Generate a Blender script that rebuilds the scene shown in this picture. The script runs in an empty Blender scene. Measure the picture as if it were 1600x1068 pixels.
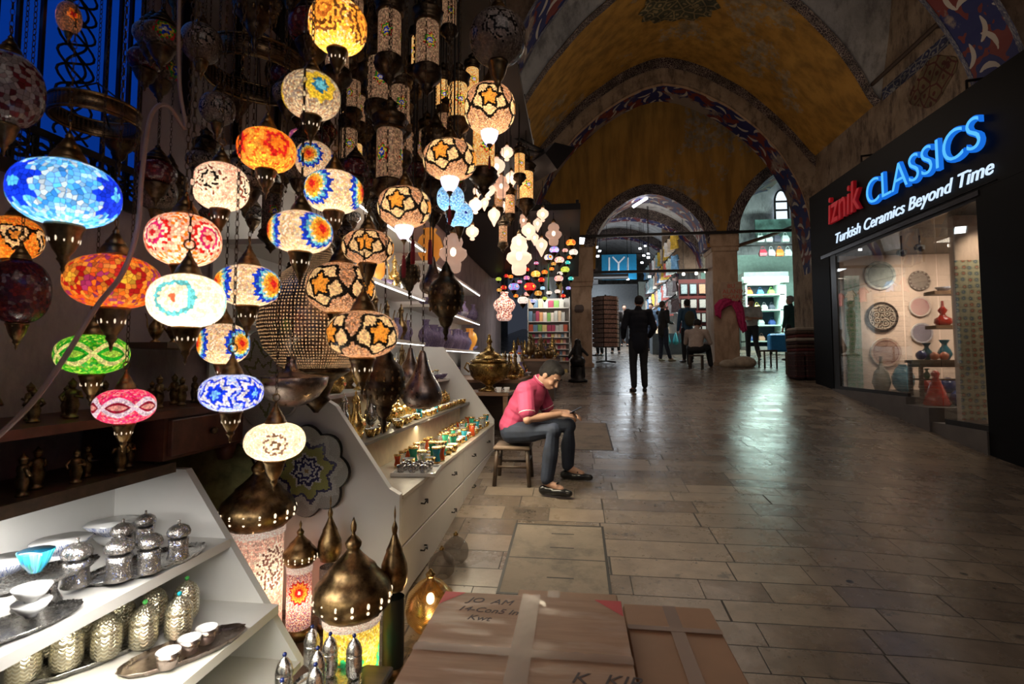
import bpy, math, random
from math import sin, cos, pi, sqrt, atan, atan2, radians, tan, exp, floor as ifloor
from mathutils import Vector, Matrix, Euler
random.seed(7)
SC = bpy.context.scene
COL = SC.collection
# ------------------------------------------------------------------ camera, sky, exposure
TH = atan(.125); PIT = radians(3.5); FPX = 800.0; CYP = 562 - FPX*tan(PIT)
cam_d = bpy.data.cameras.new('camera'); cam = bpy.data.objects.new('camera', cam_d); COL.objects.link(cam)
cam_d.sensor_width = 36; cam_d.lens = 18; cam_d.clip_start = .02; cam_d.clip_end = 200
cam.location = (0, 0, 1.5); cam.rotation_euler = (pi/2 + PIT, 0, TH)
cam_d.shift_y = -(534 - CYP)/1600
cam_d.dof.use_dof = True; cam_d.dof.focus_distance = 4.6; cam_d.dof.aperture_fstop = 4.5
SC.camera = cam
W = bpy.data.worlds.new('world'); SC.world = W; W.use_nodes = True
W.node_tree.nodes['Background'].inputs[0].default_value = (.62, .72, 1, 1)
W.node_tree.nodes['Background'].inputs[1].default_value = .05
SC.view_settings.view_transform = 'Standard'; SC.view_settings.look = 'None'
SC.view_settings.exposure = 0.0; SC.view_settings.gamma = 1.0; SC.view_settings.use_curve_mapping = False
SC.cycles.sample_clamp_indirect = 4.0
SC.cycles.max_bounces = 7; SC.cycles.transparent_max_bounces = 16; SC.cycles.caustics_reflective = False; SC.cycles.caustics_refractive = False
def light(name, kind, loc, power, color=(1,1,1), size=.1, sizey=None, target=None, spot=1.2, blend=.6, gloss=True):
    l = bpy.data.lights.new(name, kind); l.energy = power; l.color = color
    if kind == 'AREA':
        l.size = size
        if sizey: l.shape = 'RECTANGLE'; l.size_y = sizey
    else: l.shadow_soft_size = size
    if kind == 'SPOT': l.spot_size = spot; l.spot_blend = blend
    o = bpy.data.objects.new(name, l); COL.objects.link(o); o.location = loc; o.visible_glossy = gloss
    if target is not None: o.rotation_euler = (Vector(target)-Vector(loc)).to_track_quat('-Z', 'Y').to_euler()
    return o
WARM = (1, .72, .45); COOL = (.72, .88, 1); NEUT = (1, .93, .84)
# lit street behind, passage and shop lamps, fills added for hall and vault
light('street_light_behind', 'AREA', (2.2, -2.5, 5.2), 40, (1, .82, .7), 4, 3, (2.2, 4, .5))
light('hall_fill_light', 'AREA', (2.1, 9.5, 5.6), 36, (1, .8, .64), 2.4, 2.4, (2.1, 9.5, 0))  # soft fill added over the hall, no fixture there
light('passage_light', 'AREA', (1.6, 19.5, 4.4), 260, (.85, .93, 1), 2.4, 5, (1.6, 19.5, 0))
for q_, w_ in (((.1, 16.6, 4.1), 30), ((1.9, 20.0, 4.3), 45), ((1.0, 23.0, 4.4), 55), ((-2.3, 15.6, 4.0), 25)): light('passage_floodlight_glow', 'POINT', q_, w_, (.85, .94, 1), .15, gloss=False)
light('bag_shop_light', 'AREA', (6.3, 17.3, 4.2), 170, (.75, 1, .92), 1.6, 1.2, (6.3, 17.8, 0))
light('vault_fill_light', 'AREA', (2.1, 8.2, 3.2), 34, (1, .78, .55), 3, 4, (2.1, 9.6, 9))  # unseen upward fill added to brighten the painted vault
light('far_vault_fill_light', 'AREA', (2.3, 16.5, 4.0), 30, (1, .85, .7), 2, 2, (2.3, 15.5, 9))  # second unseen upward fill, added for the far vault

# ------------------------------------------------------------------ geometry helpers
def ray(px, py):
    x = (px-800)/FPX; y = (CYP-py)/FPX
    f = (-sin(TH)*cos(PIT), cos(TH)*cos(PIT), sin(PIT)); r = (cos(TH), sin(TH), 0)
    u = (sin(TH)*sin(PIT), -cos(TH)*sin(PIT), cos(PIT))
    return Vector([f[i]+x*r[i]+y*u[i] for i in range(3)])
def P(px, py, X=None, Y=None, Z=None, D=None):
    d = ray(px, py)
    t = D if D is not None else X/d[0] if X is not None else Y/d[1] if Y is not None else (Z-1.5)/d[2]
    return Vector((0, 0, 1.5)) + d*t
def fz(x, y):
    k = min(1.0, max(-.3, (9.0-y)/2.8))
    return .098*y - .052*max(0.0, min(3.6, x-1.5))*k
def G(px, py):                      # where a line of sight meets the floor
    t = .5; d = ray(px, py)
    while t < 60:
        p = Vector((0, 0, 1.5)) + d*t
        if p.z < fz(p.x, p.y): break
        t += .01
    return p
def lerp(a, b, t): return a+(b-a)*t
def interp(tab, x):
    if x <= tab[0][0]: return tab[0][1]
    for (a, b), (c, d) in zip(tab, tab[1:]):
        if x <= c: return lerp(b, d, (x-a)/(c-a))
    return tab[-1][1]
class MB:
    def __init__(s): s.v = []; s.f = []; s.m = []; s.uv = []; s.sm = []
    def add(s, vs, fs, uvs=None, mi=0, smooth=False, M=None):
        o = len(s.v)
        if M is not None: vs = [M @ Vector(v) for v in vs]
        s.v += [tuple(v) for v in vs]
        for i, f in enumerate(fs):
            s.f.append([o+k for k in f]); s.m.append(mi); s.sm.append(smooth)
            s.uv.append(uvs[i] if uvs else [(0, 0)]*len(f))
        return s
    def box(s, x0, x1, y0, y1, z0, z1, mi=0, M=None, b=0):
        if b > 0:
            b = min(b, (x1-x0)*.45, (y1-y0)*.45, (z1-z0)*.45)
            vs = []
            for zz, ins in ((z0, b), (z0+b, 0), (z1-b, 0), (z1, b)):
                xs0, xs1, ys0, ys1 = x0+ins, x1-ins, y0+ins, y1-ins
                c = b*.6 if ins == 0 else b*.3
                vs += [(xs0+c, ys0, zz), (xs1-c, ys0, zz), (xs1, ys0+c, zz), (xs1, ys1-c, zz), (xs1-c, ys1, zz), (xs0+c, ys1, zz), (xs0, ys1-c, zz), (xs0, ys0+c, zz)]
            fs = [list(range(7, -1, -1)), list(range(24, 32))]
            for r in range(3):
                for k in range(8):
                    fs.append([r*8+k, r*8+(k+1) % 8, r*8+8+(k+1) % 8, r*8+8+k])
            return s.add(vs, fs, None, mi, False, M)
        vs = [(x0,y0,z0),(x1,y0,z0),(x1,y1,z0),(x0,y1,z0),(x0,y0,z1),(x1,y0,z1),(x1,y1,z1),(x0,y1,z1)]
        return s.add(vs, [(3,2,1,0),(4,5,6,7),(0,1,5,4),(1,2,6,5),(2,3,7,6),(3,0,4,7)], None, mi, False, M)
    def lathe(s, prof, n=24, mi=0, M=None, mod=None, smooth=True, cap=True, closed=False):
        vs = []; fs = []; uvs = []
        arc = [0]
        for (a, b), (c, d) in zip(prof, prof[1:]): arc.append(arc[-1]+sqrt((a-c)**2+(b-d)**2))
        for j, (r, z) in enumerate(prof):
            for i in range(n):
                a = 2*pi*i/n
                rr = r*(mod(a, j/(len(prof)-1)) if mod else 1)
                vs.append((rr*cos(a), rr*sin(a), z))
        for j in range(len(prof)-1):
            for i in range(n):
                i2 = (i+1) % n
                fs.append((j*n+i, j*n+i2, (j+1)*n+i2, (j+1)*n+i))
                u0, u1 = 2*pi*i/n, 2*pi*(i+1)/n
                uvs.append([(u0, arc[j]), (u1, arc[j]), (u1, arc[j+1]), (u0, arc[j+1])])
        if cap:
            for j, rev in ((0, True), (len(prof)-1, False)):
                if prof[j][0] > 1e-4:
                    f = [j*n+i for i in range(n)]
                    fs.append(f[::-1] if rev else f); uvs.append([(0, 0)]*n)
        return s.add(vs, fs, uvs, mi, smooth, M)
    def tube(s, pts, r, n=6, mi=0, M=None, smooth=True, cap=True):
        pts = [Vector(p) for p in pts]; N = len(pts)
        if N < 2: return s
        rs = r if isinstance(r, (list, tuple)) else [r]*N
        vs = []; fs = []; up = Vector((0, 0, 1)); prev = None
        for k in range(N):
            t = (pts[min(k+1, N-1)]-pts[max(k-1, 0)])
            if t.length < 1e-9: t = Vector((0, 0, 1))
            t.normalize()
            if prev is None:
                a = up if abs(t.z) < .9 else Vector((1, 0, 0))
                x = a.cross(t).normalized()
            else:
                x = (prev - t*prev.dot(t))
                x = x.normalized() if x.length > 1e-6 else Vector((1, 0, 0)).cross(t).normalized()
            prev = x; y = t.cross(x)
            for i in range(n):
                a = 2*pi*i/n
                vs.append(pts[k]+(x*cos(a)+y*sin(a))*rs[k])
        for k in range(N-1):
            for i in range(n):
                fs.append((k*n+i, k*n+(i+1) % n, (k+1)*n+(i+1) % n, (k+1)*n+i))
        if cap:
            fs.append(list(range(n))[::-1]); fs.append([(N-1)*n+i for i in range(n)])
        return s.add(vs, fs, None, mi, smooth, M)
    def ball(s, c, r, n=12, m=8, mi=0, M=None):
        r = r if isinstance(r, (tuple, list)) else (r, r, r)
        T = Matrix.Translation(Vector(c)) @ Matrix.Diagonal((r[0], r[1], r[2], 1))
        if M is not None: T = M @ T
        return s.lathe([(max(1e-4, sin(pi*j/m)), -cos(pi*j/m)) for j in range(m+1)], n, mi, T, cap=False)
    def torus(s, c, R, r, n=16, k=6, mi=0, M=None, sx=1, sy=1):
        vs = []; fs = []
        for i in range(n):
            a = 2*pi*i/n
            for j in range(k):
                b = 2*pi*j/k
                vs.append((c[0]+(R+r*cos(b))*cos(a)*sx, c[1]+(R+r*cos(b))*sin(a)*sy, c[2]+r*sin(b)))
        for i in range(n):
            for j in range(k):
                fs.append((i*k+j, ((i+1) % n)*k+j, ((i+1) % n)*k+(j+1) % k, i*k+(j+1) % k))
        return s.add(vs, fs, None, mi, True, M)
    def prism(s, pts, h0, h1, mi=0, M=None, uvscale=None):       # polygon in xy extruded in z
        n = len(pts)
        vs = [(x, y, h0) for x, y in pts]+[(x, y, h1) for x, y in pts]
        fs = [list(range(n))[::-1], list(range(n, 2*n))]+[(i, (i+1) % n, n+(i+1) % n, n+i) for i in range(n)]
        uv = [[pts[i] for i in range(n)][::-1], list(pts)]+[[(0, 0)]*4 for i in range(n)]
        return s.add(vs, fs, uv, mi, False, M)
    def quad(s, a, b, c, d, mi=0, uv=None, smooth=False):
        return s.add([a, b, c, d], [(0, 1, 2, 3)], [uv or [(0, 0), (1, 0), (1, 1), (0, 1)]], mi, smooth)
    def build(s, name, mat=None, parent=None, loc=None, rot=None):
        me = bpy.data.meshes.new(name)
        me.from_pydata(s.v, [], s.f)
        ul = me.uv_layers.new(name='UVMap')
        flat = []
        for u in s.uv:
            for q in u: flat += [q[0], q[1]]
        ul.data.foreach_set('uv', flat)
        me.polygons.foreach_set('use_smooth', s.sm)
        ms = mat if isinstance(mat, (list, tuple)) else [mat]
        for m in ms:
            if m is not None: me.materials.append(m)
        if len(ms) > 1: me.polygons.foreach_set('material_index', s.m)
        me.update()
        o = bpy.data.objects.new(name, me); COL.objects.link(o)
        if parent is not None: o.parent = parent
        if loc is not None: o.location = loc
        if rot is not None: o.rotation_euler = rot
        return o
def T(x=0, y=0, z=0, rx=0, ry=0, rz=0, s=1):
    S = Matrix.Diagonal((s, s, s, 1)) if not isinstance(s, (tuple, list)) else Matrix.Diagonal((s[0], s[1], s[2], 1))
    return Matrix.Translation((x, y, z)) @ Euler((rx, ry, rz)).to_matrix().to_4x4() @ S
def tag(o, label=None, cat=None, group=None, kind=None):
    if label: o['label'] = label
    if cat: o['category'] = cat
    if group: o['group'] = group
    if kind: o['kind'] = kind
    return o
def empty(name, loc=(0, 0, 0), rz=0, label=None, cat=None, group=None):
    o = bpy.data.objects.new(name, None); COL.objects.link(o); o.location = loc; o.rotation_euler = (0, 0, rz)
    o.empty_display_size = .05
    return tag(o, label, cat, group)
KIDS = {}
def copy_tree(o, parent=None, top=True):
    c = o.copy(); COL.objects.link(c)
    if parent is not None: c.parent = parent
    for ch in o.children: copy_tree(ch, c, False)
    return c
def place(proto, used, loc, rz=0, s=1, label=None, group=None):
    """first use moves the prototype itself, later uses copy it with all its parts"""
    if used.get(proto.name): c = copy_tree(proto)
    else: used[proto.name] = True; c = proto
    c.location = loc; c.rotation_euler = (0, 0, rz); c.scale = (s, s, s) if not isinstance(s, (tuple, list)) else s
    if label: c['label'] = label
    if group: c['group'] = group
    return c
USED = {}

# ------------------------------------------------------------------ materials
class NB:
    def __init__(s, name):
        s.mat = bpy.data.materials.new(name); s.mat.use_nodes = True
        s.t = s.mat.node_tree; s.t.nodes.clear()
    def n(s, typ, ins=None, **kw):
        nd = s.t.nodes.new(typ)
        for k, v in kw.items(): setattr(nd, k, v)
        for k, v in (ins or {}).items():
            if isinstance(v, bpy.types.NodeSocket): s.t.links.new(v, nd.inputs[k])
            elif v is not None:
                if isinstance(v, (tuple, list)) and len(v) == 3 and nd.inputs[k].type == 'RGBA': v = (*v, 1)
                nd.inputs[k].default_value = v
        return nd
    def m(s, op, a, b=0.0, c=None, clamp=False):
        ins = {0: a, 1: b}
        if c is not None: ins[2] = c
        nd = s.n('ShaderNodeMath', ins, operation=op, use_clamp=clamp)
        return nd.outputs[0]
    def vm(s, op, a, b=None, scale=None):
        ins = {0: a}
        if b is not None: ins[1] = b
        nd = s.n('ShaderNodeVectorMath', ins, operation=op)
        if scale is not None: nd.inputs['Scale'].default_value = scale
        return nd.outputs[0] if op not in ('LENGTH', 'DOT_PRODUCT', 'DISTANCE') else nd.outputs['Value']
    def mix(s, f, a, b, typ='MIX'):
        nd = s.n('ShaderNodeMix', data_type='RGBA', blend_type=typ)
        for k, v in ((0, f), (6, a), (7, b)):
            if isinstance(v, bpy.types.NodeSocket): s.t.links.new(v, nd.inputs[k])
            else:
                if isinstance(v, (tuple, list)) and len(v) == 3: v = (*v, 1)
                nd.inputs[k].default_value = v
        return nd.outputs[2]
    def ramp(s, f, stops, interp='LINEAR'):
        nd = s.n('ShaderNodeValToRGB', {0: f}); cr = nd.color_ramp; cr.interpolation = interp
        while len(cr.elements) < len(stops): cr.elements.new(.5)
        for e, (p, c) in zip(cr.elements, stops):
            e.position = p; e.color = (*c, 1) if not isinstance(c, float) else (c, c, c, 1)
        return nd.outputs[0]
    def co(s, which='Object'): return s.n('ShaderNodeTexCoord').outputs[which]
    def sep(s, v):
        nd = s.n('ShaderNodeSeparateXYZ', {0: v}); return nd.outputs[0], nd.outputs[1], nd.outputs[2]
    def comb(s, x, y, z=0.0): return s.n('ShaderNodeCombineXYZ', {0: x, 1: y, 2: z}).outputs[0]
    def noise(s, v, scale, detail=3, rough=.55, out=0):
        return s.n('ShaderNodeTexNoise', {'Vector': v, 'Scale': scale, 'Detail': detail, 'Roughness': rough}).outputs[out]
    def vor(s, v, scale, feature='F1', dims='3D', rnd=1.0):
        return s.n('ShaderNodeTexVoronoi', {'Vector': v, 'Scale': scale, 'Randomness': rnd}, feature=feature, voronoi_dimensions=dims)
    def lt(s, a, b): return s.m('LESS_THAN', a, b)
    def gt(s, a, b): return s.m('GREATER_THAN', a, b)
    def bsdf(s, **k):
        names = dict(color='Base Color', rough='Roughness', metal='Metallic', normal='Normal', ecol='Emission Color', estr='Emission Strength', trans='Transmission Weight', ior='IOR', alpha='Alpha', coat='Coat Weight', sheen='Sheen Weight', spec='Specular IOR Level')
        return s.n('ShaderNodeBsdfPrincipled', {names[a]: b for a, b in k.items()})
    def bump(s, h, strength=.3, dist=.01):
        return s.n('ShaderNodeBump', {'Height': h, 'Strength': strength, 'Distance': dist}).outputs[0]
    def out(s, sh):
        o = s.n('ShaderNodeOutputMaterial'); s.t.links.new(sh.outputs[0] if hasattr(sh, 'outputs') else sh, o.inputs[0])
        return s.mat
MC = {}
def mat(name, color, rough=.5, metal=0.0, var=.12, scale=12, bump=0.0, emit=0.0, ecol=None, coat=0.0, trans=0.0, ior=1.45, alpha=1.0):
    if name in MC: return MC[name]
    b = NB(name); co = b.co()
    nz = b.noise(co, scale, 4)
    dk = tuple(max(0, c*(1-var)) for c in color); lt_ = tuple(min(1, c*(1+var)) for c in color)
    c = b.ramp(nz, [(.3, dk), (.7, lt_)])
    k = dict(color=c, rough=rough, metal=metal)
    if bump: k['normal'] = b.bump(nz, bump, .004)
    if emit: k['ecol'] = (*(ecol or color), 1); k['estr'] = emit
    if coat: k['coat'] = coat
    if trans: k['trans'] = trans; k['ior'] = ior
    if alpha < 1: k['alpha'] = alpha
    MC[name] = b.out(b.bsdf(**k)); return MC[name]
def glow(name, color, strength):
    if name in MC: return MC[name]
    b = NB(name); MC[name] = b.out(b.n('ShaderNodeEmission', {0: (*color, 1), 1: strength})); return MC[name]
def metal_aged(name, color, dark, rough=.3, scale=25, bump=.3):
    if name in MC: return MC[name]
    b = NB(name); co = b.co()
    nz = b.noise(co, scale, 5, .65); nz2 = b.noise(co, scale*3, 2)
    c = b.ramp(nz, [(.35, dark), (.62, color)])
    r = b.m('MULTIPLY_ADD', nz2, .35, rough-.12)
    MC[name] = b.out(b.bsdf(color=c, metal=1.0, rough=r, normal=b.bump(nz2, bump, .002))); return MC[name]
BRASS = metal_aged('aged_brass', (.34, .22, .10), (.1, .062, .03), .3, 25, .12)
BRASSD = metal_aged('dark_bronze', (.13, .09, .055), (.03, .02, .014), .38)
GOLD = metal_aged('bright_gold', (1.0, .72, .28), (.8, .5, .14), .2, 30, .1)
SILVER = metal_aged('silver', (.8, .79, .76), (.5, .49, .48), .2, 40, .05)
COPPERY = metal_aged('tarnished_silver', (.5, .42, .38), (.2, .15, .13), .26, 14, .2)
IRON = mat('black_iron', (.02, .018, .018), .5, .6)
CABLE = mat('black_cable', (.015, .015, .015), .5)
WHITEP = mat('white_lacquer', (.62, .6, .56), .35, 0, .04, 5)
BLACKP = mat('black_panel', (.012, .012, .014), .28, 0, .1, 4)
PORC = mat('white_porcelain', (.85, .85, .83), .12, 0, .02, coat=.5)
REDT = mat('red_tassel', (.28, .02, .03), .8)
WOODR = None
def wood(name, c1, c2, scale=6, rough=.45, axis=0):
    if name in MC: return MC[name]
    b = NB(name); co = b.co()
    sc = [3, 3, 3]; sc[axis] = .35
    v = b.n('ShaderNodeMapping', {'Vector': co, 'Scale': tuple(sc)}).outputs[0]
    nz = b.noise(v, scale, 6, .6)
    MC[name] = b.out(b.bsdf(color=b.ramp(nz, [(.3, c1), (.7, c2)]), rough=rough, normal=b.bump(nz, .15, .003))); return MC[name]
WOODR = wood('red_brown_wood', (.05, .018, .012), (.13, .045, .028), 6)
WOODD = wood('dark_wood', (.03, .02, .014), (.09, .055, .035), 6)
WOODL = wood('mid_wood', (.16, .085, .045), (.28, .16, .09), 6)
def m_yellow():
    b = NB('ochre_plaster'); co = b.co()
    base = b.ramp(b.noise(co, 1.3, 5), [(.3, (.38, .19, .028)), (.7, (.48, .255, .045))])
    pz = b.noise(co, .55, 6, .62)
    dmg = b.ramp(pz, [(.585, 0.0), (.605, 1.0)])
    fine = b.ramp(b.noise(co, 7, 5, .7), [(.42, 0.0), (.5, 1.0)])
    x, y, z = b.sep(co)
    patch = b.m('MULTIPLY', dmg, fine)
    col = b.mix(patch, base, b.ramp(b.noise(co, 9, 3), [(.3, (.26, .19, .11)), (.7, (.44, .33, .2))]))
    st = b.ramp(b.noise(b.n('ShaderNodeMapping', {'Vector': co, 'Scale': (2.2, 2.2, .35)}).outputs[0], 2, 5), [(.35, .55), (.6, 1.0)])
    return b.out(b.bsdf(color=b.mix(1.0, col, st, 'MULTIPLY'), rough=.75, normal=b.bump(b.noise(co, 20, 4), .25, .01)))
def m_plaster(name, c1, c2, dark=(.05, .04, .035)):
    b = NB(name); co = b.co()
    base = b.ramp(b.noise(co, 2.2, 6, .65), [(.3, c1), (.7, c2)])
    s = b.ramp(b.noise(b.n('ShaderNodeMapping', {'Vector': co, 'Scale': (1.5, 1.5, .6)}).outputs[0], 3, 6, .7), [(.36, 0.0), (.52, 1.0)])
    return b.out(b.bsdf(color=b.mix(s, dark, base), rough=.8, normal=b.bump(b.noise(co, 14, 5), .4, .02)))
def m_arab(name, bg, fg, sc=9):
    b = NB(name); uv = b.co('UV')
    wn = b.noise(uv, sc*.5, 2, .5, 1)
    v = b.vm('ADD', uv, b.vm('SCALE', wn, None, .12))
    d = b.vor(v, sc, 'DISTANCE_TO_EDGE', '2D').outputs[0]
    f1 = b.vor(v, sc, 'F1', '2D').outputs[0]
    rings = b.m('SINE', b.m('MULTIPLY', f1, 16))
    curl = b.m('MULTIPLY', b.gt(rings, .2), b.lt(f1, .42))
    line = b.lt(d, .07)
    f = b.m('MAXIMUM', curl, line)
    col = b.mix(f, bg, fg)
    w = b.ramp(b.noise(b.co(), 3, 5), [(.35, .4), (.6, 1.0)])
    return b.out(b.bsdf(color=b.mix(1.0, col, w, 'MULTIPLY'), rough=.7))
def m_leaf():
    b = NB('iznik_leaf_paint'); uv = b.co('UV'); x, y, z = b.sep(uv)
    base = b.mix(b.gt(b.noise(uv, 2.6, 2), .53), (.012, .018, .11), (.15, .022, .02))
    f = None
    for k, (sx, sy) in enumerate(((0, 0), (.37, .61))):
        p = b.comb(b.m('ADD', b.m('MULTIPLY', x, 1.9), sx), b.m('ADD', b.m('MULTIPLY', y, 1.9), sy))
        vo = b.vor(p, 1.0, 'F1', '2D', .8)
        loc = b.vm('SUBTRACT', p, vo.outputs['Position'])
        ang = b.m('MULTIPLY', b.sep(vo.outputs['Color'])[0], 6.28)
        lx, ly, _ = b.sep(loc)
        ca, sa = b.m('COSINE', ang), b.m('SINE', ang)
        rx = b.m('ADD', b.m('MULTIPLY', lx, ca), b.m('MULTIPLY', ly, sa))
        ry = b.m('SUBTRACT', b.m('MULTIPLY', ly, ca), b.m('MULTIPLY', lx, sa))
        ry = b.m('ADD', ry, b.m('MULTIPLY', b.m('MULTIPLY', rx, rx), 1.3))
        e = b.m('ADD', b.m('POWER', b.m('MULTIPLY', rx, 3.1), 2), b.m('POWER', b.m('MULTIPLY', ry, 13), 2))
        lf = b.lt(b.m('ADD', e, b.m('MULTIPLY', b.noise(p, 9, 2), .7)), 1.25)
        f = lf if f is None else b.m('MAXIMUM', f, lf)
    col = b.mix(f, base, (.46, .42, .38))
    pe = b.ramp(b.noise(b.co(), .8, 6, .65), [(.56, 0.0), (.6, 1.0)])
    return b.out(b.bsdf(color=b.mix(pe, col, (.25, .2, .17)), rough=.6))
def m_floor():
    b = NB('stone_floor'); co = b.co(); x, y, z = b.sep(co)
    H = .205
    y2 = b.m('ADD', y, b.m('MULTIPLY', b.m('SINE', b.m('MULTIPLY', y, 2.6)), .07))
    row = b.m('FLOOR', b.m('DIVIDE', y2, H))
    wn = b.n('ShaderNodeTexWhiteNoise', {'W': row}, noise_dimensions='1D').outputs[0]
    x1 = b.m('ADD', x, b.m('MULTIPLY', wn, 3.7))
    x2 = b.m('ADD', x1, b.m('MULTIPLY', b.m('SINE', b.m('ADD', b.m('MULTIPLY', x1, 2.3), b.m('MULTIPLY', wn, 40))), .19))
    br = b.n('ShaderNodeTexBrick', {'Vector': b.comb(x2, y2), 'Scale': 1.0, 'Mortar Size': .0042, 'Mortar Smooth': .4, 'Brick Width': .47, 'Row Height': H,
        'Color1': (.0, .0, .0, 1), 'Color2': (1, 1, 1, 1), 'Mortar': (.5, .5, .5, 1)}, offset=0.0, squash=1.0)
    bx = b.m('FLOOR', b.m('DIVIDE', x2, .47))
    rnd = b.n('ShaderNodeTexWhiteNoise', {'Vector': b.comb(bx, row)}, noise_dimensions='2D').outputs[0]
    base = b.ramp(rnd, [(0, (.14, .108, .084)), (.5, (.19, .15, .115)), (1, (.25, .195, .145))])
    grain = b.ramp(b.noise(co, 6, 8, .7), [(.3, .62), (.65, 1.1)])
    base = b.mix(1.0, base, grain, 'MULTIPLY')
    fine = b.noise(co, 60, 4, .6)
    base = b.mix(b.ramp(fine, [(.6, 0.0), (.72, .55)]), base, (.05, .045, .04))
    sp = b.noise(co, 4.2, 5, .75)
    base = b.mix(b.ramp(sp, [(.6, 0.0), (.66, .75)]), base, (.04, .036, .032))
    pit = b.vor(co, 2.6, 'F1').outputs[0]
    base = b.mix(b.lt(pit, .05), base, (.03, .028, .026)); base = b.mix(b.lt(b.vor(b.vm('SCALE', co, None, 1.0), 9.0, 'F1').outputs[0], .07), base, (.05, .045, .04))
    col = b.mix(b.m('MULTIPLY', br.outputs['Fac'], .95), base, (.018, .014, .012))
    r = b.m('ADD', b.m('MULTIPLY', b.noise(co, 5, 5, .7), .24), b.m('MULTIPLY', rnd, .06))
    r = b.m('ADD', r, .13)
    r = b.m('ADD', r, b.m('MULTIPLY', br.outputs['Fac'], .4))
    h = b.m('SUBTRACT', b.m('ADD', b.m('MULTIPLY', b.noise(co, 3.2, 3), .9), b.m('MULTIPLY', fine, .06)), b.m('MULTIPLY', br.outputs['Fac'], .5))
    return b.out(b.bsdf(color=col, rough=r, normal=b.bump(h, .5, .012), spec=.55))
M_YEL = m_yellow(); M_BROWN = m_plaster('brown_plaster', (.2, .145, .1), (.4, .31, .23), (.1, .07, .055)); M_GREY = m_plaster('grey_plaster', (.4, .41, .44), (.6, .61, .63), (.27, .27, .29))
M_STONE = m_plaster('pillar_stone', (.4, .27, .18), (.52, .37, .26), (.3, .2, .13))
M_ARAB = m_arab('arabesque_border', (.035, .018, .03), (.34, .28, .24), 12); M_LEAF = m_leaf(); M_FLOOR = m_floor()
M_ARABB = m_arab('blue_border', (.03, .04, .12), (.3, .3, .3), 6)

# ------------------------------------------------------------------ the hall
XC = 2.1
A_T = [(0, 8.74), (.5, 8.62), (.97, 8.42), (1.87, 7.82), (2.57, 7.12), (3.09, 6.5), (3.35, 6.05)]
I_T = [(0, 8.04), (.5, 7.93), (.95, 7.72), (1.5, 7.38), (2.1, 6.85), (2.6, 6.22), (2.96, 5.53), (3.12, 5.05), (3.3, 4.1), (3.36, 3.0)]
def crv(tab, x, w=.18):   # smoothed table
    return sum(interp(tab, abs(x)+k*w/2) if abs(x)+k*w/2 > 0 else interp(tab, abs(abs(x)+k*w/2)) for k in (-2, -1, 0, 1, 2))/5
ZA = lambda x: crv(A_T, x-XC)
ZI = lambda x: crv(I_T, x-XC, .1)
B_T = [(0, 9.1), (.5, 8.6), (.75, 8.05), (.95, 7.1), (1.15, 6.5), (1.3, 6.0), (1.31, 0)]
def ZB(y): return max(interp(B_T, abs(y-8.4)), interp(B_T, abs(y-2.6)))
def ZC(x, y): return max(ZA(x), ZB(y))
def struct(o): o['kind'] = 'structure'; return o
# floor
mb = MB(); nx, ny = 40, 90; x0, x1, y0, y1 = -4.2, 10, -3, 40
vs = [(lerp(x0, x1, i/nx), lerp(y0, y1, j/ny), fz(lerp(x0, x1, i/nx), lerp(y0, y1, j/ny))) for j in range(ny+1) for i in range(nx+1)]
mb.add(vs, [(j*(nx+1)+i, j*(nx+1)+i+1, (j+1)*(nx+1)+i+1, (j+1)*(nx+1)+i) for j in range(ny) for i in range(nx)], None, 0, True)
struct(mb.build('floor', M_FLOOR))
# vault
XL, XR, Y0, YF, YW = XC-3.35, XC+3.35, -3.0, 12.2, 13.6
ya = MB(); ga = MB(); nx = 64
def binv(z): return next((lerp(b0[0], b1[0], (b0[1]-z)/(b0[1]-b1[1])) for b0, b1 in zip(B_T, B_T[1:]) if b0[1] >= z > b1[1]), 1.31)
BAYS = (2.6, 8.4)
for i in range(nx):
    xa, xb = lerp(XL, XR, i/nx), lerp(XL, XR, (i+1)/nx); za, zb = ZA(xa), ZA(xb); da, db = binv(za), binv(zb)
    edges = [(Y0, Y0)]
    for yc in BAYS: edges += [(yc-da, yc-db), (yc+da, yc+db)]
    edges.append((YF, YF))
    for (e0, e1) in zip(edges[::2], edges[1::2]):
        for j in range(8):
            s0, s1 = j/8, (j+1)/8
            ya.quad((xa, lerp(e0[0], e1[0], s0), za), (xb, lerp(e0[1], e1[1], s0), zb), (xb, lerp(e0[1], e1[1], s1), zb), (xa, lerp(e0[0], e1[0], s1), za), smooth=True)
    for yc in BAYS:
        for j in range(16):
            s0, s1 = lerp(-1, 1, j/16), lerp(-1, 1, (j+1)/16)
            q = lambda x, d, t, zz: (x, yc+d*t, max(zz, interp(B_T, abs(d*t))))
            ga.quad(q(xa, da, s0, za), q(xb, db, s0, zb), q(xb, db, s1, zb), q(xa, da, s1, za), smooth=True)
struct(ya.build('ceiling', M_YEL)); struct(ga.build('ceiling_lunettes', M_GREY))
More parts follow.
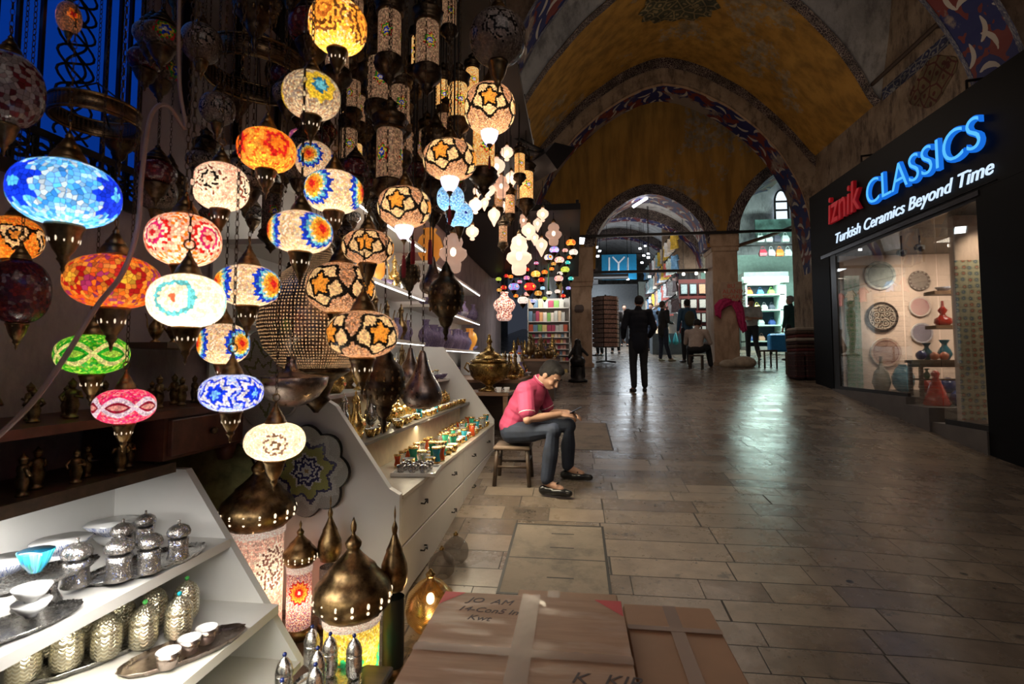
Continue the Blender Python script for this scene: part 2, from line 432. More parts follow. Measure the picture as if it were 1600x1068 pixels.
# painted borders along the lunette edges
for s_ in (1, -1):
    for yc, sg in ((8.4, 1), (8.4, -1), (2.6, 1)):
        mb = MB(); prev = None; L = 0
        for k in range(41):
            dx = lerp(.3, 3.34, k/40); z = crv(A_T, dx)
            # invert B
            dy = next((lerp(b0[0], b1[0], (b0[1]-z)/(b0[1]-b1[1])) for b0, b1 in zip(B_T, B_T[1:]) if b0[1] >= z > b1[1]), 1.31)
            p = [(XC+s_*dx, yc+sg*(dy-.02), z-.03), (XC+s_*dx, yc+sg*(dy+.2), z-.035)]
            if prev:
                L2 = L+(Vector(p[0])-Vector(prev[0])).length
                mb.quad(prev[0], prev[1], p[1], p[0], 0, [(L, 0), (L, .3), (L2, .3), (L2, 0)]); L = L2
            prev = p
        struct(mb.build('trim_vault', M_ARAB))
def ring(name, f0, y0, f1, y1, m, n=60, v=1.0, x0=XL, x1=XR, kind=True):
    mb = MB(); L = 0
    for k in range(n):
        xa, xb = lerp(x0, x1, k/n), lerp(x0, x1, (k+1)/n)
        L2 = L+sqrt((xb-xa)**2+(f0(xb)-f0(xa))**2)
        mb.quad((xa, y0, f0(xa)), (xb, y0, f0(xb)), (xb, y1, f1(xb)), (xa, y1, f1(xa)), 0, [(L, 0), (L2, 0), (L2, v), (L, v)], True); L = L2
    return struct(mb.build(name, m))
ring('wall_arch_face', ZA, YF, ZI, YF, M_BROWN)
ring('trim_arch', lambda x: ZA(x)+.02, YF-.02, lambda x: ZA(x)-.26, YF-.02, M_ARAB, v=.35)
ring('trim_arch_edge', lambda x: ZI(x)+.05, YF-.02, lambda x: ZI(x)-.01, YF-.02, M_STONE)
ring('wall_arch_soffit', ZI, YF, ZI, YF+.75, M_LEAF, v=.8)
ring('wall_arch_back', ZI, YF+.75, lambda x: ZA(x)+.1, YF+.75, M_BROWN)
for (a, b) in ((6.45, 7.2), (-.6, .1)):
    ring('wall_near_arch', ZI, a, ZI, b, M_LEAF, v=.8)
    ring('wall_near_arch_face', ZA, a, ZI, a, M_BROWN); ring('wall_near_arch_back', ZA, b, ZI, b, M_BROWN)
    ring('trim_near_arch', lambda x: ZI(x)-.01, a-.03, lambda x: ZI(x)-.01, a+.04, M_ARABB); ring('trim_near_arch', lambda x: ZI(x)-.01, b-.04, lambda x: ZI(x)-.01, b+.03, M_ARABB)
# side walls following the vault
for nm, X, inv, M in (('wall_right', XR, 0, M_BROWN), ('wall_left_upper', XL, 1, M_GREY)):
    mb = MB()
    for j in range(120):
        ya_, yb_ = lerp(Y0, YW, j/120), lerp(Y0, YW, (j+1)/120)
        zl = (lambda y: 4.55 if 4.1 < y < 10.3 else fz(X, y)-.1) if nm == 'wall_right' else (lambda y: 4.4)
        za = ZC(X, ya_)+.02; zb = ZC(X, yb_)+.02
        mb.quad((X, ya_, zl(ya_)), (X, yb_, zl(yb_)), (X, yb_, zb), (X, ya_, za))
    o = struct(mb.build(nm, M))
mb = MB(); mb.box(-2.0, XL, Y0, YW, 4.35, 4.45); struct(mb.build('wall_left_ledge', M_GREY))
mb = MB()
for j in range(60):
    ya_, yb_ = lerp(Y0, YW, j/60), lerp(Y0, YW, (j+1)/60)
    mb.quad((-2.0, ya_, fz(-2, ya_)-.1), (-2.0, yb_, fz(-2, yb_)-.1), (-2.0, yb_, 4.4), (-2.0, ya_, 4.4))
struct(mb.build('wall_left', m_plaster('shop_wall_plaster', (.42, .34, .35), (.5, .42, .43), (.33, .27, .28))))
# far arcade: openings (x centre, half width, spring z, crown z)
OP = [(-2.0, 1.85, 4.45, 6.0), (1.95, 1.42, 4.6, 5.86), (5.62, 1.46, 4.75, 6.45)]
def z_open(x):
    for c, h, s0, cr in OP:
        d = abs(x-c)/h
        if d < 1: return s0+(cr-s0)*(1-d**1.75)**.62
    return 3.9 if x < 3 else 4.4
def z_op_o(o_, x, g):
    c, h, s0, cr = o_; d = min(1, abs(x-c)/(h+g)); return s0+(cr+g*.9-s0)*(1-d**1.75)**.62
THK = .8
mb = MB(); sf = MB(); n = 260; L = 0
for k in range(n):
    xa, xb = lerp(-4.2, 8.2, k/n), lerp(-4.2, 8.2, (k+1)/n)
    top = 8.9
    mb.quad((xa, YW, z_open(xa)), (xb, YW, z_open(xb)), (xb, YW, top), (xa, YW, top))
    mb.quad((xa, YW+THK, z_open(xa)), (xb, YW+THK, z_open(xb)), (xb, YW+THK, top), (xa, YW+THK, top))
    L2 = L+(Vector((xa, 0, z_open(xa)))-Vector((xb, 0, z_open(xb)))).length
    sf.quad((xa, YW, z_open(xa)), (xb, YW, z_open(xb)), (xb, YW+THK, z_open(xb)), (xa, YW+THK, z_open(xa)), 0, [(L, 0), (L2, 0), (L2, .9), (L, .9)]); L = L2
struct(mb.build('wall_far', M_YEL)); struct(sf.build('wall_far_soffit', M_LEAF))
mb = MB(); L = 0
for k in range(40):
    xa, xb = lerp(4.13, 5.62, k/40), lerp(4.13, 5.62, (k+1)/40); L2 = L+(Vector((xa, 0, z_open(xa)))-Vector((xb, 0, z_open(xb)))).length
    mb.quad((xa, YW+THK, z_open(xa)), (xb, YW+THK, z_open(xb)), (xb, YW+2.0, z_open(xb)), (xa, YW+2.0, z_open(xa)), 0, [(L, .9), (L2, .9), (L2, 2.2), (L, 2.2)]); L = L2
mb.quad((4.13, YW+THK, 3.0), (4.13, YW+2.0, 3.0), (4.13, YW+2.0, 4.8), (4.13, YW+THK, 4.8))
struct(mb.build('wall_far_deep_soffit', M_LEAF))
for o_ in OP:
    mb = MB(); L = 0; c, h = o_[0], o_[1]
    for k in range(50):
        xa, xb = lerp(c-h-.29, c+h+.29, k/50), lerp(c-h-.29, c+h+.29, (k+1)/50)
        lo = lambda x: z_op_o(o_, x, 0) if abs(x-c) < h else 4.5
        hi = lambda x: z_op_o(o_, x, .3)
        L2 = L+abs(xb-xa)*1.3
        mb.quad((xa, YW-.015, max(lo(xa), 4.4)), (xb, YW-.015, max(4.4, lo(xb))), (xb, YW-.015, max(hi(xb), 4.4)), (xa, YW-.015, max(4.4, hi(xa))), 0, [(L, 0), (L2, 0), (L2, .3), (L, .3)]); L = L2
    struct(mb.build('trim_far_arch', M_ARAB))
def pillar(xa, xb, ztop, capz):
    mb = MB(); b_ = fz((xa+xb)/2, YW)-.05
    mb.box(xa, xb, YW-.02, YW+THK-.05, b_, capz, b=.03)
    mb.box(xa-.05, xb+.05, YW-.08, YW+THK, b_, b_+.14, b=.02)
    mb.box(xa-.03, xb+.03, YW-.05, YW+THK, capz-.02, capz+.1, b=.02)
    mb.box(xa-.05, xb+.05, YW-.03, YW+THK, capz+.1, ztop, b=.03)
    return struct(mb.build('pillar', M_STONE))
pillar(-.12, .42, 4.5, 3.45); pillar(3.5, 4.12, 4.76, 4.3)
mb = MB(); mb.box(XR-.15, XR+.5, YF, YW+THK, 1, 5.0); struct(mb.build('pillar_right', M_BROWN)) if False else None

# ------------------------------------------------------------------ mosaic glass
RED=(.62,.02,.02); ORG=(1,.24,.02); AMB=(1,.42,.06); YEL=(1,.72,.08); WHT=(1,.9,.78); CRM=(1,.74,.42); CYN=(.15,.62,.95); BLU=(.01,.05,.75); NAV=(.01,.015,.2)
BLK=(.012,.008,.006); PNK=(1,.55,.45); MAG=(.8,.02,.22); GRN=(.02,.38,.03); LIM=(.55,.75,.12); LBL=(.25,.62,1); BEI=(.85,.5,.3); PUR=(.35,.12,.6); TEA=(.03,.5,.42); LAV=(.7,.72,1); ICE=(.6,.85,1)
def mosaic(name, N=4, v0=0.0, R=.62, M=8, k=.16, rings=((0, RED),), bg=(WHT,), scale=9, emit=1.0, trans=.5, wave=None, rot=0.0, sym=None, grout=.028, rnd=False, core=None):
    if name in MC: return MC[name]
    b = NB(name); uv = b.co('UV')
    x, y, z = b.sep(uv)
    nn = round(scale*2*pi)/(2*pi)
    uvs = b.comb(b.m('MULTIPLY', x, 1.0), y)
    f1 = b.vor(uvs, nn, 'F1', '2D', .75); ed = b.vor(uvs, nn, 'DISTANCE_TO_EDGE', '2D', .75).outputs[0]
    pos = f1.outputs['Position']; rc = b.sep(f1.outputs['Color'])[0]
    rg = b.sep(f1.outputs['Color'])[1]
    px, py, _ = b.sep(pos); px = b.m('DIVIDE', px, 1.0)
    if len(bg) == 1: bgc = b.mix(0.0, (*bg[0], 1), (*bg[0], 1))
    else: bgc = b.ramp(rg, [(i/len(bg), c) for i, c in enumerate(bg)], 'CONSTANT')
    if wave:
        n_, A, w, cin, clo = wave          # braided bands with filled lozenges
        s1 = b.m('MULTIPLY', b.m('SINE', b.m('MULTIPLY', x, n_)), A)
        d1 = b.m('ABSOLUTE', b.m('SUBTRACT', y, s1)); d2 = b.m('ABSOLUTE', b.m('ADD', y, s1))
        band = b.lt(b.m('MINIMUM', d1, d2), w)
        inside = b.lt(b.m('ABSOLUTE', y), b.m('ABSOLUTE', s1))
        core = b.lt(b.m('ABSOLUTE', y), b.m('SUBTRACT', b.m('MULTIPLY', b.m('ABSOLUTE', s1), .75), A*.42))
        col = b.mix(inside, bgc, (*cin, 1)); col = b.mix(core, col, (*clo, 1)); col = b.mix(band, col, (*rings[0][1], 1))
    else:
        a = b.m('SUBTRACT', b.m('FRACT', b.m('ADD', b.m('MULTIPLY', px, N/(2*pi)), rot)), .5)
        a = b.m('MULTIPLY', a, 2*pi/N)
        vv = b.m('SUBTRACT', py, v0)
        r = b.m('SQRT', b.m('ADD', b.m('MULTIPLY', a, a), b.m('MULTIPLY', vv, vv)))
        th = b.m('ARCTAN2', vv, a)
        tri = b.m('ABSOLUTE', b.m('SUBTRACT', b.m('FRACT', b.m('ADD', b.m('MULTIPLY', th, M/(2*pi)), 4.25)), .5))
        if rnd: fac = b.m('SUBTRACT', 1.0, b.m('MULTIPLY', b.m('SINE', b.m('ADD', b.m('MULTIPLY', th, M), 1.57*(1 if M % 2 == 0 else 1)-M*1.5708+3.1416)), k))
        else: fac = b.m('ADD', 1-k, b.m('MULTIPLY', tri, 4*k))
        rr = b.m('DIVIDE', b.m('MULTIPLY', r, fac), R)
        stops = [(p, c) for p, c in rings]
        pat = b.ramp(rr, stops, 'CONSTANT')
        col = b.mix(b.gt(rr, .999), pat, bgc)
        if core:
            R2, k2, c2 = core; rr2 = b.m('DIVIDE', b.m('MULTIPLY', r, b.m('ADD', 1-k2, b.m('MULTIPLY', tri, 4*k2))), R2)
            col = b.mix(b.lt(rr2, 1.0), col, BLK); col = b.mix(b.lt(rr2, .66), col, c2)
    val = b.m('MULTIPLY_ADD', rc, .75, .55)
    col = b.vm('SCALE', col, None, 1.0) if False else b.mix(1.0, col, b.comb(val, val, val), 'MULTIPLY')
    g = b.ramp(ed, [(0.0, 0.0), (grout, 0.0), (grout*1.7, 1.0)])
    col = b.mix(g, b.mix(1.0, col, (.16, .13, .12, 1), 'MULTIPLY'), col)
    bs = b.bsdf(color=col, rough=.16, ecol=col, estr=emit, normal=b.bump(b.m('ADD', g, b.m('MULTIPLY', rc, .6)), .35, .004))
    if trans > 0:
        tr = b.n('ShaderNodeBsdfTranslucent', {0: col})
        sh = b.n('ShaderNodeMixShader', {0: trans, 1: bs.outputs[0], 2: tr.outputs[0]})
    else: sh = bs
    MC[name] = b.out(sh); return MC[name]
FLAME = ((0, RED), (.2, ORG), (.36, AMB), (.46, YEL), (.56, WHT), (.64, CYN), (.78, BLU))
FLOW = ((0, CRM), (.82, BLK))
STY = {
 'checker': dict(N=6, R=.4, M=4, k=.3, rings=((0, (.2,.02,.03)), (.5, (.4,.34,.33))), bg=((.42,.36,.35), (.14,.02,.03), (.4,.34,.33)), scale=6),
 'redbird': dict(N=3, R=.5, M=4, k=.2, rings=((0, RED), (.5, ORG)), bg=((.25,.1,.05), (.12,.06,.04)), scale=7),
 'blue': dict(N=3, R=.5, M=8, k=.25, rings=((0, CYN), (.3, BLU), (.75, BLU)), bg=(LBL, CYN, ICE, LBL, WHT, (.08,.4,.9)), scale=9.45),
 'amberswirl': dict(N=5, R=.5, M=3, k=.3, rings=((0, AMB), (.3, BLK), (.5, CRM), (.8, BLK)), bg=(AMB, ORG), scale=10.8),
 'maroon': dict(N=4, R=.6, M=6, k=.2, rings=((0, (.2,.02,.02)), (.4, (.1,.02,.04)), (.8, (.3,.2,.2))), bg=((.15,.02,.02), (.08,.01,.02)), scale=8.1),
 'orange': dict(N=5, R=.45, M=4, k=.3, rings=((0, YEL), (.3, AMB), (.5, RED), (.75, AMB)), bg=(ORG, (.9,.12,.03), AMB, (.5,.05,.25), ORG), scale=8.775),
 'pinkred': dict(N=4, R=.62, M=10, k=.1, rings=((0, RED), (.18, PNK), (.36, MAG), (.52, WHT), (.68, RED), (.82, PNK)), bg=(PNK, WHT, ORG), scale=12.15),
 'starpink': dict(N=4, R=.66, M=8, k=.16, rings=((0, WHT), (.34, BLK), (.46, WHT), (.66, (.25,.06,.04)), (.76, WHT)), bg=(PNK, (1,.7,.6), WHT), scale=13.5),
 'whitecyan': dict(N=3, R=.55, M=2, k=.02, rings=((0, (.6,.1,.05)), (.18, WHT), (.72, (.1,.5,.7)), (.86, (.1,.5,.7))), bg=(WHT, (1,.85,.8), WHT), scale=10.8),
 'redorange': dict(N=4, R=.7, M=6, k=.2, rings=((0, ORG), (.35, RED), (.6, ORG), (.75, AMB)), bg=(ORG, AMB, YEL, (1,.12,.02)), scale=12.15),
 'amber': dict(N=4, R=.7, M=10, k=.1, rings=((0, AMB), (.2, (.4,.12,.02)), (.36, AMB), (.56, (.1,.04,.01)), (.72, AMB), (.86, (.15,.06,.02))), bg=(CRM, AMB, YEL), scale=12.15),
 'daisy': dict(N=3, R=.55, M=8, k=.14, rings=((0, CYN), (.3, (.02,.2,.5)), (.46, YEL), (.6, (.9,.7,.05)), (.84, YEL)), bg=((.7,.6,.45), (.35,.3,.3), (.8,.75,.6), (.5,.3,.2)), scale=14.85),
 'flame': dict(N=3, R=.72, M=14, k=.09, rings=FLAME, bg=(CRM, WHT, (1,.7,.5)), scale=13.5),
 'green': dict(wave=(3, .34, .085, GRN, LIM), rings=((0, CRM),), bg=(GRN, (.1,.5,.02), LIM), scale=12.15),
 'magenta': dict(wave=(3, .3, .1, (.25,.01,.04), (.7,.4,.4)), rings=((0, LAV),), bg=(MAG, (.9,.05,.15), (1,.3,.4)), scale=12.15),
 'bluewhite': dict(N=5, R=.6, M=6, k=.28, rings=((0, LBL), (.2, BLU), (.5, WHT), (.8, BLU)), bg=(LAV, (.45,.6,1), WHT), scale=14.85),
 'whitestar': dict(N=3, R=.62, M=12, k=.14, rings=((0, WHT), (.16, (.1,.06,.04)), (.24, WHT), (.48, (.16,.1,.08)), (.6, WHT)), bg=(WHT, (1,.82,.66)), scale=13.5),
 'flower': dict(N=4, R=.7, M=5, k=.14, rnd=True, core=(.36, .3, AMB), rings=FLOW, bg=((.8,.42,.22), (.55,.3,.2), (.75,.5,.35), (.3,.16,.1)), scale=20.25),
 'flowerdim': dict(N=4, R=.6, M=5, k=.14, rnd=True, core=(.3, .3, (.35,.3,.28)), rings=((0, (.45,.38,.34)), (.74, BLK), (.82, (.4,.34,.3)), (.93, BLK)), bg=((.3,.24,.2), (.2,.16,.14)), scale=14.85),
 'lightblue': dict(N=6, R=.3, M=5, k=.2, rings=((0, NAV), (.3, ICE)), bg=(ICE, LBL, (.5,.8,1)), scale=9.45),
 'pinksmall': dict(N=4, R=.5, M=5, k=.2, rings=((0, MAG), (.5, PNK)), bg=((.8,.2,.4), PUR), scale=9.45),
 'redglow': dict(N=4, R=.5, M=5, k=.2, rings=((0, YEL), (.4, RED)), bg=(RED, (.9,.05,.03)), scale=9.45),
 'purple': dict(N=4, R=.55, M=6, k=.2, rings=((0, PNK), (.4, PUR), (.7, CYN)), bg=(PUR, (.4,.3,.7)), scale=10.8),
 'olive': dict(N=4, R=.55, M=6, k=.2, rings=((0, YEL), (.4, (.2,.3,.02)), (.7, LIM)), bg=(LIM, (.4,.4,.05)), scale=10.8),
 'teal': dict(N=4, R=.55, M=6, k=.2, rings=((0, WHT), (.4, TEA)), bg=(TEA, (.1,.6,.6)), scale=10.8),
}
def mosmat(style, lv):
    """lv: 'off', 'dim', 'on' or 'hot'"""
    e, t = {'off': (0.0, .25), 'dim': (.16, .4), 'on': (.42, .55), 'hot': (.8, .6), 'far': (1.3, 0.0)}[lv]
    kw = dict(STY[style]); return mosaic(f'mosaic_{style}_{lv}', emit=e, trans=t, **kw)

# ------------------------------------------------------------------ lantern builders (origin = centre of the glass)
def globe_prof(a, b, n=18, ex=2.3, cut=.82):
    pr = []
    for j in range(n+1):
        t = lerp(-cut, cut, j/n)*pi/2
        c = abs(cos(t))**(2/ex); s_ = abs(sin(t))**(2/ex)*(1 if t > 0 else -1)
        pr.append((a*c, b*s_))
    return pr
def add_globe(mb, a, b, ex=2.3, n=40, cut=.82, M=None):
    i0 = len(mb.uv); pr = globe_prof(a, b, 18, ex, cut); mb.lathe(pr, n, 0, M, cap=False)
    L = sum(sqrt((p[0]-q[0])**2+(p[1]-q[1])**2) for p, q in zip(pr, pr[1:]))
    for i in range(i0, len(mb.uv)): mb.uv[i] = [(u, (v-L/2)/a) for u, v in mb.uv[i]]
    return pr
def cap_prof(r, h):      # dome cap of stamped brass
    return [(r*1.02, 0), (r*1.06, h*.05), (r*.98, h*.1), (r*.92, h*.16), (r*.9, h*.22), (r*.72, h*.36), (r*.6, h*.42), (r*.62, h*.46), (r*.42, h*.6), (r*.26, h*.74), (r*.2, h*.78), (r*.24, h*.83), (r*.14, h*.9), (r*.06, h)]
def cup_prof(r, h):      # cup and finial under the globe, from the rim downwards
    return [(r*1.04, 0), (r*1.08, -h*.06), (r*.96, -h*.12), (r*.9, -h*.2), (r*.78, -h*.36), (r*.6, -h*.5), (r*.4, -h*.6), (r*.3, -h*.66), (r*.36, -h*.71), (r*.2, -h*.78), (r*.1, -h*.86), (r*.13, -h*.91), (r*.02, -h)]
def flip(p): return p[::-1]
def chain_mesh(L, link=.022, r=.0016, far=False, w=.42):
    mb = MB()
    if far or L <= 0:
        mb.tube([(0, 0, 0), (0, 0, max(L, .01))], .0035, 4); return mb
    n = max(2, int(L/(link*.8)))
    st = L/n
    for i in range(n):
        M = T(0, 0, (i+.5)*st, pi/2, 0, 0 if i % 2 else pi/2)
        mb.torus((0, 0, 0), st*.62*.5+st*.2, r, 8, 4, 0, M, w*1.2, 1.15)
    return mb
RACK = 3.7
def rackz(y): return RACK if y < 5.45 else 3.45
def cable(pts, name='power_cable', r=.004, m=None, parent=None):
    P_ = [Vector(p) for p in pts]; out = []
    for i in range(len(P_)-1):
        a, b, c, d = P_[max(0, i-1)], P_[i], P_[i+1], P_[min(len(P_)-1, i+2)]
        for k in range(6):
            t = k/6; out.append(.5*((2*b)+(c-a)*t+(2*a-5*b+4*c-d)*t*t+(3*b-a-3*c+d)*t**3))
    out.append(P_[-1]); mb = MB(); mb.tube(out, r, 7); return mb.build(name, m or CABLE, parent)
GLASSW = mat('frosted_cup', (.9, .82, .95), .3, 0, .05)
def mosaic_lamp(name, loc, W_, H_, style, lv, label, cup=None, group=None, rot=0.0, capk=1.0, cupk=1.0, far=False, bulb=None, tilt=0, tassel=False, lampcol=(1,.8,.55)):
    root = empty(name, loc, rot, label, 'lantern', group)
    a, b = W_/2, H_/2
    mb = MB(); pr = add_globe(mb, a, b, n=24 if far else 40)
    mb.build('glass_globe', mosmat(style, lv), root)
    rt = pr[-1][0]; zt = pr[-1][1]; rb = pr[0][0]; zb = pr[0][1]
    hc = a*.75*capk
    mb = MB(); mb.lathe(cap_prof(rt*1.05, hc), 20, mod=lambda t, j: 1+.03*cos(16*t)); mb.torus((0, 0, zt*0), 0.001, .0005, 3, 3)
    mb.torus((0, 0, hc+.012), .011, .002, 10, 5, 0, T(0, 0, hc+.012) @ T(rx=pi/2) @ T(0, 0, -(hc+.012)))
    mb.build('top_cap', BRASS, root, (0, 0, zt))
    hq = a*1.1*cupk
    if cup == 'lit':
        mb = MB(); mb.lathe(flip([(rb*1.0, 0), (rb*1.02, -.006), (rb*.85, -hq*.35), (rb*.5, -hq*.6), (rb*.3, -hq*.66)]), 24, mod=lambda t, j: 1+.06*cos(12*t))
        mb.build('glass_cup', glow('cup_glow', (.95, .8, 1), 1.6) if lv != 'off' else GLASSW, root, (0, 0, zb))
        mb = MB(); mb.lathe(flip([(rb*.32, 0), (rb*.36, -hq*.06), (rb*.16, -hq*.16), (rb*.05, -hq*.3)]), 12); mb.build('finial', BRASS, root, (0, 0, zb-hq*.64))
    else:
        mb = MB(); mb.lathe(flip(cup_prof(rb*1.06, hq)), 20, mod=lambda t, j: 1+.03*cos(14*t)); mb.build('bottom_cup', BRASS, root, (0, 0, zb))
        if cup == 'slots' and lv != 'off':
            mb = MB()
            for i in range(12):
                M = T(0, 0, zb-hq*.3, 0, 0, 2*pi*i/12)
                mb.ball((rb*.84, 0, 0), (rb*.04, rb*.06, hq*.075), 8, 6, 0, M)
            mb.build('light_slots', glow('slot_glow', (1, .78, .55), 1.4), root)
    zt2 = zt+hc+.02
    top = rackz(loc[1])
    if far: chain_mesh(top-loc[2]-zt2+.01, far=True).build('chain', IRON, root, (0, 0, zt2-.005))
    else: chain_mesh(top-loc[2]-zt2+.005).build('chain', BRASSD, root, (0, 0, zt2))
    if tassel:
        mb = MB(); mb.lathe([(.006, -.07), (.0075, -.05), (.006, -.012), (.0035, -.008), (.005, -.003), (.001, .003)], 10); mb.tube([(0, 0, 0), (0, 0, .035)], .0012, 5)
        tz = zb-hq*.98-.03; mb.build('tassel', REDT, root, (0, 0, tz))
    if lv != 'off' and bulb:
        l = light(name+'_bulb', 'POINT', (0, 0, -b*.4), bulb*1.5, lampcol, a*.14); l.parent = root
    return root
def off_px(px, py, w, W_):       # distance from the camera at which a round thing of width W_ looks w px wide
    xc = (px-800)/FPX; return W_*FPX*sqrt(1+xc*xc)/w
# ------------------------------------------------------------------ canopy over the stall
def canopy(x0, x1, y0, y1, z, label):
    mb = MB(); mb.box(x0, x1, y0, y1, z, z+.04)
    k = 0
    while y0+.02+k*.45 < y1: mb.box(x0, x1, y0+.02+k*.45, y0+.06+k*.45, z+.04, z+.09); k += 1
    for x in (x0+.02, (x0+x1)/2, x1-.06): mb.box(x, x+.04, y0, y1, z+.09, z+.13)
    o = mb.build('ceiling_canopy', IRON); struct(o); return o
canopy(-3.9, -.42, .2, 5.4, RACK, ''); canopy(-1.98, .07, 6.6, 12.0, 3.45, '')
LAMPS = [
 # px, py, w, h, real width, style, level, cup, bulb W, rot, label
 (104,303,190,104,.21,'blue','on','slots',.55,1.047,'large wide lantern of light blue mosaic glass with dark blue stars, lit'),
 (22,372,104,70,.15,'amberswirl','dim','slots',.25,0,'small lantern with amber and black swirls half cut off below the blue one'),
 (30,455,110,105,.17,'maroon','off',None,0,0,'unlit dark maroon lantern hanging low against the plaster wall'),
 (178,440,162,86,.2,'orange','dim','slots',.35,0.3,'wide orange lantern with red and yellow lozenges under the blue one'),
 (288,375,126,84,.17,'pinkred','on','slots',.4,0.7,'lit lantern with pink glass and dark red rings'),
 (345,292,95,76,.15,'starpink','on','slots',.3,-0.4,'pale pink lantern with black and white star rings'),
 (293,470,130,86,.17,'whitecyan','on','slots',.8,-0.35,'brightest white lantern with cyan circles and red dots'),
 (417,235,97,66,.16,'redorange','on','slots',.3,0.35,'glowing red and orange lantern beside the black star one'),
 (528,42,95,80,.17,'amber','on','slots',.45,-0.5,'amber lantern with dark brown zigzag rings at the top'),
 (487,150,95,70,.16,'daisy','dim','slots',.3,0.3,'speckled lantern with a yellow daisy and blue centre'),
 (491,250,62,58,.14,'flame','dim',None,.15,-0.3,'flame patterned lantern partly hidden behind its neighbour, above the others of its kind'),
 (522,300,96,66,.165,'flame','on','slots',.3,-0.8,'flame patterned lantern second from the top, orange sun at its left end'),
 (470,363,106,66,.17,'flame','on','slots',.3,0.7,'flame patterned lantern with its orange sun at the right, above the silver globe'),
 (388,446,108,66,.17,'flame','on','slots',.3,0.85,'flame patterned lantern touching the brightest white one'),
 (350,537,86,66,.15,'flame','on','slots',.25,0.75,'lowest flame patterned lantern, above the blue and white one'),
 (145,553,126,64,.17,'green','dim','slots',.3,0,'green lantern with cream braided bands and lozenges'),
 (362,613,106,60,.16,'bluewhite','on','slots',.3,-0.5,'white lantern with royal blue arabesques hanging low'),
 (195,634,106,56,.15,'magenta','on','slots',.25,0.3,'small magenta lantern with lilac braided bands'),
 (430,689,100,60,.15,'whitestar','on',None,.5,0,'flat round white lantern with small dark star rings, lowest of all'),
 (765,170,82,78,.17,'flower','on','lit',.4,0,'round lantern with cream flower and orange star hanging nearest the vault'),
 (703,250,86,62,.17,'flower','on','lit',.3,-0.35,'cream flower lantern with a lilac glass cup, second from the right'),
 (632,324,86,64,.17,'flower','on','lit',.3,-0.3,'cream flower lantern with a lilac glass cup and red tassel below'),
 (575,386,84,54,.17,'flower','on',None,.2,-0.1,'flower lantern without lit cup above the pierced silver globe'),
 (533,450,112,82,.2,'flower','on','slots',.3,-0.62,'large flower lantern in front of the pierced silver globe, upper of two'),
 (567,522,116,76,.2,'flower','on','slots',.35,0.5,'large flower lantern in front of the pierced silver globe, lower of two'),
 (778,60,90,84,.19,'flowerdim','off',None,0,.1,'unlit round lantern with faint dotted flowers in the dark top'),
 (704,310,44,42,.12,'lightblue','on',None,.15,0,'upper light blue lantern of the stacked pair'),
 (718,336,44,40,.12,'lightblue','on',None,.15,.5,'lower light blue lantern of the stacked pair'),
 (466,214,30,24,.1,'pinksmall','dim',None,.05,0,'little pink lantern tucked between the daisy and the orange lanterns'),
 (315,68,70,60,.15,'flowerdim','off',None,0,0,'unlit pinkish lantern high in the dark corner of the stall'),
 (340,170,60,50,.13,'flowerdim','off',None,0,.3,'unlit speckled lantern in the dark above the pink star one'),
 (12,140,130,120,.2,'checker','off',None,0,.3,'big unlit lantern with a white and dark red check at the left edge'),
 (108,28,44,50,.085,'redbird','dim',None,.05,.3,'small red glass lantern before the blue window'),
 (245,300,70,60,.14,'flowerdim','off',None,0,.3,'unlit grey lantern behind the bent white cable'),
]
HANG = []          # (x, y, radius, bottom, top) of everything that hangs, so that no chain runs through a lantern
def hang_ok(x, y, r, z0, z1):
    for (a, b_, q, c, d) in HANG:
        dist = sqrt((x-a)**2+(y-b_)**2)
        if z1 > c and z0 < d:
            if dist < r+q+.004: return False
        elif z1 <= c:
            if dist < q+.012: return False
        elif dist < r+.012: return False
    return True
def hang_fit(px, py, w, WR, up, dn, ks=None, rf=.5):
    """slide a lantern along its line of sight until neither it nor its chain meets another one; up, dn in widths"""
    if ks is None: ks = sorted([1.0254**i for i in range(-17, 28)], key=lambda k: abs(math.log(k)))
    best = None
    for k in list(ks)+[None]:
        if k is None: k = best or 1; WW = WR*k; D = off_px(px, py, w, WW); p = P(px, py, D=D); break
        WW = WR*k; D = off_px(px, py, w, WW); p = P(px, py, D=D)
        if p.z+WW*up > RACK-.15 or p.x > -.45 and p.y < 5.4 or p.x < -1.98+WW*.55 or 5.36 < p.y < 6.64: continue
        if p.y > 11.9: continue
        if p.y < 5.4 and p.x > -.46-.0*WW: continue
        if p.y > 6 and (p.x > .04 or p.z+WW*up > 3.44): continue
        best = best or k
        if hang_ok(p.x, p.y, WW*rf, p.z-WW*dn, p.z+WW*up): break
    HANG.append((p.x, p.y, WW*rf, p.z-WW*dn, p.z+WW*up))
    return p, WW, D
for (px, py, w, h, WR, st, lv, cup, bl, rt, lab) in LAMPS:
    p, WW, D = hang_fit(px, py, w, WR, .75, .85, rf=.52)
    bl = bl*(WW/WR)**2
    mosaic_lamp('mosaic_lantern', p, WW*.98, h*D/FPX*.97, st, lv, lab, cup, rot=atan2(-p.y, -p.x)-pi/STY[st].get('N', 3)+rt, bulb=bl, tassel=(st == 'flower' and cup == 'lit'),
        lampcol={'blue': (.6, .8, 1), 'bluewhite': (.8, .85, 1), 'lightblue': (.7, .85, 1), 'green': (.9, 1, .6)}.get(st, (1, .78, .5)), capk=1.0, cupk=.7 if cup == 'lit' else 1.0)

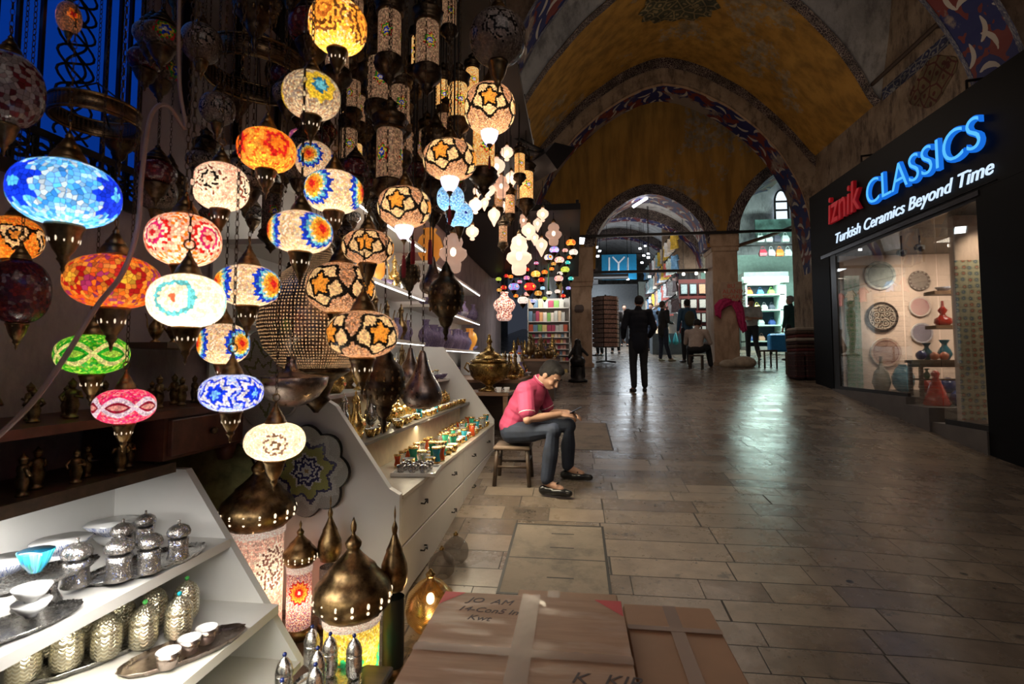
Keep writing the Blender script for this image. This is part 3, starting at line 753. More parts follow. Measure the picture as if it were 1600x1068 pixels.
# ------------------------------------------------------------------ other lanterns
def proj(p):
    c = Vector(p)-Vector((0, 0, 1.5)); f = Vector((-sin(TH)*cos(PIT), cos(TH)*cos(PIT), sin(PIT))); r = Vector((cos(TH), sin(TH), 0))
    u = Vector((sin(TH)*sin(PIT), -cos(TH)*sin(PIT), cos(PIT))); z = c.dot(f)
    return (800+FPX*c.dot(r)/z, CYP-FPX*c.dot(u)/z, z) if z > .1 else (-999, -999, z)
def m_pierced(name, base, holecol, e, scale=40, metalc=None):
    b = NB(name); uv = b.co('UV')
    d = b.vor(uv, scale, 'F1', '2D', .15).outputs[0]
    hole = b.lt(d, .27)
    nz = b.noise(b.co(), 30, 4)
    orn = b.lt(b.m('ABSOLUTE', b.m('SUBTRACT', b.vor(uv, 3.2, 'DISTANCE_TO_EDGE', '2D', .5).outputs[0], .12)), .022)
    met = b.bsdf(color=b.mix(orn, b.ramp(nz, [(.3, tuple(c*.6 for c in base)), (.7, base)]), (base[0]*.35, base[1]*.3, base[2]*.3, 1)), metal=1.0, rough=.3)
    hl = b.bsdf(color=(*[c*.6 for c in holecol], 1), rough=.4, ecol=(*holecol, 1), estr=e)
    tr = b.n('ShaderNodeBsdfTranslucent', {0: (*holecol, 1)})
    h2 = b.n('ShaderNodeMixShader', {0: .5, 1: hl.outputs[0], 2: tr.outputs[0]})
    return b.out(b.n('ShaderNodeMixShader', {0: hole, 1: met.outputs[0], 2: h2.outputs[0]}))
def m_litglass(name, col, e):
    b = NB(name)
    lw = b.n('ShaderNodeLayerWeight', {0: .35}).outputs[1]
    em = b.bsdf(color=(*[c*.8 for c in col], 1), rough=.12, ecol=(*col, 1), estr=e)
    tr = b.n('ShaderNodeBsdfTransparent', {0: (.95, .9, .85, 1)})
    return b.out(b.n('ShaderNodeMixShader', {0: .45, 1: em.outputs[0], 2: tr.outputs[0]}))
def m_tube(name, e, cols=(BEI, (.6,.35,.2), (.35,.2,.12), (.8,.55,.3)), t=.5):
    STY[name] = dict(N=3, R=.55, M=6, k=.2, rings=((0, WHT), (.25, BLU), (.45, YEL), (.7, GRN), (.85, RED)), bg=cols, scale=9)
    kw = dict(STY[name]); return mosaic(name, emit=e, trans=t, **kw)
M_TUBE = m_tube('mosaic_tube_amber', .4); M_TUBEO = m_tube('mosaic_tube_off', 0.02, ((.3,.2,.14), (.2,.13,.1), (.1,.07,.05)))
M_TUBEG = m_tube('mosaic_tube_gold', 1.2, ((1,.6,.18), (1,.75,.35), (.9,.4,.1)))
M_PIERCE = m_pierced('pierced_silver', (.62, .48, .36), (1, .66, .38), .35, 17)
M_PGOLD = m_pierced('pierced_gold', (.75, .52, .25), (1, .72, .3), .8, 26)
PBRONZE = m_pierced('pierced_bronze', (.2, .13, .07), (.2, .1, .05), .05, 9)
M_LIT = m_litglass('lit_crackle_glass', (1, .72, .55), 1.05); M_LITD = m_litglass('dim_ribbed_glass', (.9, .62, .48), .38)
M_BULB = glow('bulb_glow', (1, .86, .68), 9); M_BULBW = glow('bulb_warm_glow', (1, .8, .6), 5)
def urn_prof(r, h):   # dark bronze pendant, z from 0 (bottom) to h
    k = [(.02, 0), (.12, .03), (.07, .06), (.16, .11), (.12, .16), (.3, .2), (.42, .27), (.4, .29), (.62, .34), (.9, .42), (1, .5), (.97, .53), (1.02, .55), (.97, .58), (.95, .66), (.82, .72), (.5, .78), (.42, .82), (.44, .84), (.3, .88), (.22, .93), (.1, .97), (.04, 1)]
    return [(a*r, b_*h) for a, b_ in k]
def proto_tube(m, name='tube_lantern'):       # unit: glass radius 1 wide is .05, glass height .2, centre at 0
    root = empty(name, cat='lantern')
    i = MB(); i.lathe([(.048, -.1), (.05, -.09), (.05, .09), (.048, .1)], 20, cap=False)
    i.uv = [[(u, (v-.1)/.05*.9) for u, v in f] for f in i.uv]; i.build('glass_tube', m, root)
    mb = MB(); mb.lathe([(.056, 0), (.064, .012), (.056, .02), (.062, .034), (.07, .05), (.06, .064), (.034, .08), (.026, .1), (.034, .108), (.014, .125), (.004, .14)], 16, mod=lambda t, j: 1+.05*cos(8*t)*(j > .2)); mb.build('top_cap', BRASSD, root, (0, 0, .098))
    mb = MB(); mb.lathe(flip([(.056, 0), (.064, -.012), (.058, -.022), (.066, -.04), (.05, -.06), (.03, -.075), (.022, -.09), (.028, -.098), (.01, -.115), (.002, -.13)]), 16, mod=lambda t, j: 1+.05*cos(8*t)*(j < .8)); mb.build('bottom_cup', BRASSD, root, (0, 0, -.098))
    return root, .235, .23
def proto_urn(m):
    root = empty('bronze_lantern', cat='lantern')
    mb = MB(); mb.lathe(urn_prof(.075, .34), 24, mod=lambda t, j: 1+.025*cos(12*t)); mb.build('pierced_body', m, root, (0, 0, -.17))
    mb = MB()
    for j, zz in enumerate((.135, .165, .2, .225)):
        for i in range(16): mb.ball((.0735*(1 if j in (1, 2) else .93), 0, 0), (.004, .006, .006 if j % 2 else .01), 6, 4, 0, T(0, 0, zz-.17, rz=2*pi*i/16))
    mb.build('relief_pattern', BRASS, root)
    return root, .175, .17
def proto_cone(m):
    root = empty('pendant_lantern', cat='lantern')
    mb = MB(); add_globe(mb, .07, .05, 2.2, 24); mb.build('glass_globe', m, root)
    mb = MB(); mb.lathe(cap_prof(.045, .07), 16); mb.build('top_cap', BRASSD, root, (0, 0, .046))
    mb = MB(); mb.lathe(flip(cup_prof(.045, .09)), 16); mb.build('bottom_cup', BRASSD, root, (0, 0, -.046))
    return root, .12, .14
def drop_chain(root, p, top, s=1.0):
    L = rackz(p.y)-p.z-top
    o = chain_mesh(L/s+.01, far=p.y > 2.4).build('chain', BRASSD if p.y < 2.4 else IRON, root, (0, 0, top/s-.006))
PR = {}
for key, fn, m in (('tube', proto_tube, M_TUBE), ('tubeoff', proto_tube, M_TUBEO), ('tubegold', proto_tube, M_TUBEG), ('urn', proto_urn, BRASSD), ('coneoff', proto_cone, mosmat('flowerdim', 'off')),
                   ('conered', proto_cone, mosmat('maroon', 'off')), ('conebead', proto_cone, M_TUBEO)): PR[key] = fn(m)
PUSED = {}
def hang_proto(key, p, s, label, group=None, rz=0):
    root, up, dn = PR[key]
    if PUSED.get(key): c = copy_tree(root)
    else: c = root; PUSED[key] = 1
    for ch in list(c.children):
        if ch.name.startswith('chain'): bpy.data.objects.remove(ch)
    c.location = p; c.rotation_euler = (0, 0, rz); c.scale = (s, s, s)
    c['label'] = label
    if group: c['group'] = group
    elif 'group' in c: del c['group']
    drop_chain(c, Vector(p), up*s, s)
    return c
TUB = [ # px,py,w,h(glass),key,label
 (592,128,36,'tube','mosaic tube lantern with a flower spot, widest of the row below the amber globe'),
 (625,166,30,'tube','mosaic tube lantern with a blue flower, right of and lower than the widest one'),
 (668,72,36,'tube','mosaic tube lantern with orange and green flower high near the top edge'),
 (560,172,22,'tube','narrow mosaic tube lantern right of the daisy globe'),
 (545,228,26,'tube','mosaic tube lantern above the flame lanterns with red speckles'),
 (611,14,28,'tubeoff','dark mosaic tube lantern cut by the top edge, left of two'),
 (702,22,22,'tube','narrow mosaic tube lantern cut by the top edge, nearest the unlit round lantern'),
 (648,122,20,'tubeoff','dark narrow tube lantern between two lit tube lanterns'),
 (692,152,24,'tubegold','bright gold mesh tube lantern, left of two side by side'),
 (716,160,28,'tubegold','bright gold mesh tube lantern, right of two side by side'),
 (738,128,20,'tubegold','small bright gold tube lantern behind the right flower globe'),
 (756,232,34,'tubegold','gold mesh lantern half hidden under the nearest flower globe'),
]
for px, py, w, key, lab in TUB:
    p, WW, D = hang_fit(px, py, w, .1, 2.45, 2.35, rf=.74)
    hang_proto(key, p, WW/.1, lab)
for px, py, w, lab in ((697,470,56,'dark bronze urn lantern hanging over the white shelves'), (600,604,66,'dark bronze urn lantern over the gold tea sets'), (598,255,36,'dark bronze urn lantern between the flame and flower lanterns'),
                       (640,430,34,'dark bronze urn lantern behind the tassels'), (440,120,44,'dark bronze urn lantern left of the daisy globe'), (570,60,34,'dark bronze urn lantern right of the amber globe')):
    p, WW, D = hang_fit(px, py, w, .15, 1.2, 1.15, rf=.56)
    hang_proto('urn', p, WW/.15, lab)
# hammered teardrops
def teardrop(px, py, w, WR, label, m=COPPERY):
    p, WW, D = hang_fit(px, py, w, WR, 1.1, .75)
    root = empty('teardrop_lantern', p, 0, label, 'lantern'); a = WW/2
    pr = [(.02, -.95), (.45, -.93), (.78, -.8), (.96, -.55), (1, -.3), (.95, -.02), (.82, .25), (.62, .55), (.45, .85), (.32, 1.2), (.22, 1.55), (.17, 1.8), (.1, 1.9), (.02, 1.93)]
    mb = MB(); mb.lathe([(r*a, z*a) for r, z in pr], 28, mod=lambda t, j: 1+.012*sin(7*t+j*9)); mb.build('hammered_body', m, root)
    drop_chain(root, p, 1.93*a)
teardrop(660, 608, 64, .13, 'tarnished silver teardrop lantern hanging in front, over the gold tea sets')
teardrop(641, 580, 40, .12, 'tarnished silver teardrop lantern just behind the front one')
teardrop(676, 440, 42, .14, 'dark silver teardrop lantern behind the bronze urn')
# big pierced silver globe with glass bowl below
p, WW, D = hang_fit(497, 500, 188, .44, .95, .6, None, .52)
root = empty('pierced_globe_lantern', p, 0, 'large pierced silver globe lantern behind the flower lanterns, dotted with light', 'lantern'); a = WW/2
mb = MB(); i0 = 0; pr = [(.3*a, -.98*a), (.62*a, -.8*a), (.88*a, -.5*a), (.99*a, -.1*a), (.97*a, .22*a), (.84*a, .55*a), (.62*a, .8*a), (.4*a, .98*a), (.26*a, 1.15*a), (.2*a, 1.35*a)]
mb.lathe(pr, 48, cap=False); mb.uv = [[(u, v/a) for u, v in f] for f in mb.uv]; mb.build('pierced_body', M_PIERCE, root)
mb = MB(); mb.lathe(cap_prof(.24*a, .4*a), 20); mb.build('top_cap', BRASSD, root, (0, 0, 1.33*a))
mb = MB(); mb.lathe(flip([(.55*a, 0), (.58*a, -.05*a), (.5*a, -.1*a), (.3*a, -.24*a), (.2*a, -.5*a), (.24*a, -.56*a), (.1*a, -.7*a), (.01, -.78*a)]), 20); mb.build('bottom_cup', BRASSD, root, (0, 0, -.85*a))
light('pierced_globe_bulb', 'POINT', (0, 0, 0), 2.2, (1, .75, .5), .03).parent = root
drop_chain(root, p, 1.7*a)
p, WW, D = hang_fit(455, 592, 120, .25, .6, .7, (1.12, 1.16, 1.2, 1.08, 1.04), .52)
root = empty('silver_bowl_lantern', p, 0, 'wide silver bowl lantern hanging below the pierced globe', 'lantern'); a = WW/2
mb = MB(); mb.lathe([(.02, -.78*a), (.4*a, -.72*a), (.75*a, -.5*a), (.95*a, -.2*a), (1*a, .05*a), (.96*a, .08*a), (.4*a, .14*a), (.2*a, .26*a), (.12*a, .5*a), (.02, .62*a)], 36, mod=lambda t, j: 1+.01*sin(9*t+j*7)); mb.build('hammered_body', COPPERY, root)
drop_chain(root, p, .62*a)
# lit crackle glass pendants
def glass_proto(kind, m, bm):
    root = empty('glass_pendant', cat='lantern')
    if kind == 'ball': pr = [(.02, -.085), (.03, -.07), (.018, -.055), (.04, -.04), (.068, -.01), (.075, .02), (.066, .05), (.04, .07), (.022, .08), (.018, .1)]
    elif kind == 'drop': pr = [(.003, -.13), (.014, -.11), (.03, -.07), (.055, -.03), (.07, .01), (.066, .045), (.04, .07), (.02, .085), (.018, .1)]
    else: pr = [(.028, -.12), (.045, -.11), (.05, -.07), (.046, -.05), (.062, -.04), (.085, -.01), (.08, .02), (.05, .04), (.06, .07), (.05, .1), (.02, .12), (.018, .13)]
    mb = MB(); mb.lathe(pr, 24, mod=lambda t, j: 1+.05*cos(12*t), cap=False); mb.build('glass_shade', m, root)
    mb = MB(); mb.lathe([(.02, 0), (.024, .01), (.02, .025), (.008, .04), (.003, .05)], 12); mb.build('top_cap', BRASS, root, (0, 0, .095 if kind != 'tier' else .125))
    mb = MB(); mb.ball((0, 0, .01), (.02, .02, .028), 10, 8); mb.build('bulb', bm, root)
    return root, .145, .13
for k in ('ball', 'drop', 'tier'): PR['g'+k] = glass_proto(k, M_LIT, M_BULB)
PR['gdim'] = glass_proto('tier', M_LITD, M_BULBW)
GL = [(792,240,20,'gball'),(776,262,26,'gball'),(799,280,20,'gdrop'),(762,299,23,'gball'),(746,300,15,'gdrop'),(772,337,20,'gdrop'),(743,322,21,'gball'),(783,292,22,'gdim'),(848,336,18,'gball'),(840,350,15,'gdrop'),
      (826,362,22,'gball'),(811,380,23,'gball'),(846,384,20,'gdrop'),(865,366,22,'gdim'),(738,364,20,'gball'),(754,286,15,'gball'),(811,402,34,'gtier'),(835,372,14,'gdrop'),(757,318,14,'gdrop'),(787,322,12,'gdrop'),(708,396,38,'gdim'),(818,345,14,'gdim')]
for i, (px, py, w, key) in enumerate(GL):
    p, WW, D = hang_fit(px, py, w, .125, 1.2, .9, None, .6)
    big = 'small ' if w < 17 else 'large ' if w > 23 else ''
    shape = {'gball': 'round', 'gdrop': 'teardrop', 'gdim': 'ribbed vase shaped', 'gtier': 'tiered'}[key]
    hang_proto(key, p, WW/.15, f'{big}lit {shape} crackle glass pendant in the bright cluster over the tea sets' if key in ('gball', 'gdrop') else {783:'dim ribbed glass pendant in the middle of the bright cluster', 865:'ribbed glass pendant at the right edge of the bright cluster', 811:'large tiered clear glass pendant under the bright cluster', 708:'wide ribbed white glass pendant above the shelves beside red tassels', 818:'small ribbed glass pendant between the lit tubes'}[px], 'lit crackle glass pendants')
for q in ((780, 280), (830, 360), (745, 330)):
    pp = P(*q, Y=4.6); light('pendant_cluster_light', 'POINT', pp+Vector((0, -.1, 0)), 9, (1, .76, .55), .12, gloss=False)
AM = [(812,257,16,'tubegold','upper gold mosaic tube lantern right of the glass pendants'),(822,291,22,'tubegold','lower gold mosaic tube lantern right of the glass pendants'),(779,312,13,'tube','little amber tube lantern among the glass pendants'),(797,320,15,'tube','little amber and green tube lantern among the glass pendants'),(750,268,16,'tubegold','gold tube lantern at the left of the glass pendants'),(786,366,13,'tube','square looking red and amber tube lantern under the glass pendants'),(814,300,13,'tube','small tube lantern left of the lower gold one')]
for px, py, w, key, lab in AM:
    p, WW, D = hang_fit(px, py, w, .09, 2.45, 2.35, rf=.74); hang_proto(key, p, WW/.1, lab)
# far cluster of small coloured lanterns
def small_proto(style):
    root = empty('small_mosaic_lantern', cat='lantern')
    mb = MB(); add_globe(mb, .08, .055, 2.2, 20); mb.build('glass_globe', mosmat(style, 'far'), root)
    mb = MB(); mb.lathe(cap_prof(.045, .06), 12); mb.build('top_cap', BRASSD, root, (0, 0, .05))
    mb = MB(); mb.lathe(flip(cup_prof(.05, .08)), 12); mb.build('bottom_cup', BRASSD, root, (0, 0, -.05))
    return root, .115, .135
SM = [(892,379,15,'redorange','orange'),(877,376,8,'teal','teal'),(866,390,15,'purple','purple'),(883,391,9,'pinkred','pink ringed'),(896,394,14,'whitestar','white'),(857,402,14,'flame','yellow and white'),(874,406,15,'pinkred','peach'),(887,410,9,'teal','pale green'),(883,421,14,'olive','olive green'),
 (838,411,8,'magenta','magenta'),(823,421,9,'redglow','red'),(851,425,10,'redorange','orange'),(837,428,15,'amber','cream and amber'),(846,437,11,'redglow','bright red'),(823,434,10,'pinksmall','pink'),(828,448,19,'redglow','large red'),(803,448,17,'purple','lavender'),(873,435,14,'pinkred','peach'),
 (791,431,8,'redglow','red'),(798,432,8,'redorange','orange'),(787,449,10,'redglow','red'),(780,453,8,'amber','amber'),(824,459,10,'pinkred','pink'),(841,458,12,'amber','cream'),(817,469,17,'starpink','peach'),(865,412,8,'amber','yellow'),(875,427,9,'whitestar','white'),(892,435,9,'teal','green'),(858,457,9,'whitestar','white'),(871,455,9,'starpink','pale'),
 (779,436,9,'olive','yellow green'),(812,440,8,'magenta','magenta'),(848,450,8,'lightblue','pale blue'),(833,470,9,'bluewhite','blue'),(806,462,8,'redorange','orange'),(888,450,8,'purple','purple'),(862,420,8,'redorange','orange'),(890,402,8,'redorange','orange'),(851,466,8,'olive','green'),(880,462,8,'redglow','red')]
SEEN = {}
for px, py, w, st, cn in SM:
    k = 'sm_'+st
    if k not in PR: PR[k] = small_proto(st)
    p, WW, D = hang_fit(px, py, w, .14, .8, .9, None, .52)
    hang_proto(k, p, WW/.16, f'small lit {cn} mosaic lantern in the far cluster beside the left pillar', 'small coloured lanterns of the far cluster')
for q, c in (((850, 420), (1, .6, .4)), ((880, 400), (1, .7, .5)), ((810, 450), (1, .5, .4))):
    light('far_cluster_light', 'POINT', P(*q, Y=7.2), 6, c, .1, gloss=False)
# brass ring chandeliers in the dark top
for px, py, w, WR, lab in ((402, 112, 170, .4, 'wide unlit brass ring chandelier with a pierced band left of the amber globe'), (150, 180, 150, .25, 'unlit pierced brass ring chandelier above the blue and pink lanterns')):
    p, WW, D = hang_fit(px, py, w, WR, .5, .3, rf=.51); a = WW/2
    root = empty('ring_chandelier', p, 0, lab, 'chandelier')
    mb = MB(); mb.lathe([(a*.97, -a*.18), (a, -a*.16), (a, a*.16), (a*.97, a*.18), (a*.93, a*.17), (a*.93, -a*.17)], 40, cap=False); mb.uv = [[(u, v/a*2) for u, v in f] for f in mb.uv]; mb.build('pierced_band', PBRONZE, root)
    mb = MB(); mb.torus((0, 0, a*.2), a*.98, .006, 40, 6); mb.torus((0, 0, -a*.2), a*.98, .006, 40, 6); mb.build('rim', BRASS, root)
    mb = MB()
    for k in range(3): mb.tube([(a*.95*cos(k*2.1), a*.95*sin(k*2.1), a*.18), (0, 0, a*.9)], .003, 5)
    mb.build('hanger', IRON, root); drop_chain(root, p, a*.9)
# the crowd of unlit lanterns in the dark upper part of the stall
rs = random.Random(5); cnt = 0
for q_ in ((645, 393, 2.35), (672, 393, 2.38), (714, 395, 2.6)):
    p = P(q_[0], q_[1], Y=q_[2]); HANG.append((p.x, p.y, .02, p.z-.08, p.z+.08))
KL = {'tubeoff': 'dark unlit tube lantern', 'urn': 'dark bronze urn lantern', 'coneoff': 'unlit pale mosaic globe lantern', 'conered': 'unlit dark red mosaic globe lantern', 'conebead': 'unlit speckled mosaic globe lantern', 'tube': 'dimly lit amber tube lantern', 'tubegold': 'bright gold tube lantern'}
for tr in range(9000):
    if cnt > 260: break
    y = rs.uniform(1.5, 6.2); x = rs.uniform(-1.86, -.62); z = rs.uniform(2.15, 3.45)
    if y > 5.2: continue
    q = proj((x, y, z))
    if q[0] < -20 or q[1] < -30 or q[1] > 420 and q[0] > 400: continue
    if q[0] > 725 and q[1] > 175 or q[0] > 790: continue
    if q[0] < 170 and q[1] < 250 or z > 3.4 : continue
    if q[1] > 330 and (q[0] > 560 or q[0] < 200): continue
    warm = 520 < q[0] < 740 and q[1] < 260
    key = rs.choice(['tube', 'tube', 'tubegold', 'tubeoff', 'urn', 'urn', 'tube'] if warm else ['tubeoff', 'urn', 'urn', 'coneoff', 'conered', 'conebead', 'coneoff'])
    s = rs.uniform(.85, 1.25); up, dn = PR[key][1]*s, PR[key][2]*s
    if z+up > 3.5: continue
    r_ = (.085 if key[0] != 't' else .08)*s
    if not hang_ok(x, y, r_, z-dn, z+up): continue
    HANG.append((x, y, r_, z-dn, z+up)); cnt += 1
    depth = 'near the front' if y < 2.4 else 'in the middle rows' if y < 3.8 else 'in the back rows'
    hang_proto(key, (x, y, z), s, f'{KL[key]} {depth} of the dark upper stall', f'{KL[key]}s {depth} of the upper stall', rs.uniform(0, 6))
# loose cables and tassels
def tassel(px, py, Y, label, c=REDT, L=.12):
    p = P(px, py, Y=Y); root = empty('tassel', p, 0, label, 'tassel')
    mb = MB(); mb.lathe([(.011, -L/2), (.012, -L*.2), (.009, L*.38), (.006, L*.42), (.009, L*.46), (.002, L*.5)], 12); mb.build('fringe', c, root)
    mb = MB(); mb.tube([(0, 0, L*.48), (0, 0, rackz(p.y)-p.z+.005)], .003, 5); mb.build('cord', CABLE, root)
tassel(645, 393, 2.35, 'dark red tassel, left of three hanging before the white shelves'); tassel(672, 393, 2.38, 'dark red tassel, middle of three hanging before the white shelves'); tassel(714, 395, 2.6, 'dark red tassel, right of three hanging before the white shelves')
tassel(857, 433, 7.4, 'dark green tassel beside the far coloured lanterns', mat('green_tassel', (.01, .06, .02), .8), .4)
o = cable([P(-30, 705, Y=1.0), P(40, 640, Y=1.02), P(90, 575, Y=1.05), P(150, 480, Y=1.12), P(192, 425, Y=1.15), P(215, 355, Y=1.2), P(222, 270, Y=1.22), P(236, 180, Y=1.3), P(262, 165, Y=1.4), P(290, 200, Y=1.5), P(280, 120, Y=1.5), P(282, -60, Y=1.5), Vector((P(282, -60, Y=1.5).x, 1.5, RACK+.02))], r=.006, m=mat('grey_cable', (.35, .24, .22), .5))
tag(o, 'thick grey cable bending down between the blue and the pink lanterns', 'cable')

# ------------------------------------------------------------------ goods of the stall
ORDS = ['first', 'second', 'third', 'fourth', 'fifth', 'sixth', 'seventh', 'eighth', 'ninth', 'tenth', 'eleventh', 'twelfth', 'thirteenth', 'fourteenth', 'fifteenth', 'sixteenth', 'seventeenth', 'eighteenth', 'nineteenth', 'twentieth']
def ordn(i):
    tens = ['', '', 'twenty', 'thirty', 'forty', 'fifty', 'sixty', 'seventy', 'eighty', 'ninety']
    return ORDS[i] if i < 20 else (tens[(i+1)//10]+('-'+ORDS[(i+1) % 10-1] if (i+1) % 10 else 'th') if (i+1) % 10 else tens[(i+1)//10][:-1]+'ieth')
GLASS = None
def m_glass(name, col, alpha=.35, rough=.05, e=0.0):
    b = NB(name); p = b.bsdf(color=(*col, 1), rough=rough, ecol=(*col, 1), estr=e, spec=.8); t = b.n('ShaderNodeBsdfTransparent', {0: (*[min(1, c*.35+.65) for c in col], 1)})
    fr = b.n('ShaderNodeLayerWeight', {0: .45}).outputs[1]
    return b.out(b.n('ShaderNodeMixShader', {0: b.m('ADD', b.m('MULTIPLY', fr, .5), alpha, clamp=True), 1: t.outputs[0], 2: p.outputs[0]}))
GLASS = m_glass('clear_glass', (.8, .82, .8), .12)
def m_glitter(name, c1, c2, sc=90):
    b = NB(name); co = b.co(); v = b.vor(co, sc, 'F1'); r = b.sep(v.outputs['Color'])
    col = b.ramp(r[0], [(0, c1), (.8, c2), (.9, (1, .95, .9)), (.96, (.4, .5, 1))], 'CONSTANT')
    return b.out(b.bsdf(color=col, metal=.85, rough=.18, normal=b.bump(v.outputs[0], .8, .0012)))
GLIT = m_glitter('glitter_silver', (.3, .28, .26), (.62, .58, .55), 260)
def m_chev(name, c1, c2):
    b = NB(name); uv = b.co('UV'); x, y, z = b.sep(uv)
    s = b.m('SINE', b.m('MULTIPLY', b.m('ADD', y, b.m('MULTIPLY', b.m('ABSOLUTE', b.m('SINE', b.m('MULTIPLY', x, 7))), .007)), 520))
    f = b.gt(s, .1); return b.out(b.bsdf(color=b.mix(f, c1, c2), metal=.9, rough=.24, normal=b.bump(s, .4, .002)))
CHEV = m_chev('chased_silver', (.55, .5, .36), (.9, .86, .7))
def lathe_thing(name, cat, parts):
    """parts: (name, profile, material[, modulation, z, n])"""
    root = empty(name, cat=cat)
    for pt in parts:
        nm, pr, m = pt[:3]; mod = pt[3] if len(pt) > 3 else None; n = pt[4] if len(pt) > 4 else 20
        mb = MB(); mb.lathe(pr, n, mod=mod); mb.build(nm, m, root)
    return root
def handle(root, r, z0, z1, m, sx=1, name='handle', t=.0035):
    mb = MB(); mb.tube([(r*.96, 0, z0), (r*1.35*sx, 0, z0+(z1-z0)*.1), (r*1.6*sx, 0, (z0+z1)/2), (r*1.35*sx, 0, z1-(z1-z0)*.08), (r*.93, 0, z1)], t, 6); return mb.build(name, m, root)
def gp_jar(m, stone, nm='sugar_bowl', h=.15, r=.045):
    root = lathe_thing(nm, 'bowl', [('body', [(r*.7, 0), (r*.8, .004), (r*.95, h*.1), (r, h*.3), (r*.96, h*.52), (r*.9, h*.56)], m), ('lid', [(r*.98, h*.56), (r*1.02, h*.58), (r*.95, h*.66), (r*.72, h*.8), (r*.4, h*.89), (r*.12, h*.93), (.003, h*.96)], m)])
    mb = MB(); mb.ball((0, 0, h*.99), .008, 8, 6); mb.build('knob', stone, root); return root
def gp_cup(body, inner, nm='coffee_cup', r=.034, h=.05, hd=True):
    root = lathe_thing(nm, 'cup', [('bowl', [(r*.6, 0), (r*.72, .003), (r*.9, h*.5), (r, h), (r*.9, h*.97), (r*.75, h*.4), (r*.1, h*.2)], body)])
    if inner is not body: mb = MB(); mb.lathe([(r*.97, h*1.01), (r*.88, h*.97), (r*.7, h*.4), (.002, h*.25)], 20, cap=False); mb.build('lining', inner, root)
    if hd: handle(root, r*.9, h*.25, h*.8, body)
    return root
def gp_plate(m, r=.07, nm='plate', cat='plate', h=.012):
    return lathe_thing(nm, cat, [('dish', [(.001, 0), (r*.55, 0), (r*.62, h*.3), (r, h), (r*.98, h*1.25), (r*.6, h*.7), (.001, h*.6)], m, lambda t, j: 1+.03*cos(12*t)*(j > .3), 28)])
def gp_glass(m, rim, r=.026, h=.085):
    return lathe_thing('tea_glass', 'glass', [('glass', [(r*.7, .003), (r*.85, h*.15), (r*.62, h*.5), (r*.95, h*.97), (r*.9, h*.97), (r*.55, h*.5), (r*.7, h*.15)], m), ('rim', [(r*.97, h*.9), (r*1.0, h), (r*.93, h)], rim), ('foot', [(r*.8, 0), (r*.86, .004), (r*.72, .01)], rim)])
def gp_teapot(m, nm='teapot', s=1.0, kn=None):
    root = lathe_thing(nm, 'teapot', [('body', [(.03*s, 0), (.034*s, .006*s), (.05*s, .025*s), (.06*s, .055*s), (.052*s, .085*s), (.034*s, .1*s)], m, lambda t, j: 1+.04*cos(10*t)), ('lid', [(.036*s, .1*s), (.03*s, .115*s), (.012*s, .13*s), (.006*s, .137*s), (.01*s, .146*s), (.002, .156*s)], m)])
    mb = MB(); mb.tube([(-.05*s, 0, .04*s), (-.075*s, 0, .06*s), (-.088*s, 0, .09*s), (-.1*s, 0, .108*s)], [.012*s, .009*s, .006*s, .005*s], 8); mb.build('spout', m, root)
    handle(root, .052*s, .03*s, .09*s, m, t=.004*s); return root
def gp_ewer(m, nm='ewer', s=1.0):
    root = lathe_thing(nm, 'ewer', [('body', [(.03*s, 0), (.032*s, .006*s), (.014*s, .02*s), (.03*s, .045*s), (.045*s, .08*s), (.04*s, .115*s), (.018*s, .15*s), (.014*s, .19*s), (.02*s, .21*s)], m), ('lid', [(.021*s, .21*s), (.014*s, .225*s), (.005*s, .24*s), (.007*s, .25*s), (.001, .262*s)], m)])
    mb = MB(); mb.tube([(-.038*s, 0, .075*s), (-.065*s, 0, .11*s), (-.07*s, 0, .16*s), (-.085*s, 0, .2*s)], [.008*s, .006*s, .004*s, .004*s], 7); mb.build('spout', m, root)
    handle(root, .03*s, .09*s, .2*s, m, 1.2, t=.0035*s); return root
def gp_bowl(m, inner, r=.09, h=.05, nm='bowl', wav=.05):
    return lathe_thing(nm, 'bowl', [('body', [(r*.35, 0), (r*.38, .005), (r*.7, h*.4), (r, h), (r*.97, h*1.01)], m, lambda t, j: 1+wav*cos(6*t)*j, 28), ('lining', [(.002, h*.22), (r*.6, h*.42), (r*.96, h*1.015)], inner, lambda t, j: 1+wav*cos(6*t)*j, 28)])
def gp_figurine(m):
    root = empty('figurine', cat='figurine'); mb = MB()
    mb.lathe([(.02, 0), (.021, .008), (.014, .012), (.017, .02), (.022, .045), (.016, .068), (.02, .078), (.017, .092), (.007, .098)], 12, M=T(s=(1, .8, 1)))
    mb.tube([(-.018, 0, .088), (-.03, -.005, .07), (-.018, -.016, .058)], [.007, .006, .005], 6); mb.tube([(.018, 0, .088), (.028, -.004, .068), (.014, -.018, .075)], [.007, .006, .005], 6); mb.build('body', m, root)
    mb = MB(); mb.ball((0, 0, .108), (.011, .011, .013), 10, 8); mb.lathe([(.013, .112), (.012, .118), (.006, .124), (.001, .132)], 10); mb.build('head', m, root); return root
def gp_tray(m, rx=.16, ry=.09, nm='tray'):
    root = empty(nm, cat='tray'); mb = MB()
    mb.lathe([(.001, 0), (.85, 0), (.92, .003), (1.0, .016), (1.02, .019), (.93, .008), (.85, .005), (.001, .005)], 40, mod=lambda t, j: 1+.02*cos(16*t), M=T(s=(rx, ry, 1))); mb.build('dish', m, root); return root
BROWNG = metal_aged('antique_brass_small', (.3, .22, .11), (.08, .055, .03), .4)
TEALC = mat('teal_stone', (.02, .45, .55), .2); GRNC = mat('green_stone', (.08, .5, .1), .2); NAVC = mat('navy_stone', (.01, .02, .12), .15)
BLUEM = m_arab('blue_white_glaze', (.7, .72, .75), (.06, .1, .3), 14)
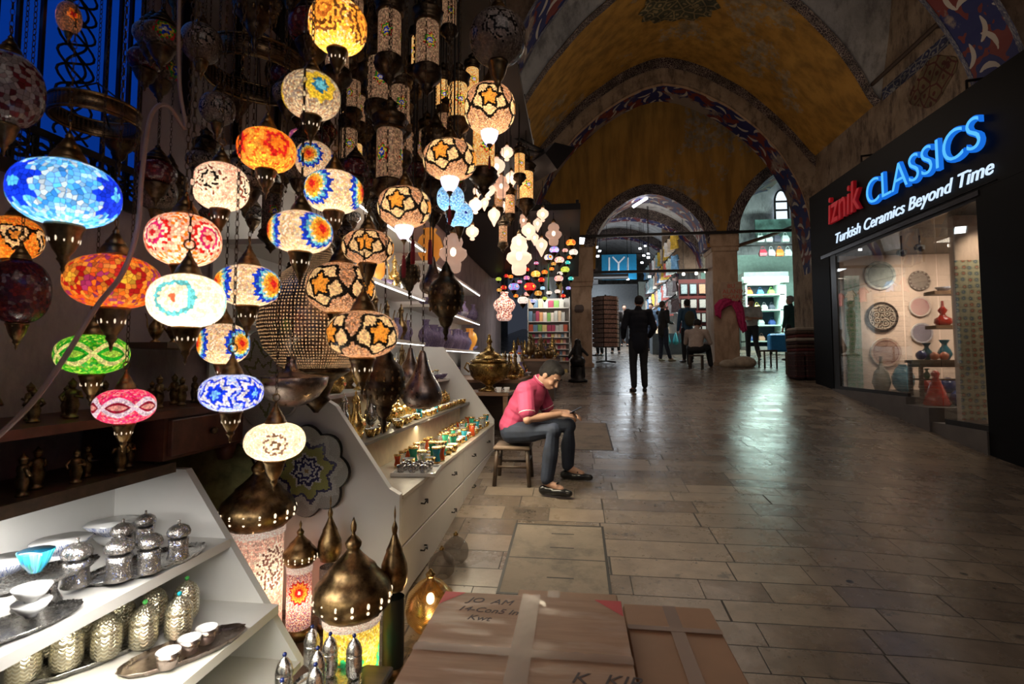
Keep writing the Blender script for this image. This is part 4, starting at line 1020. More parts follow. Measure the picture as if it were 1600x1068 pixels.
COBALT = mosaic('iridescent_blue_bowl', emit=.25, trans=.2, N=4, R=.5, M=4, rings=((0, CYN), (.5, TEA)), bg=((.05,.5,.7), (.02,.3,.6), (.1,.6,.4)), scale=8)
PURP = m_arab('purple_glaze', (.12, .09, .25), (.5, .42, .6), 16)
GOODS = {}
def good(key, fn):
    if key not in GOODS: GOODS[key] = [fn(), False]
    return GOODS[key]
def put(key, loc, label, group=None, rz=0, s=1):
    g = GOODS[key]
    c = copy_tree(g[0]) if g[1] else g[0]; g[1] = True
    c.location = loc; c.rotation_euler = (0, 0, rz); c.scale = (s, s, s) if not isinstance(s, (tuple, list)) else s
    c['label'] = label
    if group: c['group'] = group
    elif 'group' in c: del c['group']
    return c
good('gjar', lambda: lathe_thing('glitter_jar', 'bowl', [('body', [(.036, 0), (.04, .004), (.036, .02), (.034, .05), (.037, .078), (.03, .08)], GLIT), ('lining', [(.03, .078), (.028, .084), (.03, .088)], IRON), ('lid', [(.033, .088), (.041, .094), (.043, .106), (.036, .122), (.02, .133), (.006, .137), (.004, .145), (.006, .149), (.001, .153)], GLIT)])); good('sjar', lambda: gp_jar(CHEV, TEALC)); good('sjarg', lambda: gp_jar(CHEV, GRNC))
good('ccup', lambda: gp_cup(COPPERY, PORC, 'coffee_cup', .036, .05, False)); good('gcup', lambda: gp_cup(GOLD, PORC, 'gold_cup', .03, .042)); good('wcup', lambda: gp_cup(PORC, PORC, 'porcelain_cup', .034, .055)); good('scup', lambda: gp_cup(GLIT, GLIT, 'glitter_cup', .026, .045, False))
good('gplate', lambda: gp_plate(GOLD, .065, 'saucer')); good('splate', lambda: gp_plate(SILVER, .07, 'saucer')); good('wplate', lambda: gp_plate(PORC, .06, 'saucer'))
good('tglass', lambda: gp_glass(GLASS, GOLD)); good('tglassr', lambda: gp_glass(m_glass('red_glass', (.8, .12, .03), .6), GOLD)); good('tglassg', lambda: gp_glass(m_glass('green_glass', (.05, .5, .3), .6), GOLD)); good('tglassb', lambda: gp_glass(m_glass('teal_glass', (.03, .35, .45), .7), GOLD))
good('gpot', lambda: gp_teapot(GOLD)); good('spot', lambda: gp_teapot(SILVER)); good('bpot', lambda: gp_teapot(BRASS)); good('gewer', lambda: gp_ewer(GOLD)); good('sewer', lambda: gp_ewer(SILVER)); good('bewer', lambda: gp_ewer(BRASS, s=1.15))
good('wbowl', lambda: gp_bowl(BLUEM, PORC)); good('bbowl', lambda: gp_bowl(COBALT, COBALT, .05, .07, 'blue_bowl', 0)); good('mbowl', lambda: gp_bowl(PURP, PORC, .07, .05, 'glazed_bowl', 0)); good('gbowl', lambda: gp_bowl(GOLD, GOLD, .08, .045, 'gold_bowl')); good('crbowl', lambda: gp_bowl(PORC, PORC, .045, .04, 'cream_bowl', 0))
good('fig', lambda: gp_figurine(BROWNG)); good('stray', lambda: gp_tray(SILVER, .2, .1)); good('gtray', lambda: gp_tray(GOLD)); good('dtray', lambda: gp_tray(COPPERY, .17, .075))
good('jewel', lambda: gp_jar(SILVER, NAVC, 'jewelled_tea_holder', .15, .03)); good('vase', lambda: lathe_thing('vase', 'vase', [('body', [(.02, 0), (.022, .004), (.035, .03), (.05, .07), (.045, .1), (.02, .13), (.018, .16), (.028, .175)], PURP)]))
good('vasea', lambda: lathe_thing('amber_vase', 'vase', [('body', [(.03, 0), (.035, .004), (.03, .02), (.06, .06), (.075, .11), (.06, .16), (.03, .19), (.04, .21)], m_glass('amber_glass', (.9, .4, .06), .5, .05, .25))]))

# --- near display: dark boards above, white boards below, white end panel
ds = empty('near_display', (-1.5, 1.2, .12), 0, 'white stepped display stand at the near left holding silver sugar bowls', 'display stand')
o0 = Vector((-1.5, 1.2, .12))
def part(parent, mb, name, m):
    o = mb.build(name, m, parent); o.matrix_parent_inverse = Matrix.Translation(-Vector(parent.location)); return o
def xz(pts, y0, y1): # polygon in XZ extruded along Y
    mb = MB(); n = len(pts); vs = [(x, y0, z) for x, z in pts]+[(x, y1, z) for x, z in pts]
    mb.add(vs, [list(range(n)), list(range(n, 2*n))[::-1]]+[(i, n+i, n+(i+1) % n, (i+1) % n) for i in range(n)]); return mb
WPANEL = mat('white_panel', (.72, .71, .68), .45, 0, .05, 3)
part(ds, xz([(-1.96, .18), (-1.04, .18), (-1.1, .282), (-1.635, 1.04), (-1.96, 1.04)], 2.0, 2.035), 'end_panel', WPANEL)
mb = MB(); mb.box(-1.96, -1.42, .3, 2.0, .73, .765); part(ds, mb, 'shelf', WHITEP)
mb = MB(); mb.box(-1.96, -1.2, .3, 2.0, .48, .515); part(ds, mb, 'shelf', WHITEP)
mb = MB(); mb.box(-1.96, -1.1, .3, 2.0, .27, .3); part(ds, mb, 'shelf', WHITEP)
mb = MB(); mb.box(-1.98, -1.96, .3, 2.035, .1, 1.04); part(ds, mb, 'back_panel', WPANEL)
mb = MB(); mb.box(-1.96, -1.05, .3, 2.0, .1, .27); part(ds, mb, 'plinth', WHITEP)
light('display_strip', 'AREA', (-1.6, 1.3, 1.03), 17, (1, .97, .92), .06, 1.3, (-1.62, 1.3, 0))
light('display_strip', 'AREA', (-1.38, 1.3, .725), 12, (1, .92, .72), .05, 1.3, (-1.4, 1.3, 0))
mb = MB(); mb.box(-1.97, -1.62, .3, 1.93, 1.045, 1.085); tag(mb.build('shelf_board', WOODD), 'dark board above the silver jars carrying a row of brass figurines', 'shelf')
us = empty('wall_shelf', (-1.8, 1.3, 1.28), 0, 'long reddish brown wall shelf with a drawer at its far end', 'shelf')
mb = MB(); mb.box(-1.98, -1.6, .3, 2.36, 1.27, 1.3); part(us, mb, 'board', WOODR)
mb = MB(); mb.box(-1.98, -1.62, 1.86, 2.34, 1.1, 1.27); part(us, mb, 'carcass', WOODR)
mb = MB(); mb.box(-1.62, -1.6, 1.88, 2.32, 1.115, 1.26, b=.004); dr = part(us, mb, 'drawer', WOODR)
mb = MB(); mb.ball((-1.585, 2.1, 1.19), .016, 10, 8); k_ = mb.build('knob', BRASSD, dr); k_.matrix_parent_inverse = Matrix.Translation(-Vector(us.location)) if False else Matrix()
mb = MB(); mb.lathe([(.03, 1.03), (.05, 1.1)], 4, M=T(-1.66, 2.28, 0, rz=pi/4)); part(us, mb, 'bracket', WOODR)
mb = MB(); mb.box(-1.98, -1.7, 1.95, 2.75, 1.55, 1.575); tag(mb.build('shelf_board', WOODD), 'small dark upper shelf with brass cups behind the green lantern', 'shelf')
for i in range(22): put('fig', (-1.68-.09*(i % 2)-.04, .95+.062*i, 1.3), f'brass figurine on the long brown wall shelf, {ordn(i)} from the near end', 'brass figurines on the brown wall shelf', rz=i*1.3, s=.95+.12*sin(i*2.1))
for i in range(11): put('fig', (-1.68-.05*(i % 2), 1.05+.085*i, 1.085), f'brass figurine on the dark lower board, {ordn(i)} from the near end', 'brass figurines on the lower board', rz=i*2+1, s=.95+.1*sin(i*1.7))
for i in range(5): put('bewer', (-1.8, 2.0+.1*i, 1.575), f'small brass ewer behind the green lantern, {ordn(i)} from the near end', 'brass ewers on the upper dark shelf', rz=i, s=.55)
# trays and goods of the white board
put('stray', P(232, 884, Z=.767), 'large oval silver tray under the glitter jars', rz=1.25)
put('stray', P(60, 905, Z=.85), 'scalloped silver dish holding the blue glass bowl', rz=1.4, s=.8)
mb = MB(); pp = P(60, 905, Z=.84); mb.lathe([(.06, .767-pp.z), (.045, .80-pp.z), (.05, 0.01)], 20); tag(mb.build('dish_stand', SILVER, None, pp), 'silver foot carrying the scalloped dish', 'stand')
for i, (px, py, s) in enumerate([(278, 872, 1), (232, 893, 1.05), (226, 850, .95), (185, 905, 1.1), (190, 870, 1.0), (118, 915, 1.1)]):
    put('gjar', P(px, py, Z=.785), f'glitter covered lidded jar on the oval tray, {ordn(i)} from the far end', rz=i, s=s*.9)
put('bbowl', P(55, 893, Z=.87), 'iridescent blue glass bowl standing in the scalloped dish', s=.9)
for i, (px, py) in enumerate([(188, 812), (150, 832), (75, 850)]): q = Vector((-1.83, 1.86-.2*i, .767)); put('wbowl', (q.x, q.y, .8105), f'white scalloped bowl with blue pattern, {ordn(i)} from the far end', 'white scalloped bowls', rz=i, s=.98)
for i, (px, py) in enumerate([(188, 812), (150, 832), (75, 850)]):
    q = Vector((-1.83, 1.86-.2*i, .767)); put('crbowl', (q.x, q.y, .768), f'low cream bowl under the scalloped bowl, {ordn(i)} from the far end', 'cream bowls under the scalloped ones', s=(1.3, 1.3, 1.05))
put('stray', P(18, 985, Z=.767), 'dark silver tray at the left edge with stacked cream bowls', rz=1.3, s=.8)
for i, (px, py, z) in enumerate([(48, 962, .785), (50, 945, .826)]): put('crbowl', (P(48, 962, Z=.785).x, P(48, 962, Z=.785).y, z), f'cream bowl on the left tray, {["lower", "upper"][i]} of the stacked pair', s=1)
# brown lower shelf: silver sugar bowls, copper cups
put('stray', P(165, 1010, Z=.517), 'silver tray under the chased sugar bowls', rz=1.28, s=1.25)
for i, (px, py) in enumerate([(290, 968), (262, 985), (232, 975), (205, 985), (175, 985), (205, 1022), (165, 1028), (125, 1030), (88, 1030), (150, 990)]):
    q = P(290, 965, Z=.535).lerp(P(68, 1024, Z=.535), (i % 5)/4)+(Vector((.1, -.09, 0)) if i > 4 else Vector((0, 0, 0))); q = q+(Vector((-.03, -.03, 0)) if i > 4 else Vector((0, 0, 0)))
    put('sjar' if i % 3 else 'sjarg', q, f'chased silver sugar bowl, {"teal" if i % 3 else "green"} stone, {ordn(i)} from the far end', 'chased silver sugar bowls', rz=i*.8, s=.98)
put('dtray', P(290, 1020, Z=.517), 'dark metal tray carrying the coffee cups', rz=1.0, s=1.1)
for i, (px, py) in enumerate([(322, 1003), (295, 1020), (262, 1042)]): put('ccup', P(px, py, Z=.53), f'copper coffee cup with white inside, {ordn(i)} from the far end of the dark tray', s=1.0)
put('gplate', P(40, 1050, Z=.302), 'gold saucer at the bottom left, on the lowest shelf', s=1.5); put('gplate', P(105, 1075, Z=.302), 'gold saucer beside the first at the bottom left', s=1.4)
for i, (px, py) in enumerate([(215, 1075), (118, 1100)]): put('spot', P(px, py, Z=.302), f'silver covered pot on the lowest shelf, {["farther", "nearer"][i]} of two', s=1.05, rz=2)
# low table with jewelled tea holders
lt2 = empty('low_table', (-.87, 1.62, .14), 0, 'low dark table at the foot of the near display, crowded with silver', 'table')
mb = MB(); mb.box(-1.02, -.68, 1.2, 1.9, .34, .37, b=.006); part(lt2, mb, 'tabletop', WOODD)
for sx, sy in ((-.99, 1.24), (-.71, 1.24), (-.99, 1.86), (-.71, 1.86)): mb = MB(); mb.box(sx-.018, sx+.018, sy-.018, sy+.018, fz(sx, sy), .34); part(lt2, mb, 'leg', WOODD)
put('stray', (-.86, 1.7, .371), 'round silver tray on the low table', rz=1.5, s=(.8, 1.2, 1))
for i, (x, y) in enumerate([(-.88, 1.8), (-.79, 1.8), (-.88, 1.71), (-.84, 1.62), (-.97, 1.66), (-.9, 1.53), (-.97, 1.84), (-.8, 1.46)]): put('jewel', (x, y, .381), f'silver tea holder with dark blue stone, {ordn(i)} from the far end of the low table', 'jewelled silver tea holders', s=.95, rz=i)

# --- second display with drawers
d2 = empty('drawer_display', (-1.3, 4.0, .4), 0, 'long white display cabinet with two rows of drawers and stepped trays of gold tea sets', 'cabinet')
part(d2, xz([(-1.74, .2), (-.875, .2), (-.875, .83), (-.93, .86), (-1.22, 1.265), (-1.34, 1.335), (-1.74, 1.365)], 2.5, 2.54), 'end_panel', WPANEL)
part(d2, xz([(-1.95, .5), (-.875, .5), (-.875, .86), (-1.44, 1.64), (-1.95, 1.64)], 5.44, 5.48), 'end_panel', WPANEL)
mb = MB(); mb.box(-1.95, -.9, 2.54, 5.44, .2, .8); part(d2, mb, 'carcass', WPANEL)
mb = MB(); mb.box(-1.95, -.87, 2.54, 5.44, .8, .82); part(d2, mb, 'countertop', WOODD if False else mat('grey_marble', (.55, .5, .42), .25, 0, .15, 6))
HNDL = IRON
for r_ in range(2):
    for c_ in range(2):
        ya, yb = 2.56+c_*1.44, 2.56+(c_+1)*1.44-.012
        zb_ = fz(-.88, yb)
        za, zb2 = (.56, .795) if r_ == 0 else (.3, .55)
        mb = MB(); mb.box(-.9, -.88, ya, yb, za, zb2, b=.003); d_ = part(d2, mb, 'drawer', WHITEP)
        for hy in (ya+.35, yb-.35):
            mb = MB(); mb.tube([(-.88, hy-.04, za+.13), (-.86, hy-.03, za+.125), (-.855, hy-.012, za+.14), (-.855, hy+.012, za+.12), (-.86, hy+.03, za+.135), (-.88, hy+.04, za+.13)], .0045, 6); mb.build('handle', HNDL, d_)
for x_, za_, zb3 in ((-1.24, .821, 1.029), (-1.5, 1.051, 1.279)):
    mb = MB(); mb.box(x_-.02, x_, 2.55, 5.43, za_, zb3); part(d2, mb, 'riser', mat('cream_riser', (.7, .58, .4), .5))
GREYT = mat('dark_tray_board', (.12, .11, .1), .35)
for z, x in ((1.03, -1.14), (1.28, -1.36)):
    mb = MB(); mb.box(-1.95, x, 2.54, 5.44, z, z+.02); part(d2, mb, 'shelf', GREYT if z < 1.1 else WHITEP)
    mb = MB(); mb.box(-1.95, x-.1, 2.54, 5.44, z-.18, z-.16); None
light('gold_strip', 'AREA', (-1.42, 3.9, 1.27), 34, (1, .86, .6), .06, 2.6, (-1.25, 3.9, .9)); light('gold_strip', 'AREA', (-1.18, 3.9, 1.02), 16, (1, .86, .6), .05, 2.6, (-1.05, 3.9, .8))
light('shelf_strip', 'AREA', (-1.68, 4.0, 2.67), 26, (1, .95, .86), .06, 2.6, (-1.2, 4.0, .9)); light('shelf_strip', 'AREA', (-1.7, 4.0, 2.18), 8, (1, .95, .86), .06, 2.6, (-1.7, 4.0, 1))
rg = random.Random(11); seen_ = {}
FPC = {}; BOXES = []
def footprint(k, rz, s):
    if k not in FPC:
        vs = []
        for ch in GOODS[k][0].children: vs += [v.co+ch.location for v in ch.data.vertices]
        st_ = max(1, len(vs)//400); FPC[k] = (vs[::st_], max(v.z for v in vs))
    c, sn = cos(rz), sin(rz); vs, h = FPC[k]
    xs = [v.x*c-v.y*sn for v in vs]; ys = [v.x*sn+v.y*c for v in vs]
    return min(xs)*s, max(xs)*s, min(ys)*s, max(ys)*s, h*s
def free(k, x, y, z, rz, s):
    a = footprint(k, rz, s); b = (x+a[0]-.002, x+a[1]+.002, y+a[2]-.002, y+a[3]+.002, z, z+a[4]+.003)
    for q in BOXES:
        if b[0] < q[1] and b[1] > q[0] and b[2] < q[3] and b[3] > q[2] and b[4] < q[5] and b[5] > q[4]: return False
    for (hx, hy, hr, h0, h1) in HANG:
        if h0 < b[5] and b[0]-hr < hx < b[1]+hr and b[2]-hr < hy < b[3]+hr: return False
    if y < 3.17 and x > -1.2 and z < 1: return False
    BOXES.append(b); return True
def row(keys, xs, y0, y1, n, z, where, s=1.0, jit=.3, used=None):
    got = 0
    for i in range(n*2):
        k = keys[i % len(keys)] if not callable(keys) else keys(i)
        for t_ in range(10):
            y = lerp(y0, y1, (i+.5)/n/2)+rg.uniform(-1, 1)*.03; x = xs+rg.uniform(-.03, .03)*(1 if t_ else .2); rz = rg.choice((1, -1))*pi/2+rg.uniform(-.35, .35); sc_ = s*rg.uniform(.9, 1.06)
            if y0 <= y <= y1 and free(k, x, y, z, rz, sc_): break
        else: continue
        nm = GOODS[k][0].name.split('.')[0].replace('_', ' ')
        put(k, (x, y, z), f'{KW.get(k, "")}{nm} {where}, {ordn(got)} from the near end', f'goods {where}', rz, sc_); got += 1
def row_old(keys, xs, y0, y1, n, z, where, s=1.0, jit=.3, used=None):
    for i in range(n):
        k = keys[i % len(keys)] if not callable(keys) else keys(i)
        y = lerp(y0, y1, (i+.5)/n)+rg.uniform(-jit, jit)*(y1-y0)/n*.3; x = xs+rg.uniform(-.012, .012)
        nm = GOODS[k][0].name.split('.')[0].replace('_', ' ')
        put(k, (x, y, z), f'{KW.get(k, "")}{nm} {where}, {ordn(i)} from the near end', f'goods {where}', rg.uniform(0, 6), s*rg.uniform(.92, 1.08))
KW = {'gplate': 'gold ', 'gpot': 'gold ', 'spot': 'silver ', 'bpot': 'brass ', 'gewer': 'gold ', 'sewer': 'silver ', 'bewer': 'brass ', 'tglass': 'clear ', 'tglassr': 'red ', 'tglassg': 'green ', 'tglassb': 'teal ', 'splate': 'silver ', 'wplate': 'white ', 'sjar': 'chased silver ', 'vase': 'purple patterned ', 'stray': 'silver ', 'gtray': 'gold ', 'dtray': 'dark '}
sq = empty('square_tray', P(652, 737, Z=.822), .1, 'square white tray with grey glitter cups at the near end of the counter', 'tray')
mb = MB(); mb.box(-.13, .13, -.13, .13, 0, .008); mb.box(-.13, -.12, -.13, .13, .008, .02); mb.box(.12, .13, -.13, .13, .008, .02); mb.box(-.13, .13, -.13, -.12, .008, .02); mb.box(-.13, .13, .12, .13, .008, .02); mb.build('dish', PORC, sq)
for i in range(9):
    q = sq.location+Vector((-.08+.07*(i % 3), -.07+.065*(i//3), .009)); put('scup', q, f'grey glitter cup on the square white tray, {ordn(i)} counted by rows from the near left', 'grey glitter cups on the square tray', s=1)
pass
row(['gcup', 'gcup', 'tglass', 'gcup', 'gcup', 'tglassb', 'gcup', 'tglass', 'tglassr', 'gcup', 'tglassg'], -.94, 3.0, 5.4, 60, .821, 'in the front row on the counter', 1.3)
row(['gcup', 'gcup', 'gcup', 'tglass', 'gcup', 'tglassg', 'gcup'], -1.03, 3.0, 5.4, 60, .821, 'in the second row on the counter', 1.3)
row(['gpot', 'gbowl', 'tglass', 'gpot', 'gbowl', 'tglassr'], -1.13, 3.0, 5.35, 34, .821, 'under the tray board', 1.0)
pass
row(['gewer', 'gcup', 'gpot', 'gbowl', 'gcup', 'tglassb', 'gcup'], -1.2, 2.65, 5.35, 46, 1.051, 'in the front row of the tray board', 1.1)
row(['gpot', 'gewer', 'spot', 'gpot', 'sewer'], -1.33, 2.65, 5.35, 34, 1.051, 'in the back row of the tray board', 1.0)
row(['gpot', 'gewer', 'tglass', 'gbowl', 'spot', 'mbowl'], -1.42, 2.65, 5.35, 30, 1.301, 'in the front row of the white shelf', 1.15)
row(['gewer', 'bewer', 'sewer'], -1.56, 2.65, 5.35, 14, 1.301, 'in the back row of the white shelf', 1.1)
nr = empty('nargile', P(752, 635, Z=.822), 0, 'small gold water pipe with a curved hose at the far end of the counter', 'water pipe')
mb = MB(); mb.lathe([(.045, 0), (.05, .01), (.03, .03), (.06, .07), (.055, .11), (.02, .14), (.012, .2), (.02, .22), (.012, .26), (.03, .3), (.02, .33), (.004, .34)], 18); mb.build('body', GOLD, nr)
mb = MB(); mb.tube([(0, 0, .2), (-.05, -.02, .19), (-.1, -.05, .12), (-.12, -.06, .04), (-.1, -.08, .012)], .006, 6); mb.build('hose', GOLD, nr)
# --- white wall shelves with strip lights
def wall_shelf(y0, y1, z, label, x=-1.62):
    r_ = empty('wall_shelf', (-1.8, (y0+y1)/2, z), 0, label, 'shelf')
    mb = MB(); mb.box(-1.985, x, y0, y1, z, z+.03); part(r_, mb, 'board', WHITEP)
    mb = MB(); mb.box(x-.02, x-.008, y0+.02, y1-.02, z-.008, z-.001); part(r_, mb, 'light_strip', glow('led_strip_glow', (1, .96, .88), 7)); return r_
WS = [(2.6, 5.4, 2.68, 'top'), (2.6, 5.4, 2.14, 'middle'), (2.6, 5.4, 1.66, 'lower'), (5.6, 8.6, 1.62, 'lower far'), (5.6, 8.6, 2.1, 'middle far'), (5.6, 8.6, 2.6, 'top far')]
for y0, y1, z, nm in WS:
    wall_shelf(y0, y1, z, f'white wall shelf with a light strip, {nm} of the shelves behind the lanterns')
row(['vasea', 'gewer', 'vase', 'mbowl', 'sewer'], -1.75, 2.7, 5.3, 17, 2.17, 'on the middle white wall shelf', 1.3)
row(['gpot', 'gewer', 'vase', 'mbowl', 'gbowl', 'bewer'], -1.75, 2.7, 5.3, 20, 1.69, 'on the lower white wall shelf', 1.3)
row(['vase', 'vasea', 'mbowl', 'vase', 'mbowl'], -1.72, 5.7, 8.5, 18, 1.65, 'on the lower far wall shelf', 1.7)
row(['mbowl', 'vase', 'wbowl', 'mbowl'], -1.72, 5.7, 8.5, 15, 2.13, 'on the middle far wall shelf', 1.7)
row(['vasea', 'vase', 'gewer'], -1.75, 2.7, 5.3, 11, 2.71, 'on the top white wall shelf', 1.3)
mb = MB()
for z in (1.0,): mb.box(-1.99, -1.975, 2.56, 8.7, 1.4, 2.72)
struct(mb.build('trim_shop_panel', WPANEL))
light('far_shelf_strip', 'AREA', (-1.66, 7.1, 2.58), 14, (1, .9, .8), .06, 2.6, (-1.3, 7.1, 1.0))
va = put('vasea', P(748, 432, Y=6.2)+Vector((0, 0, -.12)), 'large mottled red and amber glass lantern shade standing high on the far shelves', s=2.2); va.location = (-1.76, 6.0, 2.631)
# --- samovar table and far counters
tb = empty('small_table', (-.98, 5.9, .5), 0, 'small brown table behind the seated man with cups and a brass samovar', 'table')
mb = MB(); mb.box(-1.5, -.74, 5.62, 6.25, 1.1, 1.135, b=.006); part(tb, mb, 'tabletop', WOODL)
for sx, sy in ((-1.46, 5.66), (-.78, 5.66), (-1.46, 6.2), (-.78, 6.2)): mb = MB(); mb.box(sx-.025, sx+.025, sy-.025, sy+.025, fz(sx, sy), 1.1); part(tb, mb, 'leg', WOODL)
sv = empty('samovar', (-1.02, 5.99, 1.136), 0, 'big fluted brass samovar with a domed lid behind the seated man', 'samovar')
GOLDB = metal_aged('polished_brass', (.5, .34, .12), (.25, .15, .05), .24, 20, .04)
mb = MB(); mb.lathe([(.13, 0), (.13, .02), (.05, .04), (.04, .07), (.1, .1), (.17, .13), (.21, .18), (.23, .26), (.24, .31), (.22, .33)], 48, mod=lambda t, j: 1+.035*cos(24*t)*(.4 < j < .95)); mb.build('fluted_bowl', GOLDB, sv)
mb = MB(); mb.lathe([(.2, .33), (.235, .345), (.2, .37), (.16, .385), (.17, .4), (.12, .44), (.06, .47), (.065, .485), (.03, .52), (.025, .56), (.04, .575), (.02, .62), (.018, .66), (.003, .67)], 32); mb.build('lid', GOLDB, sv)
for sx in (-1, 1): mb = MB(); mb.tube([(.2*sx, 0, .3), (.27*sx, 0, .33), (.3*sx, 0, .27), (.24*sx, 0, .22)], .011, 8); mb.build('handle', GOLDB, sv)
for i, (px, py) in enumerate([(782, 611), (797, 611)]):
    q = P(px, py, Z=1.136); q.y = 5.69; q.x = -.86+.09*i; put('wplate', (q.x, q.y, 1.136), f'white saucer on the small brown table, {["left", "right"][i]} of two', s=.8); put('wcup', (q.x, q.y, 1.142), f'white coffee cup on the small brown table, {["left", "right"][i]} of two', rz=3)
put('vase', (-1.4, 5.75, 1.136), 'purple patterned jug left of the samovar', s=1.5); put('vase', (-1.42, 6.05, 1.136), 'second purple patterned jug behind the samovar', s=1.6)
def counter(nm, x0, x1, y0, y1, z, label, m=WOODD):
    r_ = empty('counter', ((x0+x1)/2, (y0+y1)/2, fz(x0, y0)), 0, label, 'counter')
    mb = MB(); mb.box(x0, x1, y0, y1, fz(x1, y0)-.05, z-.04); part(r_, mb, 'carcass', m)
    mb = MB(); mb.box(x0-.01, x1+.02, y0-.01, y1+.01, z-.04, z); part(r_, mb, 'countertop', WOODL); return r_
counter('a', -1.9, -.72, 6.4, 8.3, 1.25, 'dark counter crowded with brass and glassware behind the samovar table')
counter('b', -1.9, -.36, 8.45, 11.2, 1.52, 'far dark counter crowded with metalware before the left pillar')
KK = ['gpot', 'bewer', 'mbowl', 'sewer', 'gbowl', 'tglassr', 'bpot', 'vase', 'splate', 'gewer', 'wcup', 'spot', 'bewer', 'wbowl']
for j, x in enumerate((-.8, -.95, -1.1, -1.25)): row(lambda i: rg.choice(KK), x, 6.45, 8.2, 12, 1.251, f'in row {["one", "two", "three", "four"][j]} of the dark counter', 1.25)
for j, x in enumerate((-.44, -.6, -.78, -.96, -1.14)): row(lambda i: rg.choice(KK), x, 8.5, 11.1, 14, 1.521, f'in row {["one", "two", "three", "four", "five"][j]} of the far counter', 1.4)
for y0, z0, h in ((8.28, 1.52, .5), ): 
    o = xz([(-1.9, 1.25), (-.75, 1.25), (-.95, 1.6), (-1.6, 1.6), (-1.9, 1.6)], 8.345, 8.37).build('divider_panel', WPANEL); tag(o, 'slanted white divider panel between the two far counters', 'panel')
wl = light('divider_light', 'AREA', (-1.4, 8.0, 2.02), 3, (.8, .95, 1), .5, .1, (-1.1, 8.2, 1.3))
# crystal table lamp
cl = empty('crystal_lamp', (-1.02, 8.0, 2.0), 0, 'sparkling pinkish crystal lamp with a waisted body above the far counter', 'lamp')
q = P(788, 480, Y=7.6); cl.location = q
CR = m_glitter('crystal_beads', (.5, .3, .25), (1, .7, .6), 60)
b_ = NB('crystal_beads_lit'); co_ = b_.co(); v_ = b_.vor(co_, 55, 'F1'); c_ = b_.ramp(b_.sep(v_.outputs['Color'])[0], [(0, (.25, .1, .08)), (.4, (.9, .5, .38)), (.8, (1, .8, .7))], 'CONSTANT'); CRL = b_.out(b_.bsdf(color=c_, rough=.2, ecol=c_, estr=.7))
mb = MB(); mb.lathe([(.08, -.2), (.11, -.17), (.12, -.12), (.1, -.08), (.15, -.02), (.17, .04), (.14, .1), (.07, .15), (.05, .2), (.065, .23)], 28); mb.build('crystal_body', CRL, cl)
mb = MB(); mb.tube([(0, 0, .22), (0, 0, 3.46-q.z)], .006, 5); mb.build('chain', IRON, cl)
# coloured spice and soap boxes on the shelf unit beside the left pillar
bs = empty('box_shelf', (-.5, 12.4, 1.2), 0, 'white shelving full of small coloured boxes left of the near pillar', 'shelving')
X0, X1, YB = -1.15, -.14, 12.2
for z in (1.2, 1.48, 1.62, 1.76, 1.9, 2.04, 2.18, 2.42, 2.75): mb = MB(); mb.box(X0, X1, YB, YB+.3, z-.02, z); part(bs, mb, 'shelf', WHITEP)
for x in (X0, X1-.02): mb = MB(); mb.box(x, x+.02, YB, YB+.3, 1.0, 3.0); part(bs, mb, 'side_panel', WHITEP)
mb = MB(); mb.box(X0, X1, YB+.28, YB+.3, 1.0, 3.0); part(bs, mb, 'back_panel', WPANEL)
light('box_shelf_light', 'AREA', (-.65, 11.9, 3.1), 10, (1, .95, .88), .8, .1, (-.65, 12.3, 1.8))
BC = [(.5,.1,.05),(.7,.35,.15),(.6,.45,.3),(.15,.25,.35),(.5,.5,.45),(.35,.05,.1),(.2,.4,.1),(.65,.5,.2),(.6,.3,.25),(.1,.1,.12),(.7,.6,.5)]
BN = ['red','orange','tan','blue','cream','crimson','green','mustard','salmon','black','ivory']
k = 0
for zi, (z, h, w) in enumerate([(1.2, .1, .085), (1.48, .1, .085), (1.62, .1, .085), (1.76, .1, .08), (1.9, .1, .085), (2.04, .1, .085), (2.18, .17, .12), (2.42, .26, .1), (2.75, .2, .14)]):
    x = X0+.03; i = 0
    while x+w < X1-.02:
        ci = rg.randrange(11); ww = w*rg.uniform(.75, 1.0); mb = MB(); mb.box(0, ww-.008, 0, .16, 0, h*rg.uniform(.75, 1))
        o = mb.build('box', mat(f'box_{BN[ci]}', BC[ci], .5), None, (x, YB+.02, z+.0005)); tag(o, f'{BN[ci]} box, {ordn(i)} from the left on the {ordn(zi)} board of the white shelving', 'box', 'boxes on the white shelving')
        x += ww; i += 1
